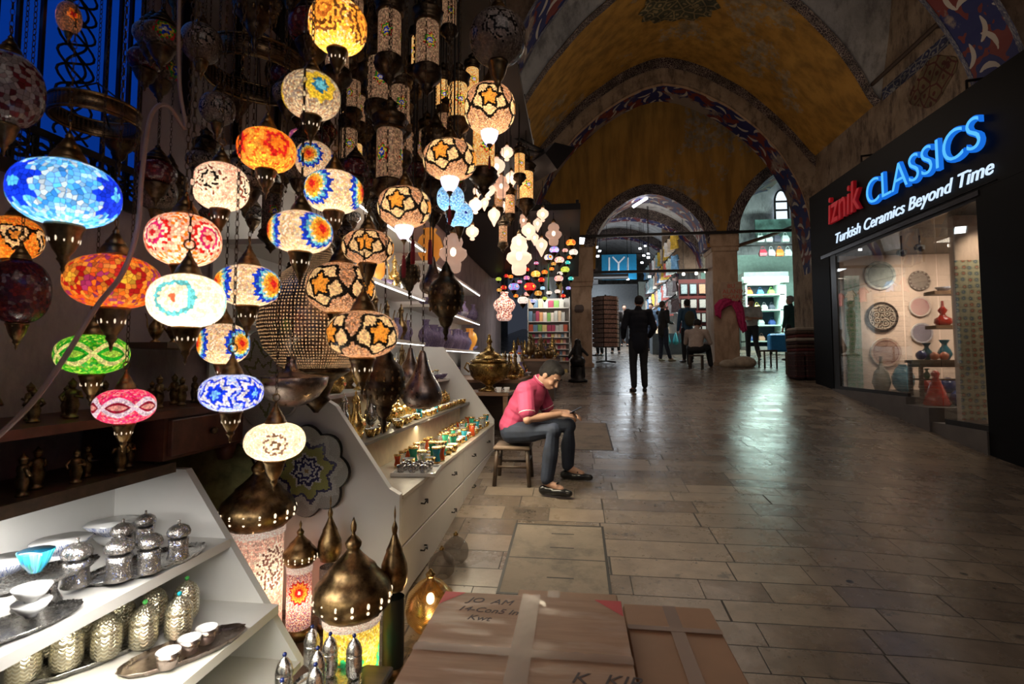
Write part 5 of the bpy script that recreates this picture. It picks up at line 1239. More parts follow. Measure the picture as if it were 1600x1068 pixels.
# plates hung behind
def disc_plate(name, loc, r, mats, label, cat, rx, rz=0, lobes=0, t=.02):
    root = empty(name, loc, rz, label, cat); root.rotation_euler = (rx, 0, rz)
    mod = (lambda t_, j: 1+.16*abs(cos(lobes*t_/2))) if lobes else None
    mb = MB(); mb.lathe([(.001, -t/2), (r*.96, -t/2), (r, 0), (r*.97, t/2)], 64, mod=mod, cap=False); mb.build('rim', mats[0], root)
    mb = MB(); mb.lathe([(r*.965, t/2), (r*.7, t*.25), (.001, t*.2)], 64, mod=mod, cap=False)
    mb.uv = [[((mb.v[mb.f[i][k2]][0])/r, (mb.v[mb.f[i][k2]][1])/r) for k2 in range(len(mb.f[i]))] for i in range(len(mb.f))]; mb.build('face', mats[1], root); return root
def m_medallion(name, rings, bg, scale=16, M=12, k=.14):
    b = NB(name); uv = b.co('UV'); f1 = b.vor(uv, scale, 'F1', '2D', .8); ed = b.vor(uv, scale, 'DISTANCE_TO_EDGE', '2D', .8).outputs[0]
    px, py, _ = b.sep(f1.outputs['Position'])
    r = b.m('SQRT', b.m('ADD', b.m('MULTIPLY', px, px), b.m('MULTIPLY', py, py))); th = b.m('ARCTAN2', py, px)
    tri = b.m('ABSOLUTE', b.m('SUBTRACT', b.m('FRACT', b.m('ADD', b.m('MULTIPLY', th, M/(2*pi)), 4.25)), .5))
    rr = b.m('MULTIPLY', r, b.m('ADD', 1-k, b.m('MULTIPLY', tri, 4*k)))
    col = b.ramp(rr, list(rings), 'CONSTANT')
    g = b.gt(ed, .04); return b.out(b.bsdf(color=b.mix(g, (.1, .09, .08), col), rough=.25))
def m_rosette():
    return m_medallion('mirror_rosette', ((0, (.3,.2,.1)), (.05, (.5,.5,.5)), (.14, (.02,.02,.1)), (.2, (.55,.55,.55)), (.26, (.02,.02,.08)), (.34, (.5,.5,.48)), (.4, (.25,.26,.08)), (.62, (.02,.02,.08)), (.7, (.4,.4,.38)), (.85, (.3,.3,.28))), (.4,.4,.4), 22, 8, .16)
disc_plate('rosette_mirror', P(480, 735, Y=2.47), .2, (IRON, m_rosette()), 'dark flower shaped mosaic rosette hanging on the white cabinet end', 'wall ornament', pi/2, 0, 8, .03)
disc_plate('scallop_plate', P(408, 590, Y=2.486), .22, (WPANEL, m_medallion('green_arabesque', ((0, (.45,.45,.42)), (.3, (.2,.22,.1)), (.36, (.45,.45,.42)), (.6, (.2,.22,.1)), (.68, (.45,.45,.42))), (.4,.4,.4), 26, 8, .3)), 'scalloped white and green ornamental panel on the wall behind the white lantern', 'wall ornament', pi/2, 0, 8, .016)
disc_plate('brass_plate', P(322, 755, Y=2.3), .23, (BRASSD, metal_aged('olive_plate', (.2, .19, .08), (.07, .07, .03), .4, 6)), 'big olive green metal plate leaning behind the near display', 'plate', pi/2-.1, .35)
mb = MB(); q = P(322, 755, Y=2.3); mb.box(q.x-.12, q.x+.12, q.y-.02, q.y+.2, fz(q.x, q.y)-.02, q.z-.25); tag(mb.build('plate_stand', WHITEP), 'white pedestal behind the near display under the olive plate', 'stand')
mb = MB(); mb.box(-1.79, -1.742, 2.505, 2.53, .2, 1.85); tag(mb.build('corner_post', mat('olive_post', (.15, .15, .1), .6)), 'olive grey upright post at the corner of the white cabinet', 'post')
mb = MB(); mb.box(-1.98, -1.6, 2.93, 2.97, 1.28, 2.05); pass
# blue lit window with an iron grille
wy0, wy1, wz0, wz1 = 1.25, 2.03, 2.2, 3.6
mb = MB(); mb.box(-1.99, -1.97, wy0, wy1, wz0, wz1); o = mb.build('window_1', glow('blue_light_panel', (.005, .09, .75), .28)); struct(o)
gr = empty('window_grille', (-1.95, 1.75, 2.2), 0, 'dark iron grille with a braided column over the blue window at the upper left', 'grille')
mb = MB()
for y in (wy0, 1.45, 1.52, 1.6, 1.86, 1.92, 1.97, wy1): mb.box(-1.965, -1.95, y-.006, y+.006, wz0, wz1)
mb.box(-1.965, -1.945, wy0, wy1, wz0-.05, wz0); mb.box(-1.965, -1.945, wy0, wy1, wz0+.12, wz0+.15)
part(gr, mb, 'bars', IRON)
mb = MB()
for ph_, am in ((0, .075), (2.09, .075), (4.19, .075), (0, .04), (3.14, .04)): mb.tube([(-1.955, 1.73+am*sin(ph_+k*.42), wz0+.16+k*.0155) for k in range(80)], .005, 5)
part(gr, mb, 'scrollwork', IRON)
mb = MB()
for i in range(10):
    for j in range(3): mb.torus((0, 0, 0), .035, .008, 10, 4, 0, T(-1.955, wy0+.05+i*.08, wz0+.02+j*.04, 0, pi/2, 0))
part(gr, mb, 'lattice', IRON)
light('blue_window_light', 'AREA', (-1.93, 1.7, 2.9), .7, (.1, .35, 1), .8, 1.2, (0, 1.75, 2.4))
for i, y in enumerate((2.35, 2.75, 3.15, 3.6)):
    mb = MB(); mb.box(-1.985, -1.965, y, y+.22, 2.75, 3.65); struct(mb.build('trim_panel', mat('pale_panel', (.4, .36, .36), .6)))
    mb = MB(); mb.box(-1.985, -1.955, y-.05, y-.02, 2.75, 3.65); struct(mb.build('trim_bar', IRON))

# ------------------------------------------------------------------ floor lanterns
def floor_lantern(name, loc, r, hbody, hcap, m, label, band=True, n=32, leaf=False, e=0, NN=4, off=0):
    root = empty(name, loc, atan2(-loc[1], -loc[0])-pi/NN+off, label, 'lantern')
    i = MB(); i.lathe([(r*.86, .05), (r*.88, .06), (r*.88, hbody-.02), (r*.86, hbody)], n, cap=False); i.uv = [[(u, (v-hbody*.5)/r) for u, v in f] for f in i.uv]; i.build('glass_body', m, root)
    mb = MB(); mb.lathe([(r*.8, 0), (r*.98, .01), (r*1.0, .03), (r*.9, .05)], n); mb.build('base', BRASS, root)
    if band:
        mb = MB(); mb.lathe([(r*.93, hbody), (r*.94, hbody+.03)], n, cap=False); mb.uv = [[(u*2, v*30) for u, v in f] for f in mb.uv]
        mb.build('bead_band', mosaic('bead_band', emit=.5, trans=.3, N=6, R=.1, rings=((0, WHT),), bg=(WHT, (1,.8,.7), (.8,.6,.5)), scale=16), root)
    z = hbody+.03; k = [(.95, 0), (1.0, .03), (1.22, .1), (1.27, .2), (1.18, .3), (.95, .38), (.78, .44), (.76, .47), (.55, .53), (.34, .6), (.24, .64), (.2, .66), (.25, .69), (.27, .73), (.16, .78), (.07, .81), (.05, .83), (.09, .86), (.1, .91), (.05, .96), (.005, 1)]
    if not band: k = [(a*.88, b) for a, b in k]
    mb = MB(); mb.lathe([(a*r, z+b*hcap) for a, b in k], n, mod=lambda t, j: 1+.02*cos(18*t)*(j < .4)); cp = mb.build('dome_cap', BRASS, root)
    mb = MB()
    for i2 in range(16):
        for zz, sz in ((.13, .012), (.2, .022)):
            mb.ball((r*1.235 if zz < .15 else r*1.255, 0, z+zz*hcap), (.004, r*.05, sz*hcap*1.4), 8, 6, 0, T(rz=2*pi*i2/16))
    if band: mb.build('perforation_pattern', glow('warm_hole_glow', (1, .8, .55), 1.6), root)
    light(name+'_bulb', 'POINT', (0, 0, hbody*.55), e or 2, (1, .8, .55), .03).parent = root
    return root
def onfloor(p, dz=0.0): return (p.x, p.y, fz(p.x, p.y)+dz)
STY['yellowflower'] = dict(N=4, v0=-.35, R=.62, M=12, k=.14, rings=((0, CYN), (.12, TEA), (.35, (.4,.3,.05)), (.5, (.05,.6,.25)), (.82, (.5,.5,.05))), bg=(YEL, (1,.75,.2), (1,.85,.35), (.8,.55,.08)), scale=16)
STY['pinkflower'] = dict(N=3, v0=.5, R=.75, M=14, k=.16, rings=((0, WHT), (.25, (.2,.1,.08)), (.35, WHT), (.5, (.25,.12,.1)), (.6, WHT), (.75, (.2,.1,.08)), (.84, WHT)), bg=((.9,.6,.5), (.8,.5,.42), (1,.75,.65)), scale=14)
STY['orangeflower'] = dict(N=3, v0=.3, R=.8, M=12, k=.14, rings=((0, WHT), (.15, RED), (.4, ORG), (.6, AMB), (.82, RED)), bg=((.8,.5,.4), (.3,.15,.3), (.9,.8,.7), (.5,.15,.1)), scale=18)
M_CLEARM = None
q = P(550, 968, Y=1.95); floor_lantern('floor_lantern', onfloor(q), .118, q.z-fz(q.x, q.y)+.0, .36, mosmat('yellowflower', 'on'), 'big floor lantern with a pierced brass dome and yellow glass with a green flower', e=2.2)
q = P(402, 838, Y=2.22); floor_lantern('floor_lantern', onfloor(q), .128, q.z-fz(q.x, q.y)+.02, .36, mosmat('pinkflower', 'on'), 'tall floor lantern with a brass dome and pale pink glass with brown stars', e=2.0, NN=3, off=.7)
q = P(468, 893, Y=2.3); floor_lantern('floor_lantern', onfloor(q), .062, .3, .2, mosmat('orangeflower', 'on'), 'slim floor lantern with orange flower mosaic between two big domes', e=.8, NN=3)
M_DARKM = mosmat('flowerdim', 'off')
q = P(615, 960, Y=2.1); floor_lantern('floor_lantern', onfloor(q), .05, .32, .34, GRMESH if False else mat('dark_green_mesh', (.012, .016, .012), .5), 'slim dark floor lantern with a leaf finial right of the big dome', band=False, e=.05)
q = P(513, 960, Y=2.35); floor_lantern('floor_lantern', onfloor(q), .05, .3, .3, M_DARKM, 'slim dark floor lantern half hidden left of the big dome', band=False, e=.05)
def ball_lamp(px, py, r, m, label, e):
    g = G(px, py); root = empty('glass_globe_lamp', (g.x, g.y, g.z), 0, label, 'lamp')
    mb = MB(); mb.lathe([(r*.3, 0), (r*.6, r*.12), (r*.92, r*.5), (r, r*.95), (r*.88, r*1.45), (r*.5, r*1.85), (r*.18, r*2.02), (r*.15, r*2.15)], 40, cap=True, mod=lambda t, j: 1+.01*sin(6*t+8*j)); mb.uv = [[(u, v/r) for u, v in f] for f in mb.uv]; mb.build('glass_body', m, root)
    mb = MB(); mb.lathe([(r*.17, r*2.1), (r*.2, r*2.2), (r*.1, r*2.3), (r*.04, r*2.4)], 12); mb.build('cap', GOLDB, root)
    if e: mb = MB(); mb.ball((0, 0, r*1.25), (r*.16, r*.16, r*.22), 12, 8); mb.build('bulb', M_BULB, root); light('globe_lamp_bulb', 'POINT', (0, -.0, r*1.6), e, (1, .75, .45), .02).parent = root
def m_goldmesh():
    b = NB('gold_mesh_glass'); uv = b.co('UV'); x, y, z = b.sep(uv)
    s = b.m('MULTIPLY', b.m('SINE', b.m('MULTIPLY', x, 60)), b.m('SINE', b.m('MULTIPLY', b.m('ADD', y, b.m('MULTIPLY', b.m('SINE', b.m('MULTIPLY', x, 5)), .08)), 70)))
    hole = b.gt(s, -.15)
    met = b.bsdf(color=(.8, .6, .28, 1), metal=1.0, rough=.22); tr = b.n('ShaderNodeBsdfTransparent', {0: (1, .85, .6, 1)})
    return b.out(b.n('ShaderNodeMixShader', {0: b.m('MULTIPLY', hole, .62), 1: met.outputs[0], 2: tr.outputs[0]}))
SMOKE = m_glass('smoked_glass', (.28, .24, .2), .1, .03)
ball_lamp(672, 985, .118, m_goldmesh(), 'glowing golden mesh globe lamp on the floor beside the drawers', 2.2)
ball_lamp(690, 903, .075, SMOKE, 'smoked glass globe on the floor behind the golden one', 0); ball_lamp(712, 880, .078, SMOKE, 'smoked glass globe farthest along the drawers', 0)
o = cable([onfloor(P(640, 990, Y=2.2), .02), onfloor(Vector((-.6, 2.1, 0)), .1), onfloor(Vector((-.52, 1.95, 0)), .06), onfloor(Vector((-.56, 1.8, 0)), .01), onfloor(Vector((-.62, 1.6, 0)), .01)], r=.006); tag(o, 'black cable looping on the floor beside the golden globe lamp', 'cable')
o = cable([onfloor(Vector((-.66, 2.2, 0)), .02), onfloor(Vector((-.5, 2.2, 0)), .13), onfloor(Vector((-.44, 2.05, 0)), .02), onfloor(Vector((-.46, 1.8, 0)), .01)], r=.006); tag(o, 'second black cable on the floor between the golden globe and the cartons', 'cable')

# ------------------------------------------------------------------ cartons
def m_card(name, stripes=True):
    b = NB(name); co = b.co(); x, y, z = b.sep(co)
    n1 = b.noise(b.n('ShaderNodeMapping', {'Vector': co, 'Scale': (1, 12, 1)}).outputs[0], 6, 4)
    base = b.ramp(n1, [(.3, (.31, .165, .09)), (.7, (.4, .225, .13))])
    film = b.ramp(b.noise(b.n('ShaderNodeMapping', {'Vector': co, 'Scale': (1.4, 7, 1)}).outputs[0], 3, 4, .7), [(.5, .62), (.6, .3)])
    return b.out(b.bsdf(color=base, rough=film, normal=b.bump(b.noise(co, 9, 4), .2, .006), coat=.08))
CARD = m_card('cardboard'); CARD2 = mat('cardboard_plain', (.34, .185, .1), .6, 0, .08, 8)
TAPE = m_glass('packing_tape', (.42, .28, .2), .22, .3); INK = mat('marker_ink', (.03, .012, .015), .6); REDP = mat('red_print', (.55, .03, .04), .6)
cb = empty('cardboard_box', (-.14, 1.42, .15), 0, 'large taped cardboard box in front with red corners and handwriting on top', 'box')
z0 = fz(-.1, 1.4); ZT = .75
bx0, bx1, by0, by1 = -.425, .135, .98, 1.665
mb = MB(); mb.box(bx0, bx1, by0, by1, z0, ZT, b=.004); part(cb, mb, 'carton', CARD)
for (a, b2, nm) in ((bx0+.001, (bx0+bx1)/2-.004, 'flap'), ((bx0+bx1)/2+.004, bx1-.001, 'flap')): mb = MB(); mb.box(a, b2, by0+.004, by1-.002, ZT, ZT+.005, b=.001); part(cb, mb, nm, CARD)
mb = MB(); xm = (bx0+bx1)/2
vs = []; fs = []
for k in range(25):
    y = lerp(by0, by1, k/24)
    for j, xx in enumerate((-.028, -.014, 0, .014, .028)): vs.append((xm+xx, y, ZT+.007+.004*abs(sin(k*1.9+j*2.3))))
for k in range(24):
    for j in range(4): fs.append((k*5+j, k*5+j+1, (k+1)*5+j+1, (k+1)*5+j))
mb.add(vs, fs, None, 0, True); part(cb, mb, 'tape', TAPE)
for (y, w) in ((1.34, .018), (1.08, .018)):
    vs = []; fs = []
    for k in range(25):
        x = lerp(bx0, bx1, k/24)
        for j in range(3): vs.append((x, y+(j-1)*w, ZT+.007+.003*abs(sin(k*1.3+j*2+y*9))))
    for k in range(24):
        for j in range(2): fs.append((k*3+j, (k+1)*3+j, (k+1)*3+j+1, k*3+j+1))
    mb = MB(); mb.add(vs, fs, None, 0, True); part(cb, mb, 'tape', TAPE)
mb = MB(); zz = ZT+.0056
mb.add([(bx0+.002, by1-.004, zz), (bx0+.002, by1-.09, zz), (bx0+.07, by1-.004, zz)], [(0, 1, 2)]); part(cb, mb, 'red_corner_print', REDP); mb = MB(); mb.add([(bx1-.004, by1-.004, zz), (bx1-.085, by1-.004, zz), (bx1-.004, by1-.1, zz)], [(0, 1, 2)]); part(cb, mb, 'red_corner_print', REDP)
def script_text(txt, loc, size, rot, m, parent=None, name='lettering', ext=.0004, shear=0.0, bold=0, font=None, sx=1.0):
    c = bpy.data.curves.new(name, 'FONT'); c.body = txt; c.size = size; c.extrude = ext; c.offset = bold; c.shear = shear; c.space_character = 1.0; c.resolution_u = 3
    o = bpy.data.objects.new(name, c); COL.objects.link(o); o.location = loc; o.rotation_euler = rot; o.scale = (sx, 1, 1)
    dg = bpy.context.evaluated_depsgraph_get(); me = bpy.data.meshes.new_from_object(o.evaluated_get(dg)); bpy.data.objects.remove(o)
    o = bpy.data.objects.new(name, me); COL.objects.link(o); me.materials.clear(); me.materials.append(m); o.location = loc; o.rotation_euler = rot; o.scale = (sx, 1, 1)
    if parent is not None: o.parent = parent; o.matrix_parent_inverse = Matrix.Translation(-Vector(parent.location))
    return o
for t_, x, y, s_ in (('JO  AM', -.34, 1.6, .045), ('14-Con5 In', -.36, 1.545, .04), ('Kwt', -.32, 1.495, .04), ('K', -.02, 1.24, .06), ('KIR', .055, 1.24, .06)):
    script_text(t_, (x, y, ZT+.0058), s_, (0, 0, -.05 if y > 1.4 else -.05), INK, cb, 'handwriting', .0003, .3)
c2 = empty('cardboard_box', (.28, 1.6, .15), 0, 'lower plain cardboard box right of the taped one', 'box')
mb = MB(); mb.box(.146, .42, 1.25, 1.76, fz(.3, 1.5)-.02, .7, b=.004); part(c2, mb, 'carton', CARD2)
mb = MB(); mb.box(.148, .418, 1.62, 1.758, .7, .705, b=.001); part(c2, mb, 'flap', CARD2)
mb = MB(); mb.box(.27, .31, 1.25, 1.76, .705, .7055); part(c2, mb, 'tape', TAPE)
mb = MB(); mb.box(.147, .419, 1.6, 1.625, .7052, .7062); part(c2, mb, 'tape', TAPE)
c3 = empty('cardboard_box', (-.03, 1.75, .18), 0, 'cardboard box behind the taped one with only its far flap showing', 'box')
mb = MB(); mb.box(-.2, .13, 1.68, 1.8, fz(0, 1.75)-.02, .715, b=.004); part(c3, mb, 'carton', CARD2)
mb = MB(); mb.box(-.1, -.06, 1.68, 1.8, .7155, .716); part(c3, mb, 'tape', TAPE)
# floor hatches
def hatch(px0, px1, py0, py1, label, slots):
    a, b2, c, d = G(px0[0], py1), G(px1[0], py1), G(px1[1], py0), G(px0[1], py0)
    x0, x1 = (a.x+d.x)/2, (b2.x+c.x)/2; y0, y1 = (a.y+b2.y)/2, (c.y+d.y)/2
    root = empty('floor_hatch', ((x0+x1)/2, (y0+y1)/2, fz(x0, y0)), 0, label, 'hatch')
    sl = .098; rt = root
    def slab(xa, xb, ya, yb, h, nm, m):
        mb = MB(); z = lambda x, y: fz(x, y)
        vs = [(xa, ya, z(xa, ya)-.02), (xb, ya, z(xb, ya)-.02), (xb, yb, z(xb, yb)-.02), (xa, yb, z(xa, yb)-.02), (xa, ya, z(xa, ya)+h), (xb, ya, z(xb, ya)+h), (xb, yb, z(xb, yb)+h), (xa, yb, z(xa, yb)+h)]
        mb.add(vs, [(3,2,1,0),(4,5,6,7),(0,1,5,4),(1,2,6,5),(2,3,7,6),(3,0,4,7)]); part(root, mb, nm, m)
    w = .016
    IR2 = mat('hatch_frame_iron', (.02, .018, .016), .6)
    slab(x0-w, x0, y0, y1, .002, 'frame', IR2); slab(x1, x1+w, y0, y1, .002, 'frame', IR2); slab(x0-w, x1+w, y1, y1+w, .002, 'frame', IR2); slab(x0-w, x1+w, y0-w, y0, .002, 'frame', IR2)
    if slots > 1: ym = lerp(y0, y1, .45); slab(x0, x1, ym-.004, ym+.004, .0022, 'frame', IR2)
    slab(x0, x1, y0, y1, .0014, 'stone_lid', M_LID)
    for k in range(slots):
        y = lerp(y0, y1, [.2, .62, .85][k]); slab(lerp(x0, x1, .42), lerp(x0, x1, .68), y-.005, y+.005, .0024, 'slot', IR2)
M_LID = m_plaster('hatch_stone', (.17, .138, .106), (.22, .178, .135), (.12, .1, .08))
hatch((770, 815), (940, 948), 822, 930, 'stone floor hatch with an iron frame and slots behind the cartons', 3)
hatch((872, 905), (949, 952), 661, 702, 'small stone floor hatch beside the seated man', 1)

# ------------------------------------------------------------------ shop on the right
SX = 4.465
b_ = NB('matt_black_cladding'); FASC = b_.out(b_.bsdf(color=(.0035, .0035, .004, 1), rough=.6, spec=.12))
sh = empty('shop_display', (SX, 7.5, .5), 0, 'black clad ceramics shop front with a lit sign along the right side', 'shop front')
NEARW, FARW, ZFB, ZFT = 6.25, 9.42, 3.39, 4.596
mb = MB(); mb.box(SX, SX+.98, 4.2, 10.3, ZFB, ZFT); part(sh, mb, 'fascia', FASC)
mb = MB(); mb.box(SX-.01, SX+.03, 6.2, 9.9, ZFB-.06, ZFB-.002); part(sh, mb, 'fascia_lip', mat('steel_lip', (.12, .12, .13), .25, .8))
mb = MB(); mb.box(SX+.0, SX+.5, 4.2, NEARW, .2, ZFB-.002); part(sh, mb, 'near_pier', FASC)
mb = MB(); mb.box(SX, SX+.5, 9.62, 10.3, .7, ZFB-.002); part(sh, mb, 'far_pier', FASC)
FR = mat('dark_steel_frame', (.03, .03, .032), .35, .5)
mb = MB()
mb.box(SX+.01, SX+.07, FARW, 9.62, .9, ZFB-.06); mb.box(SX+.015, SX+.06, NEARW, FARW, ZFB-.1, ZFB-.06)
mb.box(SX+.01, SX+.05, 7.62, FARW, 1.0, 1.05); mb.box(SX+.01, SX+.05, NEARW, 6.93, .72, .78); part(sh, mb, 'window_frame', FR)
STEP = mat('grey_step', (.1, .09, .085), .5, 0, .15, 5)
mb = MB(); mb.box(SX-.03, 7.15, 7.6, 9.62, .6, 1.0); mb.box(SX-.05, 7.15, 7.12, 7.62, .5, .9); mb.box(SX-.02, 7.15, 6.25, 7.12, .4, .72); part(sh, mb, 'plinth', STEP)
b_ = NB('shop_window_glass'); SHG = b_.out(b_.n('ShaderNodeMixShader', {0: b_.m('MULTIPLY', b_.n('ShaderNodeLayerWeight', {0: .35}).outputs[0], .45), 1: b_.n('ShaderNodeBsdfTransparent', {0: (.94, .96, .95, 1)}).outputs[0], 2: b_.n('ShaderNodeBsdfGlossy', {0: (1, 1, 1, 1), 1: .01}).outputs[0]}))
for (a, b2, z0_) in ((7.66, FARW, 1.05), (6.98, 7.64, .9), (NEARW, 6.96, .78)):
    mb = MB(); mb.box(SX+.02, SX+.028, a, b2, z0_, ZFB-.1); part(sh, mb, 'window_pane', SHG)
CRMW = mat('cream_wall', (.7, .55, .47), .7, 0, .04, 2)
mb = MB(); mb.box(SX+.05, 7.2, 9.46, 9.5, .7, 3.3); mb.box(7.16, 7.2, 5.2, 9.5, .7, 3.3); mb.box(SX+.5, 7.2, 5.2, 5.24, .7, 3.3); part(sh, mb, 'display_wall', CRMW)
mb = MB(); mb.box(SX+.05, 7.2, 5.2, 9.5, 3.3, 3.36); part(sh, mb, 'display_ceiling', mat('dark_ceiling', (.1, .09, .08), .5))
mb = MB(); mb.box(SX+.5, 7.2, 5.24, 6.3, .6, .74); part(sh, mb, 'display_floor', STEP)
light('shop_spot', 'SPOT', (4.95, 8.2, 3.1), 120, (1, .8, .6), .04, None, (5.9, 9.45, 2.2), 1.5, .8, gloss=False)
light('shop_spot', 'SPOT', (5.3, 7.6, 3.15), 85, (1, .82, .64), .04, None, (6.4, 9.45, 2.0), 1.3, .8, gloss=False)
light('shop_spot', 'SPOT', (4.9, 6.5, 3.15), 26, (1, .8, .58), .05, None, (5.2, 8, 1.2), 1.5, .8, gloss=False)
light('shop_ceiling_light', 'AREA', (5.7, 7.5, 3.25), 44, (1, .84, .68), .8, 1.6, (5.7, 7.5, 0))
light('floor_warm_spot', 'SPOT', (4.75, 6.6, 3.1), 45, (1, .62, .2), .03, None, (3.9, 6.2, .6), .6, .9)
# sign lettering: reads from the far end towards the viewer
LR = Matrix(((0, 0, -1), (-1, 0, 0), (0, 1, 0))).to_euler()
def sign_text(txt, y0, y1, z, h, m, parent, name, ext=.02, shear=0.0, bold=0.0, off=.012, lift=0.0):
    o = script_text(txt, (0, 0, 0), 1, (0, 0, 0), m, None, name, 0, shear, 0)
    bpy.data.objects.remove(o)
    c = bpy.data.curves.new(name, 'FONT'); c.body = txt; c.size = 1; c.shear = shear; c.offset = bold; c.extrude = ext; c.bevel_depth = .004; c.bevel_resolution = 1; c.resolution_u = 5
    t = bpy.data.objects.new(name, c); COL.objects.link(t); dg = bpy.context.evaluated_depsgraph_get(); me = bpy.data.meshes.new_from_object(t.evaluated_get(dg)); bpy.data.objects.remove(t)
    xs = [v.co.x for v in me.vertices]; x0, x1 = min(xs), max(xs); cap = .72
    sx = (y0-y1)/(x1-x0); sz = h/cap
    for v in me.vertices: v.co = Vector(((v.co.x-x0)*sx, v.co.y*sz+lift*(v.co.x-x0)*sx, v.co.z))
    me.materials.clear(); me.materials.append(m)
    o = bpy.data.objects.new(name, me); COL.objects.link(o); o.rotation_euler = LR; o.location = (SX-off-ext, y0, z); o.parent = parent; o.matrix_parent_inverse = Matrix.Translation(-Vector(parent.location)); return o
sg = empty('shop_sign', (SX-.02, 7.5, 3.5), 0, 'illuminated lettering on the black fascia, red, blue and white', 'sign')
BLUEL = glow('sign_blue_glow', (.012, .2, .95), .75); BLUEC = glow('sign_blue_core_glow', (.1, .5, 1), 1.1)
REDL = mat('sign_red', (.4, .012, .02), .35, emit=.1, ecol=(.6, .01, .02)); WHTL = glow('sign_white_glow', (.62, .78, 1), 1.15)
sign_text('CLASSICS', 8.25, 6.02, 3.81, .4, BLUEL, sg, 'blue_lettering', .02, 0, .006, .03)
sign_text('CLASSICS', 8.235, 6.035, 3.825, .385, BLUEC, sg, 'blue_tube_lettering', .004, 0, -.018, .072)
sign_text('iznik', 9.42, 8.42, 3.86, .5, REDL, sg, 'red_lettering', .025, .12, .006, .03)
sign_text('Turkish Ceramics Beyond Time', 9.33, 5.96, 3.5, .17, WHTL, sg, 'white_lettering', .003, .28, .0, .012)
mb = MB(); mb.box(SX-.012, SX-.001, 5.95, 9.45, 3.42, 3.425); part(sg, mb, 'mounting_rail', BLACKP)
# plates on the cream wall
def m_plate(name, rim, bg, fg, sc):
    b = NB(name); uv = b.co('UV'); x, y, _ = b.sep(uv); r = b.m('SQRT', b.m('ADD', b.m('MULTIPLY', x, x), b.m('MULTIPLY', y, y)))
    f = b.vor(b.vm('ADD', uv, b.vm('SCALE', b.noise(uv, 4, 2, .5, 1), None, .15)), sc, 'F1', '2D').outputs[0]; s = b.gt(b.m('SINE', b.m('MULTIPLY', f, 22)), .1)
    th = b.m('SINE', b.m('MULTIPLY', b.m('ARCTAN2', y, x), 14))
    rimc = b.mix(b.gt(th, 0), rim, bg); col = b.mix(s, bg, fg)
    col = b.mix(b.gt(r, .8), col, rimc); col = b.mix(b.lt(b.m('ABSOLUTE', b.m('SUBTRACT', r, .79)), .02), col, fg)
    return b.out(b.bsdf(color=col, rough=.12, coat=.5))
for i, (px, py, d, a, lab) in enumerate([
    (1375, 430, .5, ((.25,.28,.27), (.4,.42,.38), (.05,.08,.09), 5), 'upper large grey green ceramic plate in the shop window'),
    (1378, 495, .52, ((.03,.025,.025), (.03,.025,.025), (.5,.42,.35), 2.2), 'middle large black ceramic plate with pale flowers'),
    (1384, 550, .5, ((.45,.3,.25), (.5,.38,.32), (.14,.03,.03), 6), 'lower large red brown mottled ceramic plate'),
    (1436, 438, .34, ((.1,.07,.07), (.4,.35,.3), (.06,.03,.04), 7), 'small dark rimmed plate, top of the right column'),
    (1437, 479, .34, ((.6,.5,.45), (.65,.55,.5), (.35,.05,.1), 4), 'small white plate with red and purple flowers, middle of the right column'),
    (1440, 520, .35, ((.5,.48,.5), (.4,.36,.42), (.03,.02,.06), 6), 'small white rimmed plate with dark centre, lowest of the right column')]):
    q = P(px, py, Y=9.42); disc_plate('ceramic_plate', q, d/2, (mat('plate_rim_dark', (.12, .1, .1), .2) if i in (1, 3) else PORC, m_plate(f'plate_glaze_{i}', *a)), lab, 'plate', pi/2, 0, 0, .03)
def m_tiles(name, bg, c1, c2):
    b = NB(name); uv = b.co('UV'); x, y, _ = b.sep(uv)
    v = b.vor(uv, 13, 'F1', '2D', .35); f = v.outputs[0]; cc = b.sep(v.outputs['Color'])[0]
    fl = b.lt(f, .24); ring = b.m('MULTIPLY', b.lt(f, .36), b.gt(f, .29)); col = b.mix(ring, bg, (.12, .25, .2)); col = b.mix(fl, col, b.mix(b.gt(cc, .5), c1, c2)); col = b.mix(b.lt(f, .08), col, (.8, .75, .6))
    g = b.lt(b.m('FRACT', b.m('MULTIPLY', y, 4.2)), .015); g2 = b.lt(b.m('FRACT', b.m('MULTIPLY', x, 4.2)), .015); col = b.mix(b.m('MAXIMUM', g, g2), col, (.2, .2, .18))
    return b.out(b.bsdf(color=col, rough=.15))
def tilepanel(x0, x1, y, z0, z1, m, label):
    mb = MB(); mb.box(x0, x1, y, y+.015, z0, z1); o = mb.build('tile_panel', m); 
    uvl = o.data.uv_layers[0].data
    for pl in o.data.polygons:
        for li in pl.loop_indices: v = o.data.vertices[o.data.loops[li].vertex_index].co; uvl[li].uv = (v.x, v.z)
    tag(o, label, 'tile panel')
tilepanel(4.62, 4.93, 6.85, .78, 2.72, m_tiles('floral_tiles', (.62, .58, .42), (.06, .15, .28), (.4, .08, .04)), 'tall cream tile panel with blue and red flowers at the near side of the window')
tilepanel(P(1321, 500, Y=9.43).x, P(1345, 500, Y=9.43).x, 9.43, 1.003, 2.95, m_tiles('green_tiles', (.3, .36, .27), (.03, .2, .06), (.12, .3, .2)), 'tall green patterned tile panel at the far side of the window')
mb = MB(); mb.box(4.66, 4.98, 6.9, 7.0, .73, 3.29); tag(mb.build('display_column', CRMW), 'white display column behind the floral tile panel', 'column')
mb = MB(); mb.box(5.42, 5.47, 8.0, 8.05, 1.002, 3.29); tag(mb.build('display_post', WOODD), 'black upright post with two wooden shelves inside the window', 'post')
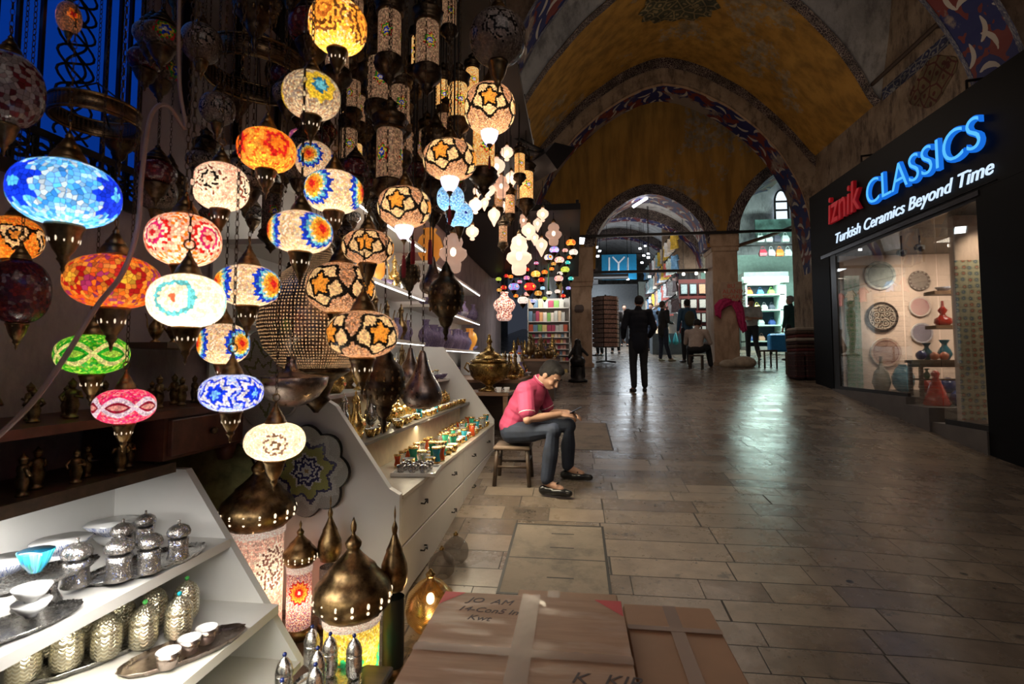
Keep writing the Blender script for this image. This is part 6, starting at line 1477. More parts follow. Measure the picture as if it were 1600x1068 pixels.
for z, nm in ((2.5, 'upper'), (2.0, 'lower')):
    mb = MB(); mb.box(5.15, 5.85, 8.06, 8.3, z-.05, z); tag(mb.build('display_shelf', WOODL), f'{nm} wooden shelf on the black post inside the window', 'shelf')
tt = empty('display_table', (5.1, 8.0, 1.0), 0, 'dark wooden table with ceramics inside the shop window', 'table')
mb = MB(); mb.box(4.66, 5.6, 7.66, 7.98, 1.46, 1.5); mb.box(4.7, 5.56, 7.7, 7.95, 1.4, 1.46); part(tt, mb, 'tabletop', WOODD)
mb = MB(); mb.box(4.72, 5.5, 7.7, 7.95, 1.22, 1.24); part(tt, mb, 'lower_shelf', WOODD)
for sx, sy in ((4.7, 7.7), (5.53, 7.7), (4.7, 7.93), (5.53, 7.93)): mb = MB(); mb.box(sx-.02, sx+.02, sy-.02, sy+.02, 1.002, 1.46); part(tt, mb, 'leg', WOODD)
def glz(name, c): return mat(name, c, .12, 0, .25, 9, coat=.6)
CT = glz('turquoise_glaze', (.02, .2, .28)); CR_ = glz('red_glaze', (.5, .03, .02)); CB = glz('light_blue_glaze', (.2, .45, .6)); CC = glz('coral_glaze', (.6, .2, .12)); CG = glz('green_glaze', (.05, .15, .07)); CN = glz('navy_glaze', (.02, .04, .2))
def pot(prof, m, loc, label, cat='vase', nm='vase', s=1.0, extra=None):
    r_ = empty(nm, loc, 0, label, cat); mb = MB(); mb.lathe([(a*s, b*s) for a, b in prof], 24); mb.build('body', m, r_)
    if extra: mb = MB(); mb.lathe([(a*s, b*s) for a, b in extra], 16); mb.build('neck', m, r_)
    return r_
VT = [(.05, 0), (.055, .01), (.09, .08), (.07, .14), (.035, .19), (.03, .22), (.06, .27), (.062, .28)]
VB = [(.05, 0), (.09, .02), (.13, .1), (.12, .18), (.06, .24), (.03, .26)]
pot(VT, CT, (5.12, 7.87, 1.501), 'turquoise waisted vase on the window table, right of two'); pot(VT, glz('dark_teal_glaze', (.02, .1, .14)), (4.9, 7.89, 1.501), 'smaller dark teal vase on the window table', s=.85)
for i, (x, y, m, s, l) in enumerate([(4.74, 7.75, CN, .5, 'small navy bowl at the left end of the window table'), (4.88, 7.7, CC, .42, 'coral pot beside the navy bowl on the window table'), (5.0, 7.7, CC, .42, 'second coral pot on the window table'), (5.26, 7.74, CT, .4, 'teal pot on the right half of the window table'), (5.37, 7.8, glz('mauve_glaze', (.25, .2, .3)), .45, 'mauve pot near the right end of the window table'), (5.5, 7.8, CT, .48, 'teal pot at the right end of the window table')]): pot(VB, m, (x, y, 1.501), l, 'pot', 'ceramic_pot', s)
q = put('wbowl', (5.35, 8.18, 2.501), 'white patterned bowl on the upper window shelf', s=1.2)
pot([(.08, 0), (.11, .04), (.1, .1), (.05, .13), (.03, .17), (.06, .22), (.02, .28), (.015, .36)], CR_, (5.32, 8.18, 2.001), 'red and brass oil lamp on the lower window shelf', 'lamp', 'oil_lamp', 1.0)
pot([(.14, 0), (.15, .02), (.11, .15), (.06, .3), (.035, .36), (.05, .42), (.02, .46)], CR_, (4.7, 7.42, .902), 'tall red conical vase on the step by the glass', s=1.0)
pot([(.05, 0), (.09, .02), (.14, .12), (.15, .24), (.1, .36), (.05, .42), (.06, .43)], CB, (5.05, 8.7, 1.001), 'light blue egg shaped vase at the far end of the window')
pot([(.05, 0), (.09, .02), (.13, .14), (.1, .3), (.03, .4), (.02, .55), (.028, .56)], glz('sand_glaze', (.4, .35, .28)), (4.82, 8.85, 1.001), 'sand coloured bottle left of the light blue vase')
pot(VB, CR_, (5.32, 8.6, 1.002), 'red pot on the window floor beside the light blue vase', 'pot', 'ceramic_pot', .8); pot(VB, CN, (5.62, 8.6, 1.002), 'navy pot on the window floor at the back', 'pot', 'ceramic_pot', .9)
pot(VT, CG, (4.85, 7.83, 1.241), 'small green vase on the lower tier of the window table', s=.5)
for i, (x, m) in enumerate(((4.97, CN), (5.22, CG), (5.47, CT))): pot(VB, m, (x, 7.42, .902), f'{["navy", "olive green", "teal"][i]} pot under the window table', 'pot', 'ceramic_pot', .8)
for i, (px, py) in enumerate(((1409, 396), (1437, 388))):
    q = P(px, py, Y=8.0); sp = empty('spotlight', q, 0, f'black track spotlight inside the window, {["left", "right"][i]} of two', 'spotlight')
    mb = MB(); mb.lathe([(.03, -.07), (.05, .06), (.052, .07), (.04, .05)], 16, M=T(rx=-1.1, ry=.5)); mb.box(-.05, .05, -.03, .03, -.02, .05); mb.build('head', BLACKP, sp)
    mb = MB(); mb.tube([(0, 0, .03), (0, 0, 3.298-q.z)], .01, 6); mb.build('stem', BLACKP, sp)
mb = MB(); mb.ball(P(1485, 383, Y=8.1), .035, 12, 8); q_ = mb; o = q_.build('lamp_bulb', M_BULBW); tag(o, 'small bright bulb at the ceiling of the shop window', 'bulb')
mb = MB(); q = P(1485, 383, Y=8.1); mb.tube([(q.x, q.y, q.z+.03), (q.x, q.y, 3.298)], .012, 6); o2 = mb.build('bulb_holder', BLACKP, o)
# sign bracket irons and the long pipe with brackets on the nave wall
mb = MB(); mb.tube([(5.28, 4.0, 6.38), (5.28, 13.2, 6.42)], .035, 8)
for y in (6, 8.0, 10, 12): mb.tube([(5.28, y, 6.4), (5.46, y, 6.4)], .018, 6)
tag(mb.build('wall_pipe', mat('rusty_pipe', (.07, .045, .035), .6, .3)), 'long dark pipe running along the right wall below the vault', 'pipe')
for i, y in enumerate((9.3, 6.9)):
    mb = MB(); mb.tube([(4.9, y, 4.603), (4.9, y, 5.0), (5.46, y, 5.05)], .02, 6); mb.tube([(4.9, y, 4.75), (5.2, y-.3, 4.62)], .012, 6); mb.tube([(4.9, y, 4.8), (5.3, y+.4, 4.62)], .012, 6)
    tag(mb.build('sign_bracket', IRON), f'iron bracket on top of the shop fascia, {["farther", "nearer"][i]} of two', 'bracket')
mb = MB(); pts = []
for k in range(28):
    a = 2*pi*k/28; pts.append((.5*cos(a)*(1+.1*cos(4*a)), .34*sin(a)*(1+.1*cos(4*a))))
mb.prism(pts, 0, .004); o = mb.build('trim_medallion', m_arab('painted_medallion', (.2, .16, .09), (.12, .03, .03), 5), None, (XR-.006, 8.35, 5.75), (0, -pi/2, 0)); o.rotation_euler = Matrix(((0, 0, -1), (-1, 0, 0), (0, 1, 0))).to_euler(); struct(o)
mb = MB(); mb.box(XR-.004, XR-.002, 7.3, 9.6, 6.1, 6.3); mb.uv = [[(0, 0), (2, 0), (2, .3), (0, .3)]]*6; struct(mb.build('trim_blue_band', M_ARABB))
q = P(1035, 0, Z=8.7); mb = MB(); pts = [(.75*cos(2*pi*k/48)*(1+.07*cos(12*2*pi*k/48)), .6*sin(2*pi*k/48)*(1+.07*cos(12*2*pi*k/48))) for k in range(48)]
mb = MB()
for k in range(48):
    (a, b2), (c, d) = pts[k], pts[(k+1) % 48]; zz = lambda x, y: ZC(XC+x, 10.2+y)-.02
    mb.add([(XC, 10.2, zz(0, 0)), (XC+a, 10.2+b2, zz(a, b2)), (XC+c, 10.2+d, zz(c, d))], [(0, 1, 2)], [[(0, 0), (a, b2), (c, d)]])
struct(mb.build('trim_ceiling_medallion', m_arab('ceiling_medallion_paint', (.06, .06, .03), (.3, .22, .1), 5)))
# tie rods
for z, y, nm in ((4.72, 13.5, 'upper'), (3.86, 14.1, 'lower')):
    x0r, x1r = (-1.2, 5.4) if nm == 'upper' else (.34, 3.58)
    mb = MB(); mb.box(x0r, x1r, y-.03, y+.03, z, z+.07); tag(mb.build('tie_rod', IRON), f'{nm} dark iron tie rod across the far arches', 'tie rod')
# floodlights
def flood(q, aim, label, s=1.0, e=5, pw=0):
    r_ = empty('floodlight', q, 0, label, 'lamp'); r_.rotation_euler = (Vector(aim)-Vector(q)).to_track_quat('-Z', 'Y').to_euler()
    mb = MB(); mb.add([(-.12*s, -.1*s, 0), (.12*s, -.1*s, 0), (.12*s, .1*s, 0), (-.12*s, .1*s, 0), (-.07*s, -.05*s, .1*s), (.07*s, -.05*s, .1*s), (.07*s, .05*s, .1*s), (-.07*s, .05*s, .1*s)], [(4,5,6,7),(0,1,5,4),(1,2,6,5),(2,3,7,6),(3,0,4,7)]); mb.build('housing', BLACKP, r_)
    mb = MB(); mb.box(-.11*s, .11*s, -.09*s, .09*s, -.004, .002); mb.build('lens', glow(f'flood_glow_{e}', (.9, .95, 1), e), r_)
    return r_
q = P(870, 258, Y=5.0); q.x = min(q.x, -.2); FL1 = flood(q, (.6, 5.6, 2.6), 'big dark floodlight on the corner of the canopy, hardly lit', 1.7, .35)
mb = MB(); mb.tube([(-.6, 4.95, 3.72), tuple(q+Vector((-.03, 0, .1)))], .02, 6); mb.tube([(-.6, 5.2, 3.72), tuple(q+Vector((-.03, .02, .1)))], .015, 6); o = mb.build('arm', IRON, FL1); o.matrix_parent_inverse = FL1.matrix_basis.inverted()
FL2 = flood(P(907, 376, Y=12.9), (1.5, 9, 2), 'small bright white floodlight beside the near pillar top', .9, 9)
mb = MB(); q = P(905, 372, Y=12.95); mb.tube([tuple(q), (q.x-.02, 13.6, q.z+.1)], .015, 6); o = mb.build('arm', IRON, FL2); o.matrix_parent_inverse = FL2.matrix_basis.inverted()
r_ = empty('tube_light', P(1000, 316, Y=13.9), 0, 'short white fluorescent tube under the middle far arch', 'lamp'); mb = MB(); mb.box(-.22, .22, -.04, .04, -.03, .03, M=T(ry=-.55)); mb.build('tube', glow('tube_glow', (.95, .95, 1), 8), r_); mb = MB(); mb.tube([(0, 0, 0.03), (0, 0, .16)], .015, 6); mb.build('bracket', IRON, r_)
# plaque, speaker box, scarf, notice, sack
mb = MB(); mb.prism([(-.12, -.05), (-.08, -.1), (.08, -.1), (.12, -.05), (.12, .05), (.08, .1), (-.08, .1), (-.12, .05)], 0, .03); o = mb.build('plaque', mat('bronze_plaque', (.06, .03, .02), .5), None, P(905, 482, Y=13.58), (pi/2, 0, 0)); tag(o, 'dark bronze plaque on the near pillar', 'plaque')
r_ = empty('notice', P(1143, 460, Y=13.57), 0, 'notice with faded red capital letters on the right pillar', 'sign'); mb = MB(); mb.box(-.26, .26, .0, .006, -.33, .33); mb.build('sheet', mat('notice_sheet', (.42, .3, .22), .8), r_)
for i, t_ in enumerate(('BU', 'ALANDA', 'SIGARA', 'ICILMEZ')): script_text(t_, (-.22 if i else -.1, -.003, .17-.14*i), .15, (pi/2, 0, 0), mat('notice_red', (.5, .08, .05), .7), r_, 'lettering', .001).matrix_parent_inverse = Matrix()
SC_ = mat('magenta_scarf', (.42, .02, .11), .85, 0, .3, 20, .4)
sc = empty('scarf', P(1140, 480, Y=13.45), 0, 'magenta scarf draped over the right pillar', 'scarf')
vs = []; fs = []; pa = [(-.3, -.25, .2), (-.28, -.02, .26), (-.15, .12, .3), (0, .16, .32), (.14, .12, .3), (.24, -.1, .26), (.28, -.4, .2), (.33, -.62, .16)]
for i in range(29):
    t_ = i/28*7; k = min(6, int(t_)); f_ = t_-k; x = lerp(pa[k][0], pa[k+1][0], f_); z = lerp(pa[k][1], pa[k+1][1], f_); w = lerp(pa[k][2], pa[k+1][2], f_)
    for j in range(9): s_ = j/8-.5; vs.append((x+s_*w*.7, -.03-.03*sin(j*1.9+i*.5)-.05*cos(s_*3), z-abs(s_)*.0+s_*w*.5*(1 if k > 3 else -1)))
for i in range(28):
    for j in range(8): fs.append((i*9+j, i*9+j+1, (i+1)*9+j+1, (i+1)*9+j))
mb = MB(); mb.add(vs, fs, None, 0, True); o = mb.build('cloth', SC_, sc); sol = o.modifiers.new('s', 'SOLIDIFY'); sol.thickness = .02
mb = MB(); mb.ball((0, 0, .12), (.3, .2, .16), 16, 10); mb.ball((-.35, .03, .08), (.22, .16, .12), 14, 8); g = G(1150, 572); o = mb.build('sack', mat('pale_sack', (.4, .33, .25), .9, 0, .2, 10, .5), None, (4.08, 13.2, fz(4.08, 13.2)-.02)); tag(o, 'pale cloth sack lying at the foot of the right pillar', 'sack')
# carpets and bundles by the shop corner
TXT = [mat('kilim_dark', (.03, .012, .012), .9, 0, .5, 30), mat('kilim_red', (.1, .02, .02), .9, 0, .5, 30), mat('kilim_brown', (.07, .04, .03), .9, 0, .5, 30)]
for i in range(2):
    x = P(1245+17*i, 600, Y=10.9).x; y = 10.9; r_ = empty('carpet_bundle', (x, y, fz(x, y)), 0, f'dark striped upright carpet bundle at the far corner of the shop, {["left", "right"][i]} of two', 'bundle')
    mb = MB(); mb.box(-.092, .092, -.2, .2, 0, .55, b=.04); mb.build('roll', TXT[0], r_)
    for k in range(5): mb = MB(); mb.box(-.095, .095, -.203, .203, .06+k*.1, .08+k*.1, b=.01); mb.build('stripe', TXT[1+k % 2], r_)
for i in range(7):
    x = P(1262, 560, Y=11.4).x; y = 11.42; mb = MB(); mb.box(-.3, .2, -.25, .25, 0, .07, b=.02); o = mb.build('folded_carpet', [TXT[1], TXT[2], TXT[0], mat('kilim_pale', (.3, .26, .22), .9)][i % 4] if i < 6 else mat('kilim_pale', (.3, .26, .22), .9), None, (x-.02*(i % 2), y, 1.67+i*.072)); tag(o, f'folded carpet in the stack behind the bundles, {ordn(i)} from below', 'carpet', 'folded carpets beside the black pier')
xq = P(1262, 560, Y=11.4).x; tbs = empty('carpet_stand', (xq, 11.4, 1.1), 0, 'dark wooden stand under the folded carpets', 'stand'); mb = MB(); mb.box(xq-.33, xq+.25, 11.16, 11.7, fz(4.4, 11.3)-.02, 1.669); part(tbs, mb, 'carcass', WOODD)

# ------------------------------------------------------------------ people
def blob(name, m, limbs, balls, voxel, parent, smooth=4, extra=None):
    """tapered limbs and ellipsoids fused into one continuous surface"""
    mb = MB()
    for pts, rs in limbs:
        mb.tube(pts, rs, 12)
        for p, r in zip(pts, rs): mb.ball(p, r, 12, 8)
    for c, r, *M in balls: 
        if M: 
            TT = Matrix.Translation(Vector(c)) @ M[0].to_4x4() @ Matrix.Diagonal((*(r if isinstance(r, tuple) else (r, r, r)), 1)); mb.lathe([(max(1e-4, sin(pi*j/10)), -cos(pi*j/10)) for j in range(11)], 16, 0, TT, cap=False)
        else: mb.ball(c, r, 16, 10)
    if extra: extra(mb)
    o = mb.build(name, m, parent)
    md = o.modifiers.new('r', 'REMESH'); md.mode = 'VOXEL'; md.voxel_size = voxel; md.use_smooth_shade = True
    sm = o.modifiers.new('s', 'SMOOTH'); sm.iterations = smooth; sm.factor = .5
    dg = bpy.context.evaluated_depsgraph_get(); me = bpy.data.meshes.new_from_object(o.evaluated_get(dg)); o.modifiers.clear(); o.data = me
    me.polygons.foreach_set('use_smooth', [True]*len(me.polygons))
    return o
SKIN = mat('skin', (.42, .24, .165), .5, 0, .06, 15); HAIR = mat('black_hair', (.008, .006, .006), .85, 0, .3, 60, .4); SHOE = mat('black_leather', (.012, .012, .013), .22)
def head_parts(c, R, s=1.0):
    """limbs and balls of a head at c, R turns local (x right, y forward, z up) into figure space"""
    f = lambda x, y, z: Vector(c)+R @ Vector((x*s, y*s, z*s))
    balls = [(f(0, -.01, .03), (.076*s, .094*s, .09*s), R), (f(0, .015, -.035), (.062*s, .075*s, .075*s), R), (f(0, .05, -.085), (.035*s, .035*s, .025*s), R), (f(0, .075, .028), (.055*s, .02*s, .014*s), R),
             (f(-.078, -.005, -.005), (.012*s, .022*s, .034*s), R), (f(.078, -.005, -.005), (.012*s, .022*s, .034*s), R), (f(-.035, .065, -.025), (.026*s, .022*s, .024*s), R), (f(.035, .065, -.025), (.026*s, .022*s, .024*s), R),
             (f(0, .09, -.058), (.026*s, .012*s, .007*s), R), (f(0, .087, -.07), (.022*s, .011*s, .007*s), R)]
    limbs = [([f(0, .082, .02), f(0, .098, -.01), f(0, .108, -.03)], [.009*s, .012*s, .015*s])]
    return limbs, balls
def hand_parts(w, d, up, s=1.0, curl=.6, side=1):
    """palm and five fingers; w wrist, d direction of the fingers, up back of the hand"""
    d = Vector(d).normalized(); up = Vector(up); up = (up-d*up.dot(d)).normalized(); x = d.cross(up)*side
    w = Vector(w); limbs = []; R = Matrix((x, d, up)).transposed()
    balls = [(w+d*.045*s, (.04*s, .05*s, .016*s), R)]
    for k, (o, L) in enumerate(((-.03, .058), (-.01, .068), (.011, .064), (.03, .05))):
        b = w+d*.08*s+x*o*s; a1 = curl*.6; a2 = curl*1.5
        p1 = b+(d*cos(a1)-up*sin(a1))*L*.5*s; p2 = p1+(d*cos(a2)-up*sin(a2))*L*.5*s; a3 = curl*2.3; p3 = p2+(d*cos(a3)-up*sin(a3))*.02*s
        limbs.append(([b, p1, p2, p3], [.0095*s, .009*s, .008*s, .007*s]))
    b = w+d*.03*s-x*.034*s; p1 = b+(d*.7-x*.7-up*.3)*.035*s; p2 = p1+(d*.95-x*.05-up*.4)*.03*s
    limbs.append(([b, p1, p2], [.013*s, .011*s, .009*s])); return limbs, balls
def figure(name, loc, rz, label, J, shirt, pants, s=1.0, voxel=.012, sleeve='long', hair=1, shoes=SHOE, jacket=0, shirt_r=1.0, group=None, skin=SKIN, headR=None, hands=None, facedet=False, hairm=None, belly=1.0):
    root = empty(name, loc, rz, label, 'person', group); root.scale = (s, s, s)
    V = {k: Vector(v) for k, v in J.items()}
    hR = headR if headR is not None else Matrix.Identity(3)
    hl, hb = head_parts(V['head'], hR)
    body = [([V['neck'], V['neck'].lerp(V['head'], .5), V['head']-hR @ Vector((0, .0, .04))], [.06, .056, .058])]
    body += hl; bb = list(hb)
    for i, sd in enumerate(('r', 'l')):
        sh, el, ha = V['sh_'+sd], V['el_'+sd], V['ha_'+sd]
        body.append(([sh, sh.lerp(el, .5), el, el.lerp(ha, .4), ha], [.048, .046, .04, .037, .026]))
        d, up = (hands or {}).get(sd, ((ha-el), Vector((1 if sd == 'r' else -1, 0, .1))))
        l2, b2 = hand_parts(ha, d, up, 1.0, .5, 1 if sd == 'r' else -1); body += l2; bb += b2
        kn, an, to = V['kn_'+sd], V['an_'+sd], V['to_'+sd]
        body.append(([V['hip_'+sd], kn, kn.lerp(an, .4), an], [.075, .05, .052, .034])); body.append(([an, an.lerp(to, .7)], [.035, .03]))
    bb += [(V['pelvis'], (.14, .1, .1)), (V['chest'], (.14, .09, .15))]
    body.append(([V['pelvis'], V['waist'], V['chest'], V['neck']], [.1, .09, .1, .05]))
    blob('body', skin, body, bb, voxel, root)
    # shirt or jacket
    tl = []; k = 1.0*shirt_r
    ax = (V['sh_r']-V['sh_l']).normalized(); spine = (V['neck']-V['pelvis']).normalized(); fw = spine.cross(ax)*-1
    def RB(up_):
        up_ = up_.normalized(); x_ = (ax-up_*ax.dot(up_)).normalized(); return Matrix((x_, up_.cross(x_), up_)).transposed()
    u1 = (V['waist']-V['pelvis']); u2 = (V['chest']-V['waist']); u3 = (V['neck']-V['chest'])
    tb = [(V['pelvis'].lerp(V['waist'], .25 if not jacket else -.1), (.165*k*belly, .125*k*belly, .12), RB(u1)), (V['waist'], (.155*k*belly, .12*k*belly, .14), RB(u1+u2)), (V['waist'].lerp(V['chest'], .5), (.165*k*belly, .122*k*belly, .14), RB(u2)), (V['waist'].lerp(V['pelvis'], .5), (.16*k*belly, .122*k*belly, .12), RB(u1)), (V['chest'], (.175*k, .125*k, .16), RB(u2+u3)), (V['chest'].lerp(V['neck'], .45), (.165*k, .1*k, .1), RB(u3))]
    for sd in ('r', 'l'):
        sh, el, ha = V['sh_'+sd], V['el_'+sd], V['ha_'+sd]; base = V['chest'].lerp(V['neck'], .6)
        if sleeve == 'long': tl.append(([base.lerp(sh, .5), sh, sh.lerp(el, .5), el, el.lerp(ha, .5), ha.lerp(el, .08)], [.07, .07*k, .062*k, .056*k, .048*k, .04*k]))
        else: tl.append(([base.lerp(sh, .5), sh, sh.lerp(el, .4), sh.lerp(el, .72)], [.075, .073*k, .066*k, .066*k]))
    tl.append(([V['neck'].lerp(V['chest'], .35), V['neck']+(V['neck']-V['chest']).normalized()*.015], [.085, .064]))
    if jacket: tl.append(([V['pelvis']+Vector((0, 0, .05)), V['pelvis']-Vector((0, 0, .12))], [.15, .155]))
    so = blob('shirt' if not jacket else 'jacket', shirt, tl, tb, voxel, root)
    pl = []; pb = [(V['pelvis'], (.155, .12, .11))]
    for sd in ('r', 'l'):
        hp, kn, an = V['hip_'+sd], V['kn_'+sd], V['an_'+sd]
        pl.append(([V['pelvis'].lerp(hp, .7), hp, hp.lerp(kn, .5), kn, kn.lerp(an, .45), an.lerp(kn, .06)], [.11, .098, .086, .07, .066, .055]))
    blob('trousers', pants, pl, pb, voxel, root)
    for sd in ('r', 'l'):
        an, to = V['an_'+sd], V['to_'+sd]; d = (to-an); d.z = 0; d.normalize(); zf = to.z-.03
        R = Matrix((d.cross(Vector((0, 0, 1))), d, Vector((0, 0, 1)))).transposed()
        a0 = Vector((an.x, an.y, zf+.035))
        so_ = blob('shoe', shoes, [([a0-d*.035, a0+d*.08+Vector((0, 0, -.003)), Vector((to.x, to.y, zf+.028))+d*.02], [.036, .036, .027])], [(a0+d*.1, (.047, .085, .03), R), (a0-d*.03, (.036, .04, .04), R)], min(voxel, .008), root)
    if hair:
        c = V['head']; f = lambda x, y, z: c+hR @ Vector((x, y, z))
        hm = [(f(0, -.022, .05), (.084, .094, .082), hR), (f(0, -.05, .0), (.076, .062, .07), hR), (f(0, .035, .092), (.062, .055, .03), hR), (f(-.06, -.015, .03), (.026, .05, .05), hR), (f(.06, -.015, .03), (.026, .05, .05), hR)]
        blob('hair', hairm or HAIR, [], hm, min(voxel, .008), root, 1)
    if facedet:
        c = V['head']; f = lambda x, y, z: c+hR @ Vector((x, y, z))
        for sx in (-1, 1):
            mb = MB(); mb.ball(f(sx*.032, .078, .004), (.013, .01, .007), 10, 6); mb.build('eye', mat('eye_dark', (.05, .03, .025), .2), root)
            mb = MB(); mb.tube([f(sx*.016, .095, .026), f(sx*.034, .094, .033), f(sx*.055, .078, .026)], [.004, .006, .003], 6); mb.build('eyebrow', HAIR, root)
        mb = MB(); mb.tube([f(-.022, .096, -.064), f(0, .102, -.062), f(.022, .096, -.064)], [.002, .0035, .002], 6); mb.build('lips', mat('lips', (.3, .12, .1), .5), root)
    return root, V
def standing(h=1.75, **kw):
    k = h/1.75
    J = dict(pelvis=(0, 0, .95), waist=(0, .0, 1.1), chest=(0, .0, 1.3), neck=(0, -.01, 1.49), head=(0, .01, 1.63), sh_r=(.19, -.01, 1.43), sh_l=(-.19, -.01, 1.43), el_r=(.25, -.03, 1.14), el_l=(-.25, -.03, 1.14), ha_r=(.26, .04, .88), ha_l=(-.26, .04, .88),
             hip_r=(.09, 0, .9), hip_l=(-.09, 0, .9), kn_r=(.1, .02, .5), kn_l=(-.1, .02, .5), an_r=(.11, -.02, .09), an_l=(-.11, -.02, .09), to_r=(.14, .15, .03), to_l=(-.14, .15, .03))
    J.update(kw); return {a: tuple(c*k for c in b) for a, b in J.items()}
JEANS = mat('blue_jeans', (.019, .027, .05), .8, 0, .35, 10, .3); BLKT = mat('black_trousers', (.008, .008, .01), .8); PINK = mat('pink_polo', (.42, .05, .125), .8, 0, .08, 8, .1)
NAVYJ = mat('navy_suit', (.004, .005, .01), .95, 0, .3, 5); BLACKJ = mat('black_jacket', (.01, .009, .009), .7); BLUEJ = mat('blue_jacket', (.02, .07, .13), .7); CREAMS = mat('cream_shirt', (.4, .32, .27), .8); GREYT_ = mat('grey_tshirt', (.42, .44, .44), .8, 0, .2, 12); GREENJ = mat('dark_green_jacket', (.015, .05, .045), .8)
# seated man with a phone
fy = fz(-.5, 4.72); HR = Euler((-.75, .0, -.25)).to_matrix()
JS = dict(pelvis=(0, -.02, .44), waist=(0, .03, .57), chest=(0, .12, .73), neck=(.0, .215, .86), head=(.02, .325, .925), sh_r=(.19, .15, .8), sh_l=(-.19, .15, .8), el_r=(.27, .2, .565), el_l=(-.24, .24, .57), ha_r=(.09, .43, .6), ha_l=(-.06, .46, .6),
          hip_r=(.1, 0, .43), hip_l=(-.1, 0, .43), kn_r=(.2, .4, .47), kn_l=(-.19, .43, .47), an_r=(.26, .36, .07), an_l=(-.2, .42, .1), to_r=(.27, .53, -.002), to_l=(-.2, .6, .03))
man, V = figure('person', (-.53, 4.52, fz(-.5, 4.5)+.012), -1.8, 'seated man in a pink polo shirt and jeans looking down at a phone', JS, PINK, JEANS, .99, .006, 'short', headR=HR, facedet=True,
    hands={'r': ((-.45, .9, -.1), (.35, .1, .8)), 'l': ((.35, .9, -.05), (-.3, .1, .8))}, belly=1.04, shirt_r=1.07)
mb = MB(); mb.torus((0, 0, 0), .066, .013, 24, 6, 0, Matrix.Translation(V['neck']+Vector((0, .012, .012))) @ Euler((-.75, 0, 0)).to_matrix().to_4x4(), 1, .95); mb.build('collar', PINK, man)
mb = MB(); mb.torus((0, 0, 0), .069, .004, 24, 5, 0, Matrix.Translation(V['neck']+Vector((0, .02, .022))) @ Euler((-.75, 0, 0)).to_matrix().to_4x4(), 1, .95); mb.build('collar_piping', mat('white_piping', (.7, .6, .6), .8), man)
for sd in ('r', 'l'):
    sh, el = V['sh_'+sd], V['el_'+sd]; d = (el-sh).normalized(); q_ = d.to_track_quat('Z', 'Y').to_matrix().to_4x4()
    mb = MB(); mb.torus((0, 0, 0), .0665, .004, 24, 5, 0, Matrix.Translation(sh.lerp(el, .76)) @ q_); mb.build('sleeve_piping', MC['white_piping'], man)
    an, to = V['an_'+sd], V['to_'+sd]; d = (to-an); d.z = 0; d.normalize(); mb = MB(); mb.tube([Vector((an.x, an.y, .07))+d*.095+d.cross(Vector((0, 0, 1)))*k for k in (-.035, 0, .035)], [.006, .009, .006], 6); mb.build('tassel_bow', SHOE, man)
ph = empty('phone', man.matrix_basis @ (V['ha_r'].lerp(V['ha_l'], .5)+Vector((-.0, .1, .03))), -1.8+pi, 'small mobile phone held by the seated man in both hands', 'phone')
mb = MB(); mb.box(-.03, .03, -.055, .055, -.004, .004, b=.003, M=T(rx=-.5)); mb.build('case', BLACKP, ph); mb = MB(); mb.box(-.027, .027, -.048, .048, .0042, .005, M=T(rx=-.5)); mb.build('screen', glow('phone_glow', (.7, .8, 1), .5), ph)
st = empty('stool', (-.55, 4.52, fz(-.5, 4.5)), 0, 'low wooden stool under the seated man', 'stool')
mb = MB(); mb.box(-.16, .16, -.15, .15, .29, .325, b=.012); mb.build('seat', mat('stool_seat', (.2, .14, .1), .7), st)
for sx in (-1, 1):
    for sy in (-1, 1): mb = MB(); mb.tube([(sx*.15, sy*.14, -.01-.098*.1), (sx*.13, sy*.12, .3)], .018, 8); mb.build('leg', WOODD, st)
for sx, sy in ((0, -1), (0, 1)): mb = MB(); mb.tube([(-.14, sy*.13, .15), (.14, sy*.13, .15)], .011, 6); mb.build('stretcher', WOODD, st)
for sx in (-1, 1): mb = MB(); mb.tube([(sx*.14, -.13, .2), (sx*.14, .13, .2)], .011, 6); mb.build('stretcher', WOODD, st)
def at(px, py):
    g = G(px, py); return (g.x, g.y, g.z+.0)
# walking man seen from behind
pz = at(999, 612)
figure('person', pz, .05, 'man in a dark suit walking away down the middle of the passage', standing(1.8, head=(.03, .05, 1.62), ha_l=(-.25, .16, .98), el_l=(-.27, -.06, 1.15), el_r=(.27, -.05, 1.15), ha_r=(.22, .14, 1.0), kn_r=(.1, .08, .5), an_r=(.11, .06, .09), to_r=(.13, .22, .03), an_l=(-.1, -.06, .09), to_l=(-.13, .1, .03)), NAVYJ, BLKT, .97, .012, jacket=1, headR=Euler((-.35, 0, -.3)).to_matrix(), shirt_r=1.12)
g = at(1037, 564); figure('person', g, -1.0, 'man in a black jacket and jeans raising a hand to his mouth', standing(1.72, ha_l=(-.05, .2, 1.52), el_l=(-.2, .26, 1.28), ha_r=(.16, .22, 1.1), an_r=(.12, .14, .09), to_r=(.14, .3, .03)), BLACKJ, JEANS, .98, .018, jacket=1, shoes=mat('pale_shoes', (.3, .28, .2), .7), hairm=mat('brown_hair', (.08, .05, .03), .7))
g = at(1075, 566); bk, V = figure('person', g, .25, 'person in a blue jacket with a green backpack at the picture stall', standing(1.74), BLUEJ, BLKT, .98, .018, jacket=1)
blob('backpack', mat('olive_backpack', (.05, .05, .03), .8), [], [((-.02, -.2, 1.2), (.15, .1, .22)), ((-.02, -.27, 1.1), (.11, .05, .1))], .015, bk)
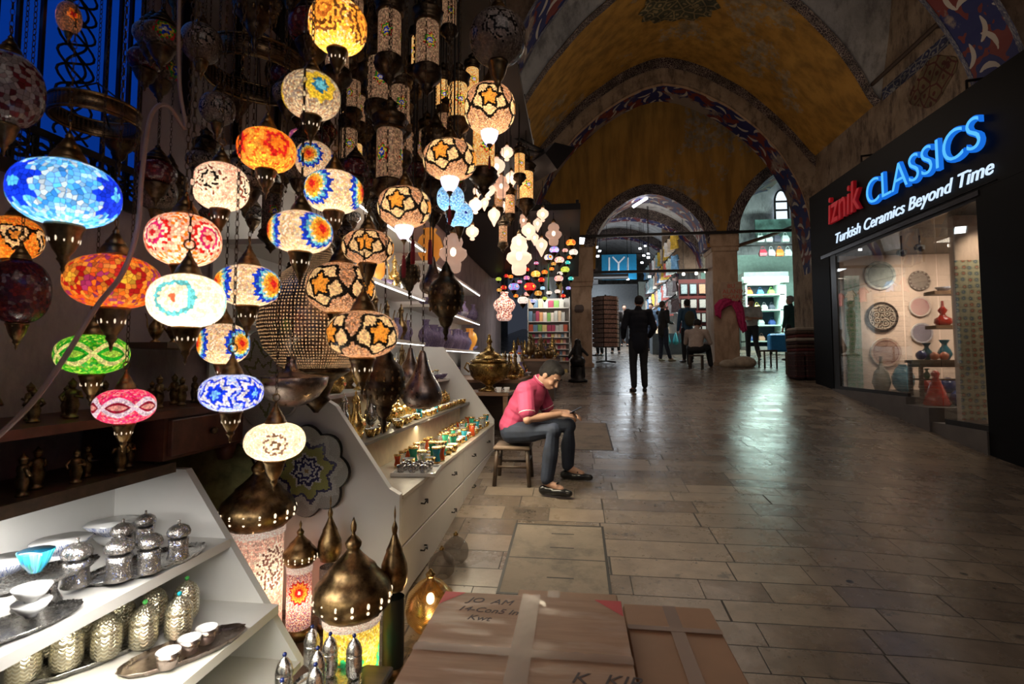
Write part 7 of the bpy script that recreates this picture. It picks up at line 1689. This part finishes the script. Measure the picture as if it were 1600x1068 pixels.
g = at(1088, 576); jj = dict(JS); jj.update(head=(0, .32, .97), neck=(0, .2, .87), ha_r=(.12, .42, .55), ha_l=(-.12, .42, .55)); figure('person', g, -.35, 'crouching seated man in a cream shirt seen from behind before the picture stall', jj, CREAMS, BLKT, 1.12, .018, headR=Euler((-.6, 0, 0)).to_matrix())
st2 = empty('stool', g, -.35, 'dark stool under the man in the cream shirt', 'stool'); mb = MB(); mb.box(-.16, .16, -.16, .16, .3, .34, b=.01); mb.build('seat', WOODD, st2)
for sx in (-1, 1):
    for sy in (-1, 1): mb = MB(); mb.tube([(sx*.14, sy*.14, -.03), (sx*.14, sy*.14, .31)], .018, 6); mb.build('leg', WOODD, st2)
g = at(1176, 563); figure('person', g, 2.6, 'man in a printed pale grey T-shirt standing with folded hands behind the right pillar', standing(1.76, ha_r=(.02, .24, 1.12), ha_l=(.0, .24, 1.16), el_r=(.26, .05, 1.14), el_l=(-.26, .05, 1.14), an_l=(-.2, .1, .09), to_l=(-.24, .26, .03), head=(-.02, .05, 1.61)), GREYT_, mat('dark_jeans', (.02, .025, .035), .8), .98, .018, 'short', headR=Euler((-.5, 0, 0)).to_matrix())
st3 = empty('stool', at(1200, 574), .2, 'small dark stool right of the sack', 'stool'); mb = MB(); mb.box(-.17, .17, -.14, .14, .38, .42, b=.01); mb.build('seat', WOODD, st3)
for sx in (-1, 1):
    for sy in (-1, 1): mb = MB(); mb.tube([(sx*.15, sy*.12, -.02), (sx*.15, sy*.12, .39)], .02, 6); mb.build('leg', WOODD, st3)
figure('person', (5.75, 14.6, fz(5.75, 14.6)), .6, 'grey haired man in a dark green jacket far right behind the carpets', standing(1.74), GREENJ, BLKT, 1.0, .02, jacket=1, hairm=mat('grey_hair', (.25, .24, .23), .8))
for i, (px, py, lab, m, rz) in enumerate([(937, 556, 'dark figure beside the postcard rack, left of it', BLACKJ, 2.2), (962, 552, 'dark clothed figure just right of the postcard rack', mat('dark_grey_coat', (.04, .035, .035), .8), 3.0), (1018, 548, 'person in blue jeans half hidden behind the walking man', mat('denim_shirt', (.08, .13, .2), .8), 2.6), (976, 541, 'distant person in dark clothes far down the passage', mat('brown_coat', (.06, .045, .04), .8), 3.1), (888, 545, 'person in dark blue behind the near pillar at the left', mat('dark_blue_coat', (.01, .018, .05), .8), -1.2)]):
    g = at(px, py)
    if i == 4: g = (-.3, 13.2, fz(-.3, 13.2))
    figure('person', g, rz, lab, standing(1.7), m, JEANS if i == 2 else BLKT, .98, .022)
# postcard rack
g = at(947, 567); rk = empty('postcard_rack', g, .3, 'tall rotating rack of postcards in the middle passage', 'rack')
mb = MB(); mb.tube([(0, 0, 0.05), (0, 0, 1.9)], .025, 8); mb.build('pole', IRON, rk)
mb = MB()
for k in range(4): mb.tube([(0, 0, .06), (.36*cos(k*pi/2+.4), .36*sin(k*pi/2+.4), .03)], .025, 6)
mb.build('base', IRON, rk)
PC = [mat('postcard_a', (.3, .17, .13), .5, 0, .6, 40), mat('postcard_b', (.2, .15, .14), .5, 0, .6, 40), mat('postcard_c', (.4, .2, .12), .5, 0, .6, 40)]
for s_ in range(6):
    a = s_*pi/3
    for j in range(11):
        mb = MB(); mb.box(-.17, .17, .31, .34, .45+j*.127, .45+j*.127+.1, M=T(rz=a)); mb.build('postcard_pocket', PC[(s_*5+j*3) % 3], rk)
mb = MB(); mb.lathe([(.31, .43), (.33, .43), (.33, 1.84), (.31, 1.84)], 6, smooth=False, M=T(rz=pi/6)); mb.build('frame', IRON, rk)
# dark statuette on the floor in front of the far counter
g = at(903, 596); sg_ = empty('statuette', g, 0, 'dark bronze statuette of a mounted figure on the floor before the near pillar', 'statuette')
mb = MB(); mb.lathe([(.2, 0), (.2, .04), (.14, .06), (.1, .2), (.12, .3)], 12); mb.build('base', IRON, sg_)
blob('figure', IRON, [([(-.12, 0, .1), (-.1, 0, .4)], [.035, .04]), ([(.12, 0, .1), (.1, 0, .4)], [.035, .04]), ([(0, 0, .45), (0, 0, .72)], [.1, .09]), ([(-.08, -.03, .68), (-.18, -.05, .5)], [.035, .03]), ([(.08, -.03, .68), (.2, -.02, .55)], [.035, .03])], [((0, 0, .82), .07), ((0, .0, .42), (.16, .2, .12))], .015, sg_)
# ------------------------------------------------------------------ the passage behind
WGREY = m_plaster('passage_plaster', (.2, .2, .19), (.34, .34, .32), (.1, .1, .1))
def wallbox(nm, x0, x1, y0, y1, z0, z1, m=WGREY): mb = MB(); mb.box(x0, x1, y0, y1, z0, z1); return struct(mb.build(nm, m))
wallbox('wall_passage_left', -1.2, -.9, 14.6, 30, 1, 7.5); wallbox('wall_passage_end', -1.2, 8, 30, 30.3, 2, 8)
wallbox('wall_bay_left', -4.2, -4.0, 14.4, 30, 1, 7)
# passage vault with a second painted arch
def pv(x): return 4.7+1.75*(1-min(1, abs(x-1.7)/2.5)**1.9)**.55
for nm, (ya_, yb_), m in (('ceiling_passage', (14.4, 30), M_GREY),):
    mb = MB()
    for k in range(40):
        xa, xb = lerp(-.8, 4.2, k/40), lerp(-.8, 4.2, (k+1)/40); mb.quad((xa, ya_, pv(xa)), (xb, ya_, pv(xb)), (xb, yb_, pv(xb)+1.2), (xa, yb_, pv(xa)+1.2), smooth=True)
    struct(mb.build(nm, m))
for y in (17.5, 21.5):
    mb = MB(); mf = MB(); L = 0; k0 = (y-14.4)/15.6*1.2
    for k in range(40):
        xa, xb = lerp(-.8, 4.2, k/40), lerp(-.8, 4.2, (k+1)/40); za, zb_ = pv(xa)+k0-.35, pv(xb)+k0-.35; L2 = L+.2
        mb.quad((xa, y, za), (xb, y, zb_), (xb, y+.5, zb_), (xa, y+.5, za), 0, [(L, 0), (L2, 0), (L2, .6), (L, .6)])
        mf.quad((xa, y, za), (xb, y, zb_), (xb, y, zb_+.35), (xa, y, za+.35), 0, [(L, 0), (L2, 0), (L2, .3), (L, .3)]); L = L2
    struct(mb.build('trim_passage_soffit', M_LEAF)); struct(mf.build('trim_passage_arch', M_ARAB))
wallbox('wall_passage_right', 4.2, 4.3, 18.2, 30, 1, 8); wallbox('wall_over_stall', 3.0, 4.5, 18.0, 18.2, 4.5, 8, M_BROWN)
# blue banner with white emblem
bn = empty('hanging_banner', (1.55, 20.5, 5.6), 0, 'light blue hanging banner with a white emblem of two bars and a forked letter', 'banner')
a, b2 = P(940, 398, Y=20.5), P(995, 436, Y=20.5)
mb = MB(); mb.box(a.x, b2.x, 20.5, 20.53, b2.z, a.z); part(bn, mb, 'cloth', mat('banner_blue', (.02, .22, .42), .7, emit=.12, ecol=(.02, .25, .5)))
def bar(px0, py0, px1, py1, w): 
    p, q = P(px0, py0, Y=20.48), P(px1, py1, Y=20.48); d = (q-p).normalized(); n_ = Vector((-d.z, 0, d.x))*w; mb.quad(tuple(p-n_), tuple(q-n_), tuple(q+n_), tuple(p+n_))
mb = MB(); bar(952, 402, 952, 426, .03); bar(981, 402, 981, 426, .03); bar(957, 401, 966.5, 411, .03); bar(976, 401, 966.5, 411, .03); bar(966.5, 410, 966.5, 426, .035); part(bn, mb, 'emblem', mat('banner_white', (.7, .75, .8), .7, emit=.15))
mb = MB(); mb.tube([(a.x-.3, 20.55, a.z+.03), (b2.x+.3, 20.55, a.z+.03)], .02, 6); mb.tube([(a.x+.2, 20.55, a.z), (a.x+.2, 20.55, pv(a.x+.2)+.47)], .01, 5); mb.tube([(b2.x-.2, 20.55, a.z), (b2.x-.2, 20.55, pv(b2.x-.2)+.47)], .01, 5); part(bn, mb, 'pole', IRON)
mb = MB(); a, b2 = P(928, 428, Y=18), P(982, 434, Y=18); mb.box(a.x, b2.x, 18, 18.3, b2.z, a.z); tag(mb.build('awning_beam', BLACKP), 'dark horizontal beam below the blue banner', 'beam')
mb = MB(); mb.box(P(928, 0, Y=18).x-.6, P(928, 0, Y=18).x+.05, 18.1, 18.2, b2.z-.2, b2.z+.4); tag(mb.build('awning_bracket', BLACKP), 'dark bracket fixing the beam to the left passage wall', 'bracket')
# closed grey stall at the end, doorway light
a, b2 = P(965, 440, Y=24), P(1045, 540, Y=24)
mb = MB(); mb.box(a.x-1.2, a.x+.9, 24, 24.2, 2.0, 5.0); tag(mb.build('slatted_shutter', mat('grey_shutter', (.16, .17, .18), .6)), 'grey slatted shutter far down the passage', 'shutter')
mb = MB(); mb.box(a.x+.95, a.x+3.2, 24, 24.2, 3.0, 5.1); mb.box(a.x+1.5, a.x+2.0, 23.98, 24, 4.0, 4.15); tag(mb.build('end_panel_wall', mat('pale_green_wall', (.4, .44, .4), .7)), 'pale green panel wall far down the passage', 'panel')
mb = MB(); mb.box(a.x+.95, a.x+3.2, 24.05, 24.15, 2.2, 3.0); tag(mb.build('lit_doorway', glow('doorway_glow', (1, .8, .55), 1.2)), 'warm lit doorway under the pale panel at the passage end', 'doorway')
# framed pictures of the stall behind the backpack wearer
YS = 17.6; fx0, fx1 = P(1062, 500, Y=YS).x, P(1122, 500, Y=YS).x
bb_ = MB(); bb_.box(fx0, fx1+.1, YS+.06, YS+.1, 1.4, P(1062, 436, Y=YS).z); o = bb_.build('stall_backboard', mat('dark_red_board', (.12, .015, .012), .6)); tag(o, 'dark red backboard of the picture stall', 'panel')
PM = [mat('picture_pale', (.5, .5, .46), .5, 0, .5, 30), mat('picture_blue', (.3, .42, .45), .5, 0, .5, 30), mat('picture_orange', (.55, .3, .18), .5, 0, .5, 30)]
rows_ = [(442, 460, 4, 13), (466, 482, 4, 13), (488, 504, 7, 7), (508, 522, 7, 7), (527, 540, 7, 7)]
n_ = 0
for ri, (ya_, yb_, n, w) in enumerate(rows_):
    z1, z0_ = P(1090, ya_, Y=YS).z, P(1090, yb_, Y=YS).z
    for i in range(n):
        xa = lerp(fx0+.04, fx1-.02, i/n); xb = xa+(fx1-fx0)/n*.82
        r_ = empty('framed_picture', ((xa+xb)/2, YS+.046, z0_), 0, f'framed picture on the red backboard, {ordn(i)} from the left, {ordn(ri)} row from above', 'picture', 'framed pictures of the stall')
        mb = MB(); hx = (xb-xa)/2; mb.box(-hx, hx, -.03, .012, 0, z1-z0_); mb.build('frame', BLACKP, r_)
        mb = MB(); mb.box(-hx*.78, hx*.78, -.034, -.03, (z1-z0_)*.1, (z1-z0_)*.9); mb.build('picture', PM[2] if (ri, i) in ((0, 2), (1, 3)) else PM[1] if ri < 1 else PM[0], r_); n_ += 1
light('picture_stall_light', 'AREA', ((fx0+fx1)/2, YS-.9, P(1090, 425, Y=YS).z), 34, (1, .96, .9), 1.2, .2, ((fx0+fx1)/2, YS, 3))
for i, (px, py) in enumerate(((1068, 428), (1088, 427), (1103, 424))):
    q = P(px, py, Y=YS-.6); mb = MB(); mb.ball(q, .05, 10, 8); o = mb.build('lamp_bulb', M_BULB); tag(o, f'bright bulb above the picture stall, {ordn(i)} from the left', 'bulb'); mb = MB(); mb.tube([(0, 0, 0), (0, .02, 6.6-q.z)], .008, 5); mb.build('cord', CABLE, None, tuple(q)).parent = o; o2_ = [x for x in COL.objects if x.parent == o][-1]; o2_.location = tuple(q)
mb = MB(); mb.box(fx0-1.0, fx1+.1, YS-.7, YS-.1, 1.5, 2.35); tag(mb.build('stall_counter', mat('blue_grey_counter', (.12, .15, .17), .6)), 'blue grey counter of the picture stall', 'counter')
for i in range(3):
    q = at(1047+8*i, 556); blob('plastic_bag', mat('turquoise_bag', (.05, .35, .4), .4), [([(0, 0, .12), (0, 0, .4)], [.1, .025])], [], .02, None).location = (2.9+.24*i, YS-.83, 1.95); o = bpy.context.scene.objects[-1] if False else [x for x in COL.objects if x.name.startswith('plastic_bag')][-1]; tag(o, f'turquoise plastic bag hanging on the counter front, {ordn(i)} from the left', 'bag')
# hanging clothes and souvenirs along the right of the middle passage
rc = random.Random(3)
CC_ = [(.6,.6,.6,'white'),(.5,.3,.2,'tan'),(.1,.25,.45,'blue'),(.6,.4,.05,'yellow'),(.15,.1,.1,'dark brown'),(.45,.12,.1,'red'),(.3,.4,.42,'grey blue'),(.55,.48,.4,'beige')]
cloth_m = [mat('hung_'+c[3].replace(' ', '_'), c[:3], .8, 0, .35, 9) for c in CC_]
proto_c = None
CPROT = {}
def garment(ci):
    if ci in CPROT: c = copy_tree(CPROT[ci]); return c
    r_ = empty('hanging_garment', cat='garment'); mb = MB()
    pts = [(-.1, 0), (-.12, -.02), (-.22, -.3), (-.17, -.33), (-.13, -.2), (-.15, -.75), (.15, -.75), (.13, -.2), (.17, -.33), (.22, -.3), (.12, -.02), (.1, 0), (.04, -.05), (-.04, -.05)]
    n = len(pts); vs = [(x, .04*sin(z*9+x*11), z) for x, z in pts]+[(x, .07+.04*sin(z*9+x*11), z) for x, z in pts]
    mb.add(vs, [list(range(n)), list(range(n, 2*n))[::-1]]+[(i, n+i, n+(i+1) % n, (i+1) % n) for i in range(n)]); mb.build('cloth', cloth_m[ci], r_)
    mb = MB(); mb.tube([(0, .03, -.03), (0, .03, .09)], .006, 4); mb.build('hanger', IRON, r_); CPROT[ci] = r_; return r_
for j, (z, n) in enumerate(((5.4, 13), (4.75, 15), (4.05, 15), (3.4, 14))):
    y0r, y1r = 16.3, 22.5
    xr = lambda y: 3.05
    mb = MB(); mb.tube([(3.05, y0r-.2, z+.1), (3.05, y1r+.2, z+.1)], .02, 6); mb.tube([(3.05, y1r+.2, z+.1), (4.25, y1r+.2, z+.1)], .02, 5); mb.tube([(3.05, 18.1 if z > 4.4 else y1r, z+.1), (4.25, 18.15 if z > 4.4 else y1r, z+.1)], .02, 5); tag(mb.build('garment_rail', IRON), f'rail of hanging garments along the right of the middle passage, {ordn(j)} from above', 'rail')
    for i in range(n):
        ci = rc.randrange(8); y = lerp(y0r, y1r, i/(n-1)); r_ = garment(ci); r_.location = (3.05, y, z+.015); r_.rotation_euler = (0, 0, -1.15+rc.uniform(-.3, .3)); s = rc.uniform(.62, .74); r_.scale = (1, .7, s*.95); r_['label'] = f'{CC_[ci][3]} garment, {ordn(i)} from the near end on the {ordn(j)} rail from above'; r_['group'] = 'garments hanging in the middle passage'

for i, (px, py, Y) in enumerate([(932, 386, 16), (934, 400, 16), (937, 392, 18), (1000, 388, 19), (1008, 384, 21), (1013, 402, 17), (1006, 399, 19), (1003, 410, 19), (1015, 432, 17), (981, 436, 19), (1013, 396, 20)]):
    q = P(px, py, Y=Y); flood(q, (1.5, Y-3, 2), f'small white floodlight in the middle passage, {ordn(i)} of eleven', .4, 9)
    mb = MB(); mb.tube([(q.x, q.y+.05, q.z+.04), (q.x, q.y+.1, pv(min(4.1, max(-.7, q.x)))+(q.y-14.3)/15.6*1.2)], .01, 4); tag(mb.build('lamp_rod', IRON), f'thin rod holding the {ordn(i)} floodlight of the middle passage', 'rod')
for i in range(9):
    x = -.75; y = 15.2+i*.75; ci = rc.randrange(8); r_ = garment(ci); r_.location = (x+.3, y, 3.9); r_.rotation_euler = (0, 0, 1.3); r_['label'] = f'{CC_[ci][3]} garment on the left side of the middle passage, {ordn(i)} from the near end'; r_['group'] = 'garments on the left of the passage'
mb = MB(); mb.tube([(-.45, 14.9, 3.99), (-.45, 21.6, 3.99)], .02, 6); mb.tube([(-.45, 21.5, 3.99), (-.92, 21.5, 3.99)], .02, 5); tag(mb.build('garment_rail', IRON), 'rail on the left side of the middle passage', 'rail')
# bag shop behind the right arch
light('bag_shop_upper_fill', 'AREA', (6.3, 16.4, 5.2), 80, (.75, 1, .9), 1.4, .4, (6.3, 18.6, 4.9))  # added fill that brightens the mint panel and hung bags, no lamp there
wallbox('wall_bag_shop', 4.3, 8.2, 19.3, 19.5, 1, 5.3, mat('mint_wall', (.35, .5, .45), .7)); wallbox('wall_high', 4.3, 9.5, 19.6, 19.8, 5.3, 9, M_GREY); wallbox('wall_bag_side', 7.9, 8.1, 14.4, 19.4, 1, 9, M_GREY)
q = P(1221, 320, Y=19.55)
def arch_pane(px0, px1, pyt, pyb, Y, nm, label):
    a, b2 = P(px0, pyb, Y=Y), P(px1, pyt, Y=Y); cx = (a.x+b2.x)/2; hw = (b2.x-a.x)/2; zs = lerp(a.z, b2.z, .62)
    pts = [(a.x, a.z), (b2.x, a.z)]+[(cx+hw*cos(t*pi/12), zs+(b2.z-zs)*sin(t*pi/12)) for t in range(13)]
    o = xz(pts, Y, Y+.02).build(nm, glow('daylight_pane_glow', (.75, .88, 1), 1.3)); struct(o)
    mb = MB(); mb.tube([(x, Y-.02, z) for x, z in pts]+[(a.x, Y-.02, a.z)], .035, 6)
    for t in (.33, .62): z = lerp(a.z, b2.z, t); mb.box(a.x, b2.x, Y-.04, Y, z-.03, z+.03)
    struct(mb.build('window_frame', IRON))
arch_pane(1211, 1230, 297, 344, 19.5, 'window_2', ''); arch_pane(1243, 1251, 327, 340, 19.5, 'window_3', '')
YU = 17.9
ux0, ux1, uz0, uz1 = P(1166, 500, Y=YU).x, P(1228, 500, Y=YU).x, 1.95, P(1200, 426, Y=YU).z
un = empty('bag_shelf_unit', ((ux0+ux1)/2, YU, uz0), 0, 'pale mint lit shelf unit full of bags behind the right arch', 'shelf unit'); MINT = mat('mint_paint', (.45, .6, .54), .5)
for z in [P(1200, y, Y=YU).z for y in (459, 483, 507, 532)]: mb = MB(); mb.box(ux0, ux1, YU, YU+.6, z-.04, z); part(un, mb, 'shelf', MINT)
for x in (ux0, ux1-.16): mb = MB(); mb.box(x, x+(.05 if x == ux0 else .2), YU, YU+.6, uz0, uz1-.3); part(un, mb, 'side_panel', MINT)
mb = MB(); mb.box(ux0-.1, ux1+.05, YU-.2, YU+.6, uz1-.35, uz1); part(un, mb, 'canopy_light_box', MINT); mb = MB(); mb.box(ux0+.1, ux1-.2, YU-.15, YU+.3, uz1-.37, uz1-.352); part(un, mb, 'lamp', glow('mint_glow', (.9, 1, .85), 5))
mb = MB(); mb.box(ux0, ux1, YU+.58, YU+.62, uz0, uz1-.3); part(un, mb, 'back_panel', mat('navy_back', (.03, .05, .08), .7)); mb = MB(); mb.box(ux0, ux1, YU, YU+.6, 1.5, uz0); part(un, mb, 'plinth', mat('grey_plinth', (.3, .3, .28), .7))
light('bag_shelf_light', 'AREA', ((ux0+ux1)/2, YU-.3, uz1-.2), 26, (.85, 1, .92), 1.0, .2, ((ux0+ux1)/2, YU+.5, 2.6))
BAG = [((.7,.15,.02), 'orange'), ((.05,.2,.5), 'blue'), ((.25,.7,.1), 'lime'), ((.3,.02,.04), 'dark red'), ((.6,.5,.1), 'yellow'), ((.05,.05,.07), 'black'), ((.3,.3,.32), 'grey'), ((.03,.07,.25), 'navy'), ((.55,.3,.2), 'coral'), ((.35,.42,.4), 'pale green')]
BPR = {}
def bag(bi):
    if bi in BPR: return copy_tree(BPR[bi])
    r_ = empty('handbag', cat='bag'); c, nm = BAG[bi]; mb = MB(); mb.add([(-.17, -.07, 0), (.17, -.07, 0), (.17, .07, 0), (-.17, .07, 0), (-.19, -.08, .1), (.19, -.08, .1), (.19, .08, .1), (-.19, .08, .1), (-.13, -.03, .22), (.13, -.03, .22), (.13, .03, .22), (-.13, .03, .22)], [(3,2,1,0)]+[(i, (i+1) % 4, 4+(i+1) % 4, 4+i) for i in range(4)]+[(4+i, 4+(i+1) % 4, 8+(i+1) % 4, 8+i) for i in range(4)]+[(8,9,10,11)]); mb.build('body', mat('bag_'+nm.replace(' ', '_'), c, .4), r_)
    mb = MB(); mb.tube([(-.09, 0, .2), (-.08, 0, .29), (0, 0, .33), (.08, 0, .29), (.09, 0, .2)], .009, 5); mb.build('strap', mat('bag_'+nm.replace(' ', '_'), c, .4), r_); BPR[bi] = r_; return r_
for si, (y, ks) in enumerate(((459, (0, 1, 2)), (483, (3, 4, 6, 5)), (507, (6, 9, 7)), (532, (7, 8, 9)))):
    z = P(1200, y, Y=YU).z
    for i, bi in enumerate(ks): r_ = bag(bi); r_.location = (lerp(ux0+.2, ux1-.35, i/(len(ks)-1)), YU+.25, z+.001); r_.rotation_euler = (0, 0, .1*i); r_.scale = (.52, .8, .8); r_['label'] = f'{BAG[bi][1]} handbag, {ordn(i)} from the left on the {ordn(si)} mint shelf from above'; r_['group'] = 'handbags on the mint shelf unit'
sc2 = empty('suitcase', P(1221, 560, Y=16.6), 0, 'bright blue wheeled suitcase standing before the bag shelves', 'suitcase'); sc2.location.z = fz(6.3, 16.6); mb = MB(); mb.box(-.36, .36, -.14, .14, .06, .62, b=.05); mb.build('shell', mat('bright_blue_case', (.01, .12, .3), .4), sc2)
mb = MB(); mb.tube([(-.12, 0, .6), (-.12, 0, .68), (.12, 0, .68), (.12, 0, .6)], .015, 6); mb.build('handle', BLACKP, sc2)
for sx in (-.3, .3): mb = MB(); mb.lathe([(.001, -.03), (.04, -.03), (.04, .03), (.001, .03)], 10, M=T(sx, 0, .035, pi/2)); mb.build('wheel', BLACKP, sc2)
for k_, (zz, pxl) in enumerate(((4.9, 365), (5.55, 390))):
    pass
for i in range(8):
    bi = (9, 6, 5, 9, 3, 6, 0, 9)[i]; r_ = bag(bi); q = P(1188+13*(i % 4)+4*(i//4), 378+(i//4)*22, Y=17.6); r_.location = q; r_.scale = (.62, .8, 1.0); r_['label'] = f'{BAG[bi][1]} handbag hung above the bag shop, {ordn(i % 4)} from the left, {["upper", "lower"][i//4]} row'; r_['group'] = 'handbags hung above the bag shop'
for j in range(2):
    z = P(1200, 378+j*22, Y=17.6).z+.362; mb = MB(); mb.tube([(ux0-.3, 17.6, z), (7.92, 17.6, z)], .02, 6); tag(mb.build('bag_rail', IRON), f'rail of hanging handbags over the bag shop, {["upper", "lower"][j]}', 'rail')
mb = MB(); a, b2 = P(1180, 352, Y=18.6), P(1262, 368, Y=18.6); mb.box(a.x, 7.9, 18.6, 18.65, b2.z, a.z+.2); tag(mb.build('mint_sign_panel', m_arab('mint_ornament', (.35, .55, .48), (.12, .25, .22), 2)), 'pale mint ornamented panel below the high window', 'panel')
for i in range(4):
    bi = (5, 3, 8, 7)[i]; r_ = bag(bi); r_.location = (6.95+.28*i, 16.8, 3.355); r_.scale = (.65, .8, .9); r_['label'] = f'{BAG[bi][1]} handbag hanging at the right edge of the bag shop, {ordn(i)} from the left'; r_['group'] = 'handbags at the right edge'
mb = MB(); mb.tube([(6.8, 16.8, 3.68), (7.95, 16.8, 3.68)], .02, 6); tag(mb.build('bag_rail', IRON), 'short rail of handbags at the right of the bag shop', 'rail')
mb = MB(); mb.tube([P(1150, 385, Y=14.6), P(1205, 367, Y=15.5), P(1262, 345, Y=16.5)], .05, 8); tag(mb.build('wooden_pole', WOODL), 'slanting wooden pole in front of the mint panel', 'pole')
mb = MB(); mb.tube([P(1150, 385, Y=14.6), (4.1, 14.3, P(1150, 385, Y=14.6).z)], .03, 6); tag(mb.build('pole_bracket', IRON), 'iron fixing of the slanting pole at the right pillar', 'bracket')

# ------------------------------------------------------------------ remove prototypes nothing uses
def drop(o):
    for c in list(o.children): drop(c)
    bpy.data.objects.remove(o)
for k, (r_, used_) in list(GOODS.items()):
    if not used_: drop(r_)
for k, v in list(PR.items()):
    if not PUSED.get(k): drop(v[0])
